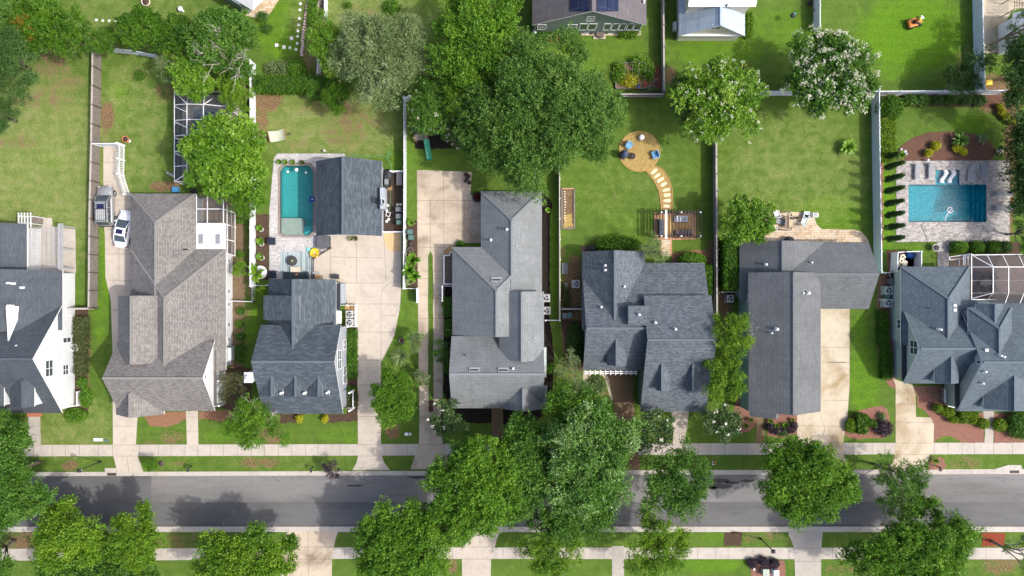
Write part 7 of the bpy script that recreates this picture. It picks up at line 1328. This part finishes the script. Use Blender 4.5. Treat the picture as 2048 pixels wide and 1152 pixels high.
tub(1263.5, 313, .42, .36, M('rust_iron', (.07, .04, .035), .8, .3, 8), 'fire_bowl', 'rusty brown fire bowl in the straw circle', 'fire pit', fill=M('ash', (.05, .045, .04), .95, .3, 12))
for i, (x, y, r) in enumerate(((1308.5, 343, -.7), (1314, 351.7, -.65), (1321, 359.6, -.6), (1327.7, 368.7, -.45), (1332, 380, -.25), (1334.5, 390, -.1), (1334.5, 401.4, 0), (1333.3, 412.5, .05))):
    c = G(x, y); m = MB((*c, 0)); co, si = math.cos(-r), math.sin(-r); rr = random.Random(i); hw_, hd = .46, .21
    m.prism([(c[0] + a * co - b * si, c[1] + a * si + b * co) for a, b in [(p[0] * hw_ * rr.uniform(.85, 1.12), p[1] * hd * rr.uniform(.8, 1.15)) for p in ((-1, -.6), (-.6, -1), (.6, -1), (1, -.5), (1, .6), (.5, 1), (-.5, 1), (-1, .5))]], -.02, .045)
    n_ = ('first', 'second', 'third', 'fourth', 'fifth', 'sixth', 'seventh', 'eighth')[i]; tag(m.build('stepping_stone', M('pale_flag', (.60, .50, .33), .85, .18, 3)), 'pale stepping stone, %s from the fire pit' % n_, 'stepping stone', 'stepping stones of the curved path')
m = MB(); 
for side in ([(1289, 342), (1307, 360), (1317, 380), (1321, 400), (1322, 421)], [(1312, 329), (1327, 340), (1337, 355), (1344, 376), (1345, 421)]): m.tube([(*G(*p), .04) for p in side], .05, 6)
m.tube([(*G(1279 + 41.5 * math.cos(k * .3 + .9), 303 + 40.5 * math.sin(k * .3 + .9)), .04) for k in range(20)], .045, 6); tag(m.build('edging', M('brick_edging', (.42, .24, .09), .85, .3, 6)), 'thin tan edging around the fire pit and curved path', 'edging')
def sofa(px, py, w_, d, rz, mat, cush, label, z=.04):
    t = thing('outdoor_sofa', label, 'sofa', (*G(px, py), z), rz); m = MB(); m.box((0, 0, .22), (w_, d, .26)); m.build('frame', WOODD, t); n = max(1, round(w_ / .62))
    for k in range(n): m = MB(); m.box((-w_ / 2 + w_ * (k + .5) / n, .05, .42), (w_ / n * .93, d * .8, .16)); m.build('seat_cushion', cush, t, .04)
    m = MB(); m.box((0, -d / 2 + .06, .55), (w_, .14, .5)); m.build('backrest', mat, t, .03)
sofa(1361, 439, 1.75, .75, 3.14, WHITE, M('pale_blue_cushion', (.55, .60, .66), .8, .08), 'pale cushioned sofa under the pergola near the straw path'); sofa(1321, 455, 1.9, .72, -1.57, NAVY, M('blue_grey_cushion', (.13, .17, .24), .8, .15), 'blue grey sofa along the shaded side of the pergola floor')
sofa(1366, 466, 2.2, .7, 0, WOODD, M('plum_cushion', (.16, .12, .15), .8, .25), 'dark sofa with plum cushions on the house side of the pergola')
for x, y, l in ((1317, 440, 'upper'), (1317, 466, 'lower')): tub(x, y, .2, .4, BLACK, 'lantern', '%s black lantern beside the blue grey sofa' % l, 'lantern', 8, 'black lanterns under the pergola', WHITE)
t = thing('raised_bed', 'long timber raised bed beside the pale fence', 'planter', (*G(1136, 418), 0)); o = t.location; c = [G(*p) for p in ((1123.5, 378), (1148, 378), (1148, 457.5), (1123.5, 457.5))]
for a, b in zip(c, c[1:] + c[:1]): m = MB(o); m.bar((*a, .22), (*b, .22), .16, .44); m.build('board', WOODT if b[0] > a[0] else WOODG, t)
m = MB(o); m.prism(c, .02, .3); m.build('soil', loose('bed_soil', (.06, .04, .025), (.15, .10, .06), (.34, .25, .12), 5), t); m = MB(o); m.prism([G(*p) for p in wobble([(1127, 430), (1144, 428), (1145, 455), (1126, 455)], 5, 1.5)], .3, .36); m.build('straw', YST, t); m = MB(o)
for k in range(12): x, y = G(1128 + .3 * k % 2, 384 + 5.2 * k); m.ball((x, y, .34), (.14, .11, .09), 6, 4, .2, k)
m.build('stone', STONE, t)['kind'] = 'stuff'
ubox(1129.5, 537, .7, 1.3, .45, M('slate_slab', (.10, .11, .13), .7), 'storage_box', 'flat slate grey storage box against the pale fence', 'storage box')
for x, y, l in ((1126, 604, 'upper'), (1127, 609, 'lower')): tub(x, y, .26, .3, TERRA, 'plant_pot', '%s terracotta pot at the side yard fence' % l, 'pot', group='pots at the side yard fence')
m = MB((*G(1131, 569), 0)); m.box((*G(1131, 570), .12), (.4, .5, .24)); m.box((*G(1131, 570), .26), (.44, .54, .04)); tag(m.build('crate', PALE), 'pale crate in the bare side yard across from the condenser', 'crate')
sheet('grill_pad', [(1163, 493), (1200, 493), (1200, 506), (1163, 506)], .03, D.materials['brick_paving'])
m = MB((*G(1183, 498), 0)); c = G(1183, 498); m.ball((c[0], c[1], .5), (.72, .5, .5), 14, 8, .08, 6); tag(m.build('grill_cover', BLACK), 'black covered grill behind the blue grey house', 'cover'); m = MB((*G(1575, 480), 0)); c = G(1575, 481); m.ball((c[0], c[1], .55), (.6, .5, .5), 14, 8, .06, 9); tag(m.build('grill_cover', DARK), 'dark domed cover at the edge of the charcoal roof', 'cover')
# ---------------------------------------------------------------- flagstone patio
def slingchair(px, py, rz, mat, label, L=1.0):
    t = thing('patio_chair', label, 'chair', (*G(px, py), .03), rz, 'chairs on the flagstone patio'); m = MB()
    for s in (-1, 1): m.bar((s * .32, -.4 * L, .55), (s * .32, .45 * L, .45), .06); m.bar((s * .32, .4 * L, 0), (s * .32, .4 * L, .5), .05); m.bar((s * .32, -.4 * L, 0), (s * .32, -.4 * L, .9), .05)
    m.build('frame', WHITE if mat is not FABRIC else DARK, t); m = MB(); m.box((0, .1 * L, .4), (.6, .7 * L, .06)); m.build('seat', mat, t); m = MB(); m.bar((0, -.3 * L, .42), (0, -.5 * L, .95), .6, .06); m.build('backrest', mat, t)
slingchair(1557, 444, 1.4, FABRIC, 'grey chair near the round glossy tree on the flagstones'); slingchair(1610.5, 431, 0, M('pale_blue_sling', (.5, .56, .6), .6), 'white framed chair with blue grey sling at the patio corner', 1.0); slingchair(1606, 441, -.35, M('mint_sling', (.46, .55, .52), .6), 'mint sling recliner on the flagstones', 1.6); slingchair(1551, 429, .3, M('pale_cushion', (.6, .6, .6), .7), 'pale cushioned chair at the far edge of the flagstones')
t = thing('cooler', 'white wheeled cooler at the patio corner beside the lawn', 'cooler', (*G(1626, 431), .03)); m = MB(); m.box((0, 0, .35), (.62, .55, .6)); m.build('body', WHITE, t, .03); m = MB(); m.box((.04, 0, .67), (.4, .44, .06)); m.build('lid', GREY, t); m = MB(); m.bar((.38, -.25, .6), (.38, .25, .6), .05); m.build('handle', WHITE, t)
tub(1547, 457, .36, .5, PALE, 'side_table', 'round pale side table by the glossy tree', 'table', fill=STONE)
t = thing('swing_frame', 'brown curved swing frame on the flagstone patio', 'swing', (*G(1568, 442), .03)); o = t.location; m = MB(o)
for y0, s in ((427, -1), (460, 1)): m.tube([(*G(1550, y0 - 3 * s), .05), (*G(1558, y0 + 1 * s), .6), (*G(1568, y0 + 2 * s), .95), (*G(1578, y0), .6), (*G(1584, y0 - 5 * s), .05)], .05, 6)
m.bar((*G(1570, 428), .95), (*G(1570, 460), .95), .09); m.build('frame', WOODD, t); m = MB(o); m.box((*G(1570, 444), .5), (.62, 1.5, .08)); m.build('seat', M('brown_sling', (.2, .15, .11), .8), t)
for x, y, l in ((1585, 437, 'grey'), (1592, 436, 'dark')): tub(x, y, .18, .35, DARK if l == 'dark' else GREY, 'plant_pot', '%s little pot beside the mint recliner' % l, 'pot')
# ---------------------------------------------------------------- play set
t = thing('play_set', 'wooden play tower with dark roof and a green slide', 'play set', (*G(846, 272), 0)); o = t.location; m = MB(o)
for x in (833, 856):
    for y in (262, 284): m.bar((*G(x, y), 0), (*G(x, y), 2.6), .12)
m.build('tower_frame', WOODT, t); m = MB(o); a, b, c, d = G(832, 261), G(858, 261), G(858, 285), G(832, 285); m.prism([a, b, c, d], 1.25, 1.35); m.build('platform', WOODG, t)
m = MB(o); z0, z1 = 2.5, 3.3; e0, e1 = G(845, 260), G(845, 276); c2, d2 = G(858, 277), G(832, 277); m.add([(*a, z0), (*b, z0), (*c2, z0), (*d2, z0), (*e0, z1), (*e1, z1)], [(0, 4, 5, 3), (1, 2, 5, 4), (0, 1, 4), (2, 3, 5)]); m.build('roof', M('tower_canvas', (.03, .032, .038), .7), t)
m = MB(o); secs = []
for k in range(9):
    u = k / 8; x, y = G(855.5 + 3.5 * u, 283 + 38 * u); z = 1.3 * (1 - u) ** 1.15 + .12 + .06 * math.sin(u * 9); secs.append([(x - .34, y, z + .16), (x - .28, y, z), (x + .28, y, z), (x + .34, y, z + .16), (x + .3, y, z + .17), (x + .25, y, z + .05), (x - .25, y, z + .05), (x - .3, y, z + .17)])
loft(m, secs); m.build('slide', glossy('green_slide', (.012, .23, .13), .25), t); m = MB(o); m.bar((*G(857, 268), 2.3), (*G(905, 270), 2.3), .14); 
for y in (258, 284): m.bar((*G(906, y), 0), (*G(905, 270), 2.35), .11)
m.build('swing_beam', WOODT, t)
for x in (872, 890): m = MB(o); m.bar((*G(x, 266), .5), (*G(x, 274), .5), .25, .04); [m.bar((*G(x, y), .5), (*G(x, 270), 2.25), .025) for y in (266, 274)]; m.build('swing', DARK, t)
# ---------------------------------------------------------------- stepping squares and edgings in the far gardens
SQ = [(601, 7.5), (600, 20), (599, 37.5), (598, 50), (596, 62), (595.5, 73), (594.7, 87), (592, 99), (580, 95.6), (568, 94.5), (553.6, 90.6), (583, 77)]; ORD = ('topmost', 'second', 'third', 'fourth', 'fifth', 'sixth', 'seventh', 'eighth', 'ninth', 'tenth', 'last', 'odd outlying')
for i, (x, y) in enumerate(SQ):
    c = G(x, y); m = MB((*c, 0)); m.box((c[0], c[1], .02), (.42 if i > 8 else .3, .4 if i > 8 else .3, .07), .7 + .1 * i); tag(m.build('stepping_stone', M('white_stone', (.62, .61, .60), .8, .15, 5)), '%s white square of the bending line on the bright lawn' % ORD[i], 'stepping stone', 'white stepping squares on the bright lawn')
for i, (x, y) in enumerate(((193, 40), (206, 41.5), (219, 42), (232, 43.5), (243.5, 45.5), (255.5, 47.5))):
    c = G(x, y); m = MB((*c, 0)); m.box((c[0], c[1], .02), (.3, .26, .07), .2 * i); tag(m.build('stepping_stone', M('white_stone', (.62, .61, .60))), '%s white square between the bushy trees, counted from the bare patch end' % ('sixth', 'fifth', 'fourth', 'third', 'second', 'first')[i], 'stepping stone', 'white stepping squares between the trees')
def edging(pts, label, mat):
    m = MB((*G(*pts[0]), 0)); r = random.Random(3)
    for p, q in zip(pts, pts[1:]):
        a, b = G(*p), G(*q); k = max(1, int(math.hypot(b[0] - a[0], b[1] - a[1]) / .32))
        for i in range(k): u = (i + .5) / k; m.box((a[0] + (b[0] - a[0]) * u + r.uniform(-.04, .04), a[1] + (b[1] - a[1]) * u, .14), (.34, .27, .28 + r.uniform(-.05, .05)), r.uniform(-.2, .2))
    tag(m.build('stone_edging', mat), label, 'edging')
PKB = M('pink_block', (.48, .36, .31), .85, .2, 3); edging([(619, -60), (618, 0), (612, 35), (607, 70), (604, 114)], 'pale block edging along the white stepping squares', PKB); edging([(643, -60), (641, 0), (634, 32), (628, 56)], 'pale block edging beside the striped steps', PKB)
m = MB((*G(646, 18), 0))
for k in range(24): a = G(642.5 - k * .05, -20 + 2.5 * k); b = G(650, -20 + 2.5 * k); m.bar((*a, .12), (*b, .12), .1, .1)
tag(m.build('slatted_ramp', M('slat_brown', (.22, .17, .13), .8)), 'row of brown slats against the white fence', 'slats')
t = thing('bird_bath', 'small white bird bath on the far lawn', 'bird bath', (*G(366, 22), 0)); m = MB(); m.lathe(0, 0, [(.2, 0), (.08, .1), (.07, .6)], 10); m.build('pedestal', WHITE, t); m = MB(); m.lathe(0, 0, [(.08, .6), (.3, .72), (.3, .76), (.1, .68)], 14); m.build('bowl', WHITE, t)
t = thing('bird_feeder', 'dark round feeder with blue top standing on the lawn by the pale garage', 'bird feeder', (*G(1575.5, 41), 0)); m = MB(); m.cyl(0, 0, 0, 1.5, .025, n=6); m.build('pole', BLACK, t); m = MB(); m.lathe(0, 0, [(.3, 1.5), (.34, 1.56), (.2, 1.72), (.03, 1.8)], 14); m.build('hood', DARK, t); m = MB(); m.box((.2, .2, 1.62), (.2, .12, .16)); m.build('ornament', glossy('cyan_plastic', (.05, .35, .6), .4), t)
for x, y, l in ((354, 380, 'blue tub against the rear eave of the tan roofed house'), (1973, 167, 'yellow box under the dark conifer by the white fence')): ubox(x, y, .7, .6, .5, BLUEP if x < 400 else YELLOW, 'tub', l, 'tub')
m = MB((*G(387, 381), 0)); c = G(387, 381); m.lathe(c[0], c[1], [(.3, 0), (.42, .1), (.3, .22), (.2, .12)], 18); tag(m.build('tyre', BLACK), 'black tyre lying behind the tan roofed house', 'tyre')
for i, (x, y) in enumerate(((336, 346), (342, 349), (347, 352))): c = G(x, y); m = MB((*c, 0)); m.ball((c[0], c[1], .08), (.22, .16, .12), 7, 5, .2, i); tag(m.build('rock', M('pale_rock', (.42, .42, .45))), 'pale rock by the pool cage foot, %s' % ('nearest the lawn', 'middle one', 'nearest the cage')[i], 'rock', 'pale rocks by the pool cage')
c = G(1427, 926); t = thing('toy_ring', 'orange and white toy ring on the kerb grass', 'toy', (*c, 0)); m = MB(); m.tube([(.2 * math.cos(k * .55), .2 * math.sin(k * .55), .06) for k in range(11)], .05, 6); m.build('ring', WHITE, t); m = MB(); m.tube([(.2 * math.cos(k * .5 - .6), .2 * math.sin(k * .5 - .6), .09) for k in range(5)], .06, 6); m.build('stripe', glossy('orange_plastic', (.6, .2, .02), .4), t)
# green house porch bits and the garden bed
for x, y, w_, d, l in ((1127, 79, 1.7, .7, 'long brick planter on the lawn of the green house'), (1099, 78, .6, .7, 'small brick planter near the corner of the green house'), (1116, 71, .7, .5, 'brick planter below the green house window')):
    t = thing('brick_planter', l, 'planter', (*G(x, y), 0), 0, 'brick planters at the green house'); m = MB(); m.box((0, 0, .22), (w_, d, .44)); m.build('body', M('orange_brick_wall', (.42, .15, .07), .9, .25, 8), t); m = MB(); m.box((0, 0, .44), (w_ * .8, d * .7, .05)); m.build('soil', MULD, t)
c = G(1070, 66); m = MB((*c, 0)); m.ball((c[0], c[1], .4), .3, 12, 8); tag(m.build('garden_globe', WHITE), 'white globe at the corner of the green house', 'garden globe')
for x, y, mt, l in ((1172, 65, WHITE, 'round white tub'), (1183, 66, DARK, 'dark pot'), (1213, 65, DARK, 'black pot'), (1236, 66, WHITE, 'white edged pot')): tub(x, y, .28, .35, mt, 'plant_pot', l + ' beside the sunroom of the green house', 'pot', group='pots beside the sunroom')
t = thing('garden_bed', 'timber framed vegetable bed with a wire trellis', 'garden bed', (*G(1268, 152), 0)); o = t.location; c = [G(*p) for p in ((1231, 127), (1306, 128), (1306, 178), (1231, 178))]
for a, b in zip(c, c[1:] + c[:1]): m = MB(o); m.bar((*a, .2), (*b, .2), .12, .4); m.build('board', WOODG, t)
m = MB(o); m.prism(c, .02, .22); m.build('soil', loose('garden_soil', (.09, .05, .04), (.2, .12, .09), (.3, .22, .19), 4), t); m = MB(o)
for x in (1249, 1262, 1275, 1288): m.bar((*G(x, 130), 1.0), (*G(x, 172), 1.0), .025); m.bar((*G(x, 130), .2), (*G(x, 130), 1.0), .03); m.bar((*G(x, 172), .2), (*G(x, 172), 1.0), .03)
for y in (130, 144, 158, 172): m.bar((*G(1249, y), 1.0), (*G(1288, y), 1.0), .02)
m.build('trellis', WOODG, t); sheet('red_walk', wobble([(1306, 128), (1320, 132), (1322, 178), (1312, 178), (1307, 160)], 8, .8), .02, loose('red_chips', (.16, .05, .035), (.26, .085, .06), (.34, .16, .12)))
for x, y, l in ((1253, 143, 'upper'), (1255, 152, 'lower'), (1311, 145, 'walk'), (1312, 162, 'round')): tub(x, y, .22, .3, TERRA if l != 'round' else STONE, 'plant_pot', {'upper': 'terracotta pot high in the garden bed', 'lower': 'terracotta pot below another in the garden bed', 'walk': 'terracotta pot on the red chip walk', 'round': 'stone ring pot on the red chip walk'}[l], 'pot')
ubox(1274, 174, .5, .35, .35, glossy('royal_blue', (.005, .04, .22)), 'tub', 'blue tub at the foot of the vegetable bed', 'tub'); ubox(1290, 160, .35, 2.0, .3, M('red_crate', (.3, .06, .05), .7), 'planter_box', 'long red planter inside the vegetable bed', 'planter')
m = MB((*G(2022, 12), 0))
for k in range(9): m.bar((*G(2003 + 5 * k, 8), 2.2), (*G(2003 + 5 * k, 33), 2.2), .05)
for k in range(5): m.bar((*G(2003, 8 + 6 * k), 2.25), (*G(2048, 8 + 6 * k), 2.25), .05)
for x in (2003, 2043):
    for y in (8, 33): m.bar((*G(x, y), 0), (*G(x, y), 2.2), .09)
tag(m.build('trellis_arbor', WOODG), 'brown trellis arbor over the far concrete drive', 'arbor')
m = MB((*G(1936, 124), 0)); m.bar((*G(1936, 122), 1.1), (*G(1948, 120), 1.1), .06); m.bar((*G(1936, 122), 0), (*G(1936, 122), 1.1), .06); m.bar((*G(1936, 122), .9), (*G(1935, 132), .2), .05); tag(m.build('hose_bracket', PALE), 'pale pipe bracket sticking out of the white fence', 'bracket')
m = MB((*G(1724, 208), 0)); m.box((*G(1723, 208), .05), (1.2, .7, .1)); m.box((*G(1723, 208), .12), (1.0, .5, .06)); tag(m.build('ground_hatch', M('hatch_grey', (.16, .16, .14), .7)), 'grey ground hatch near the fence corner', 'hatch')
m = MB((*G(875, 683), 0)); t = tub(804, 681, .34, .4, M('grey_stone', (.2, .2, .19), .8, .2, 6), 'plant_pot', 'round grey planter on the lawn beside the driveway strips', 'pot')
m = MB((*G(1570, 132), 0))
for x, y, l in ((1611, 8, 'dark'), (1622, 22, 'grey')): tub(x + 7, y, .3, .5, DARK if l == 'dark' else GREY, 'tub', '%s tub at the foot of the white fence by the pale garage lawn' % l, 'tub')
# ---------------------------------------------------------------- mower and rider
ORG = glossy('orange_paint', (.62, .19, .03), .35); th = -.12
t = thing('riding_mower', 'orange riding mower with a grey grass chute on the bright lawn', 'mower', (*G(1825, 48), 0), .28); m = MB(); m.box((-.45, 0, .55), (.75, .85, .36)); m.box((-.75, 0, .5), (.25, .95, .3)); m.build('engine_hood', ORG, t, .06); m = MB(); m.box((.15, 0, .42), (1.0, .8, .14)); m.build('chassis', BLACK, t); m = MB(); m.lathe(.35, 0, [(.52, .14), (.55, .2), (.5, .3), (.3, .34)], 16); m.build('mower_deck', BLACK, t); m = MB(); m.box((.75, 0, .44), (.4, .5, .05)); m.build('foot_plate', ORG, t)
m = MB(); m.box((-.1, 0, .66), (.5, .5, .12)); m.box((-.33, 0, .9), (.12, .5, .45)); m.build('seat', BLACK, t, .04)
for x, R, w_ in ((-.55, .3, .25), (.85, .17, .14)):
    for s in (-1, 1): m = MB(); n = 14; yy = s * .48; v = [(x + R * math.cos(6.283 * i / n), yy + d, R + R * math.sin(6.283 * i / n)) for d in (-w_ / 2, w_ / 2) for i in range(n)]; m.add(v, [(i, (i + 1) % n, n + (i + 1) % n, n + i) for i in range(n)] + [tuple(range(n)), tuple(range(n, 2 * n))]); m.build('wheel', BLACK, t)
for s in (-1, 1): m = MB(); m.tube([(.1, s * .3, .5), (.2, s * .32, .95), (.05, s * .2, 1.05)], .025, 6); m.build('control_lever', BLACK, t); m = MB(); m.box((-.2, s * .4, .66), (.8, .16, .06)); m.build('fender', ORG, t)
m = MB(); m.box((.95, .3, .32), (.7, .5, .2), .5, .7); m.build('grass_chute', GREY, t); m = MB(); m.box((1.22, .42, .34), (.14, .5, .1), .5); m.build('chute_lip', WHITE, t)
def rider():
    p = thing('person', 'person in an orange shirt and yellow hat sitting on the riding mower', 'person', t.location.copy(), .28)
    J = dict(pel=(-.1, 0, .80), spi=(-.13, 0, 1.08), che=(-.12, 0, 1.30), nec=(-.09, 0, 1.47), hea=(-.05, 0, 1.60), top=(-.04, 0, 1.72))
    E = [('pel', 'spi'), ('spi', 'che'), ('che', 'nec'), ('nec', 'hea'), ('hea', 'top')]; R = dict(pel=(.17, .15), spi=(.155, .13), che=(.17, .14), nec=(.06, .06), hea=(.095, .085), top=(.07, .07))
    for s, k in ((1, 'l'), (-1, 'r')):
        J.update({k + 'hip': (-.05, s * .1, .79), k + 'kne': (.36, s * .17, .78), k + 'ank': (.52, s * .16, .42), k + 'toe': (.68, s * .17, .37), k + 'sho': (-.12, s * .19, 1.38), k + 'elb': (-.02, s * .28, 1.12), k + 'wri': (.16, s * .22, 1.04), k + 'han': (.2, s * .215, 1.04)})
        E += [('pel', k + 'hip'), (k + 'hip', k + 'kne'), (k + 'kne', k + 'ank'), (k + 'ank', k + 'toe'), ('che', k + 'sho'), (k + 'sho', k + 'elb'), (k + 'elb', k + 'wri'), (k + 'wri', k + 'han')]
        R.update({k + 'hip': (.1, .1), k + 'kne': (.07, .07), k + 'ank': (.045, .045), k + 'toe': (.04, .035), k + 'sho': (.07, .07), k + 'elb': (.045, .045), k + 'wri': (.03, .03), k + 'han': (.042, .022)})
        for f in range(5):
            a = -.03 + .02 * f; J[k + 'f%d' % f] = (.26 + (.01 if f in (1, 2) else 0), s * .215 + a, 1.05) if f < 4 else (.22, s * .17, 1.07); J[k + 'g%d' % f] = (.275, s * .215 + a, 1.01) if f < 4 else (.25, s * .165, 1.06); E += [(k + 'han', k + 'f%d' % f), (k + 'f%d' % f, k + 'g%d' % f)]; R[k + 'f%d' % f] = (.009, .009); R[k + 'g%d' % f] = (.008, .008)
    ks = list(J); me = D.meshes.new('body'); me.from_pydata([J[k] for k in ks], [(ks.index(a), ks.index(b)) for a, b in E], []); o = D.objects.new('body', me); COL.objects.link(o); o.parent = p
    sk = o.modifiers.new('skin', 'SKIN'); 
    if not me.skin_vertices: me.attributes.new('skin', 'FLOAT_VECTOR', 'POINT')
    lay = me.skin_vertices[0].data
    for i, k in enumerate(ks): lay[i].radius = R[k]; lay[i].use_root = (k == 'pel')
    sb = o.modifiers.new('sub', 'SUBSURF'); sb.levels = 2; sb.render_levels = 2; me.materials.append(M('skin_tone', (.42, .24, .16), .6))
    m = MB(); loft(m, [[(c[0] + a * rx, c[1] + b * ry, c[2]) for a, b in [(math.cos(q * .628), math.sin(q * .628)) for q in range(10)]] for c, rx, ry in (((-.1, 0, .82), .185, .20), ((-.13, 0, 1.08), .175, .195), ((-.12, 0, 1.3), .175, .235), ((-.11, 0, 1.42), .12, .20), ((-.1, 0, 1.47), .07, .09))])
    for s in (-1, 1): m.tube([(-.12, s * .19, 1.38), (-.06, s * .25, 1.23), (-.02, s * .28, 1.12)], .09, 8, .065)
    m.build('shirt', M('orange_shirt', (.55, .17, .04), .8), p); m = MB()
    for s in (-1, 1): m.tube([(-.08, s * .1, .80), (.16, s * .14, .80), (.37, s * .17, .79), (.45, s * .165, .6), (.52, s * .16, .44)], .125, 8, .07)
    m.build('trousers', M('dark_jeans', (.03, .035, .06), .85), p); m = MB(); m.lathe(-.05, 0, [(.2, 1.64), (.21, 1.655), (.11, 1.67), (.105, 1.76), (.06, 1.80)], 16); m.build('hat', M('hi_vis_yellow', (.50, .55, .03), .7), p); m = MB(); m.ball((-.075, 0, 1.6), (.10, .10, .10), 10, 7); m.build('hair', M('brown_hair', (.04, .025, .015), .8), p)
    for s in (-1, 1):
        m = MB(); m.ball((.60, s * .165, .37), (.15, .055, .06), 10, 6); m.build('shoe', DARK, p); m = MB(); m.ball((.045, s * .035, 1.61), (.014, .014, .014), 8, 6); m.build('eye', WHITE, p); m = MB(); m.ball((-.045, s * .097, 1.6), (.022, .012, .03), 8, 6); m.build('ear', M('skin_tone', (.42, .24, .16)), p)
    m = MB(); m.ball((.055, 0, 1.59), (.022, .016, .028), 8, 6); m.build('nose', M('skin_tone', (.42, .24, .16)), p); m = MB(); m.ball((.046, 0, 1.548), (.008, .028, .007), 8, 6); m.build('mouth', M('lip_tone', (.3, .1, .08), .6), p)
rider()
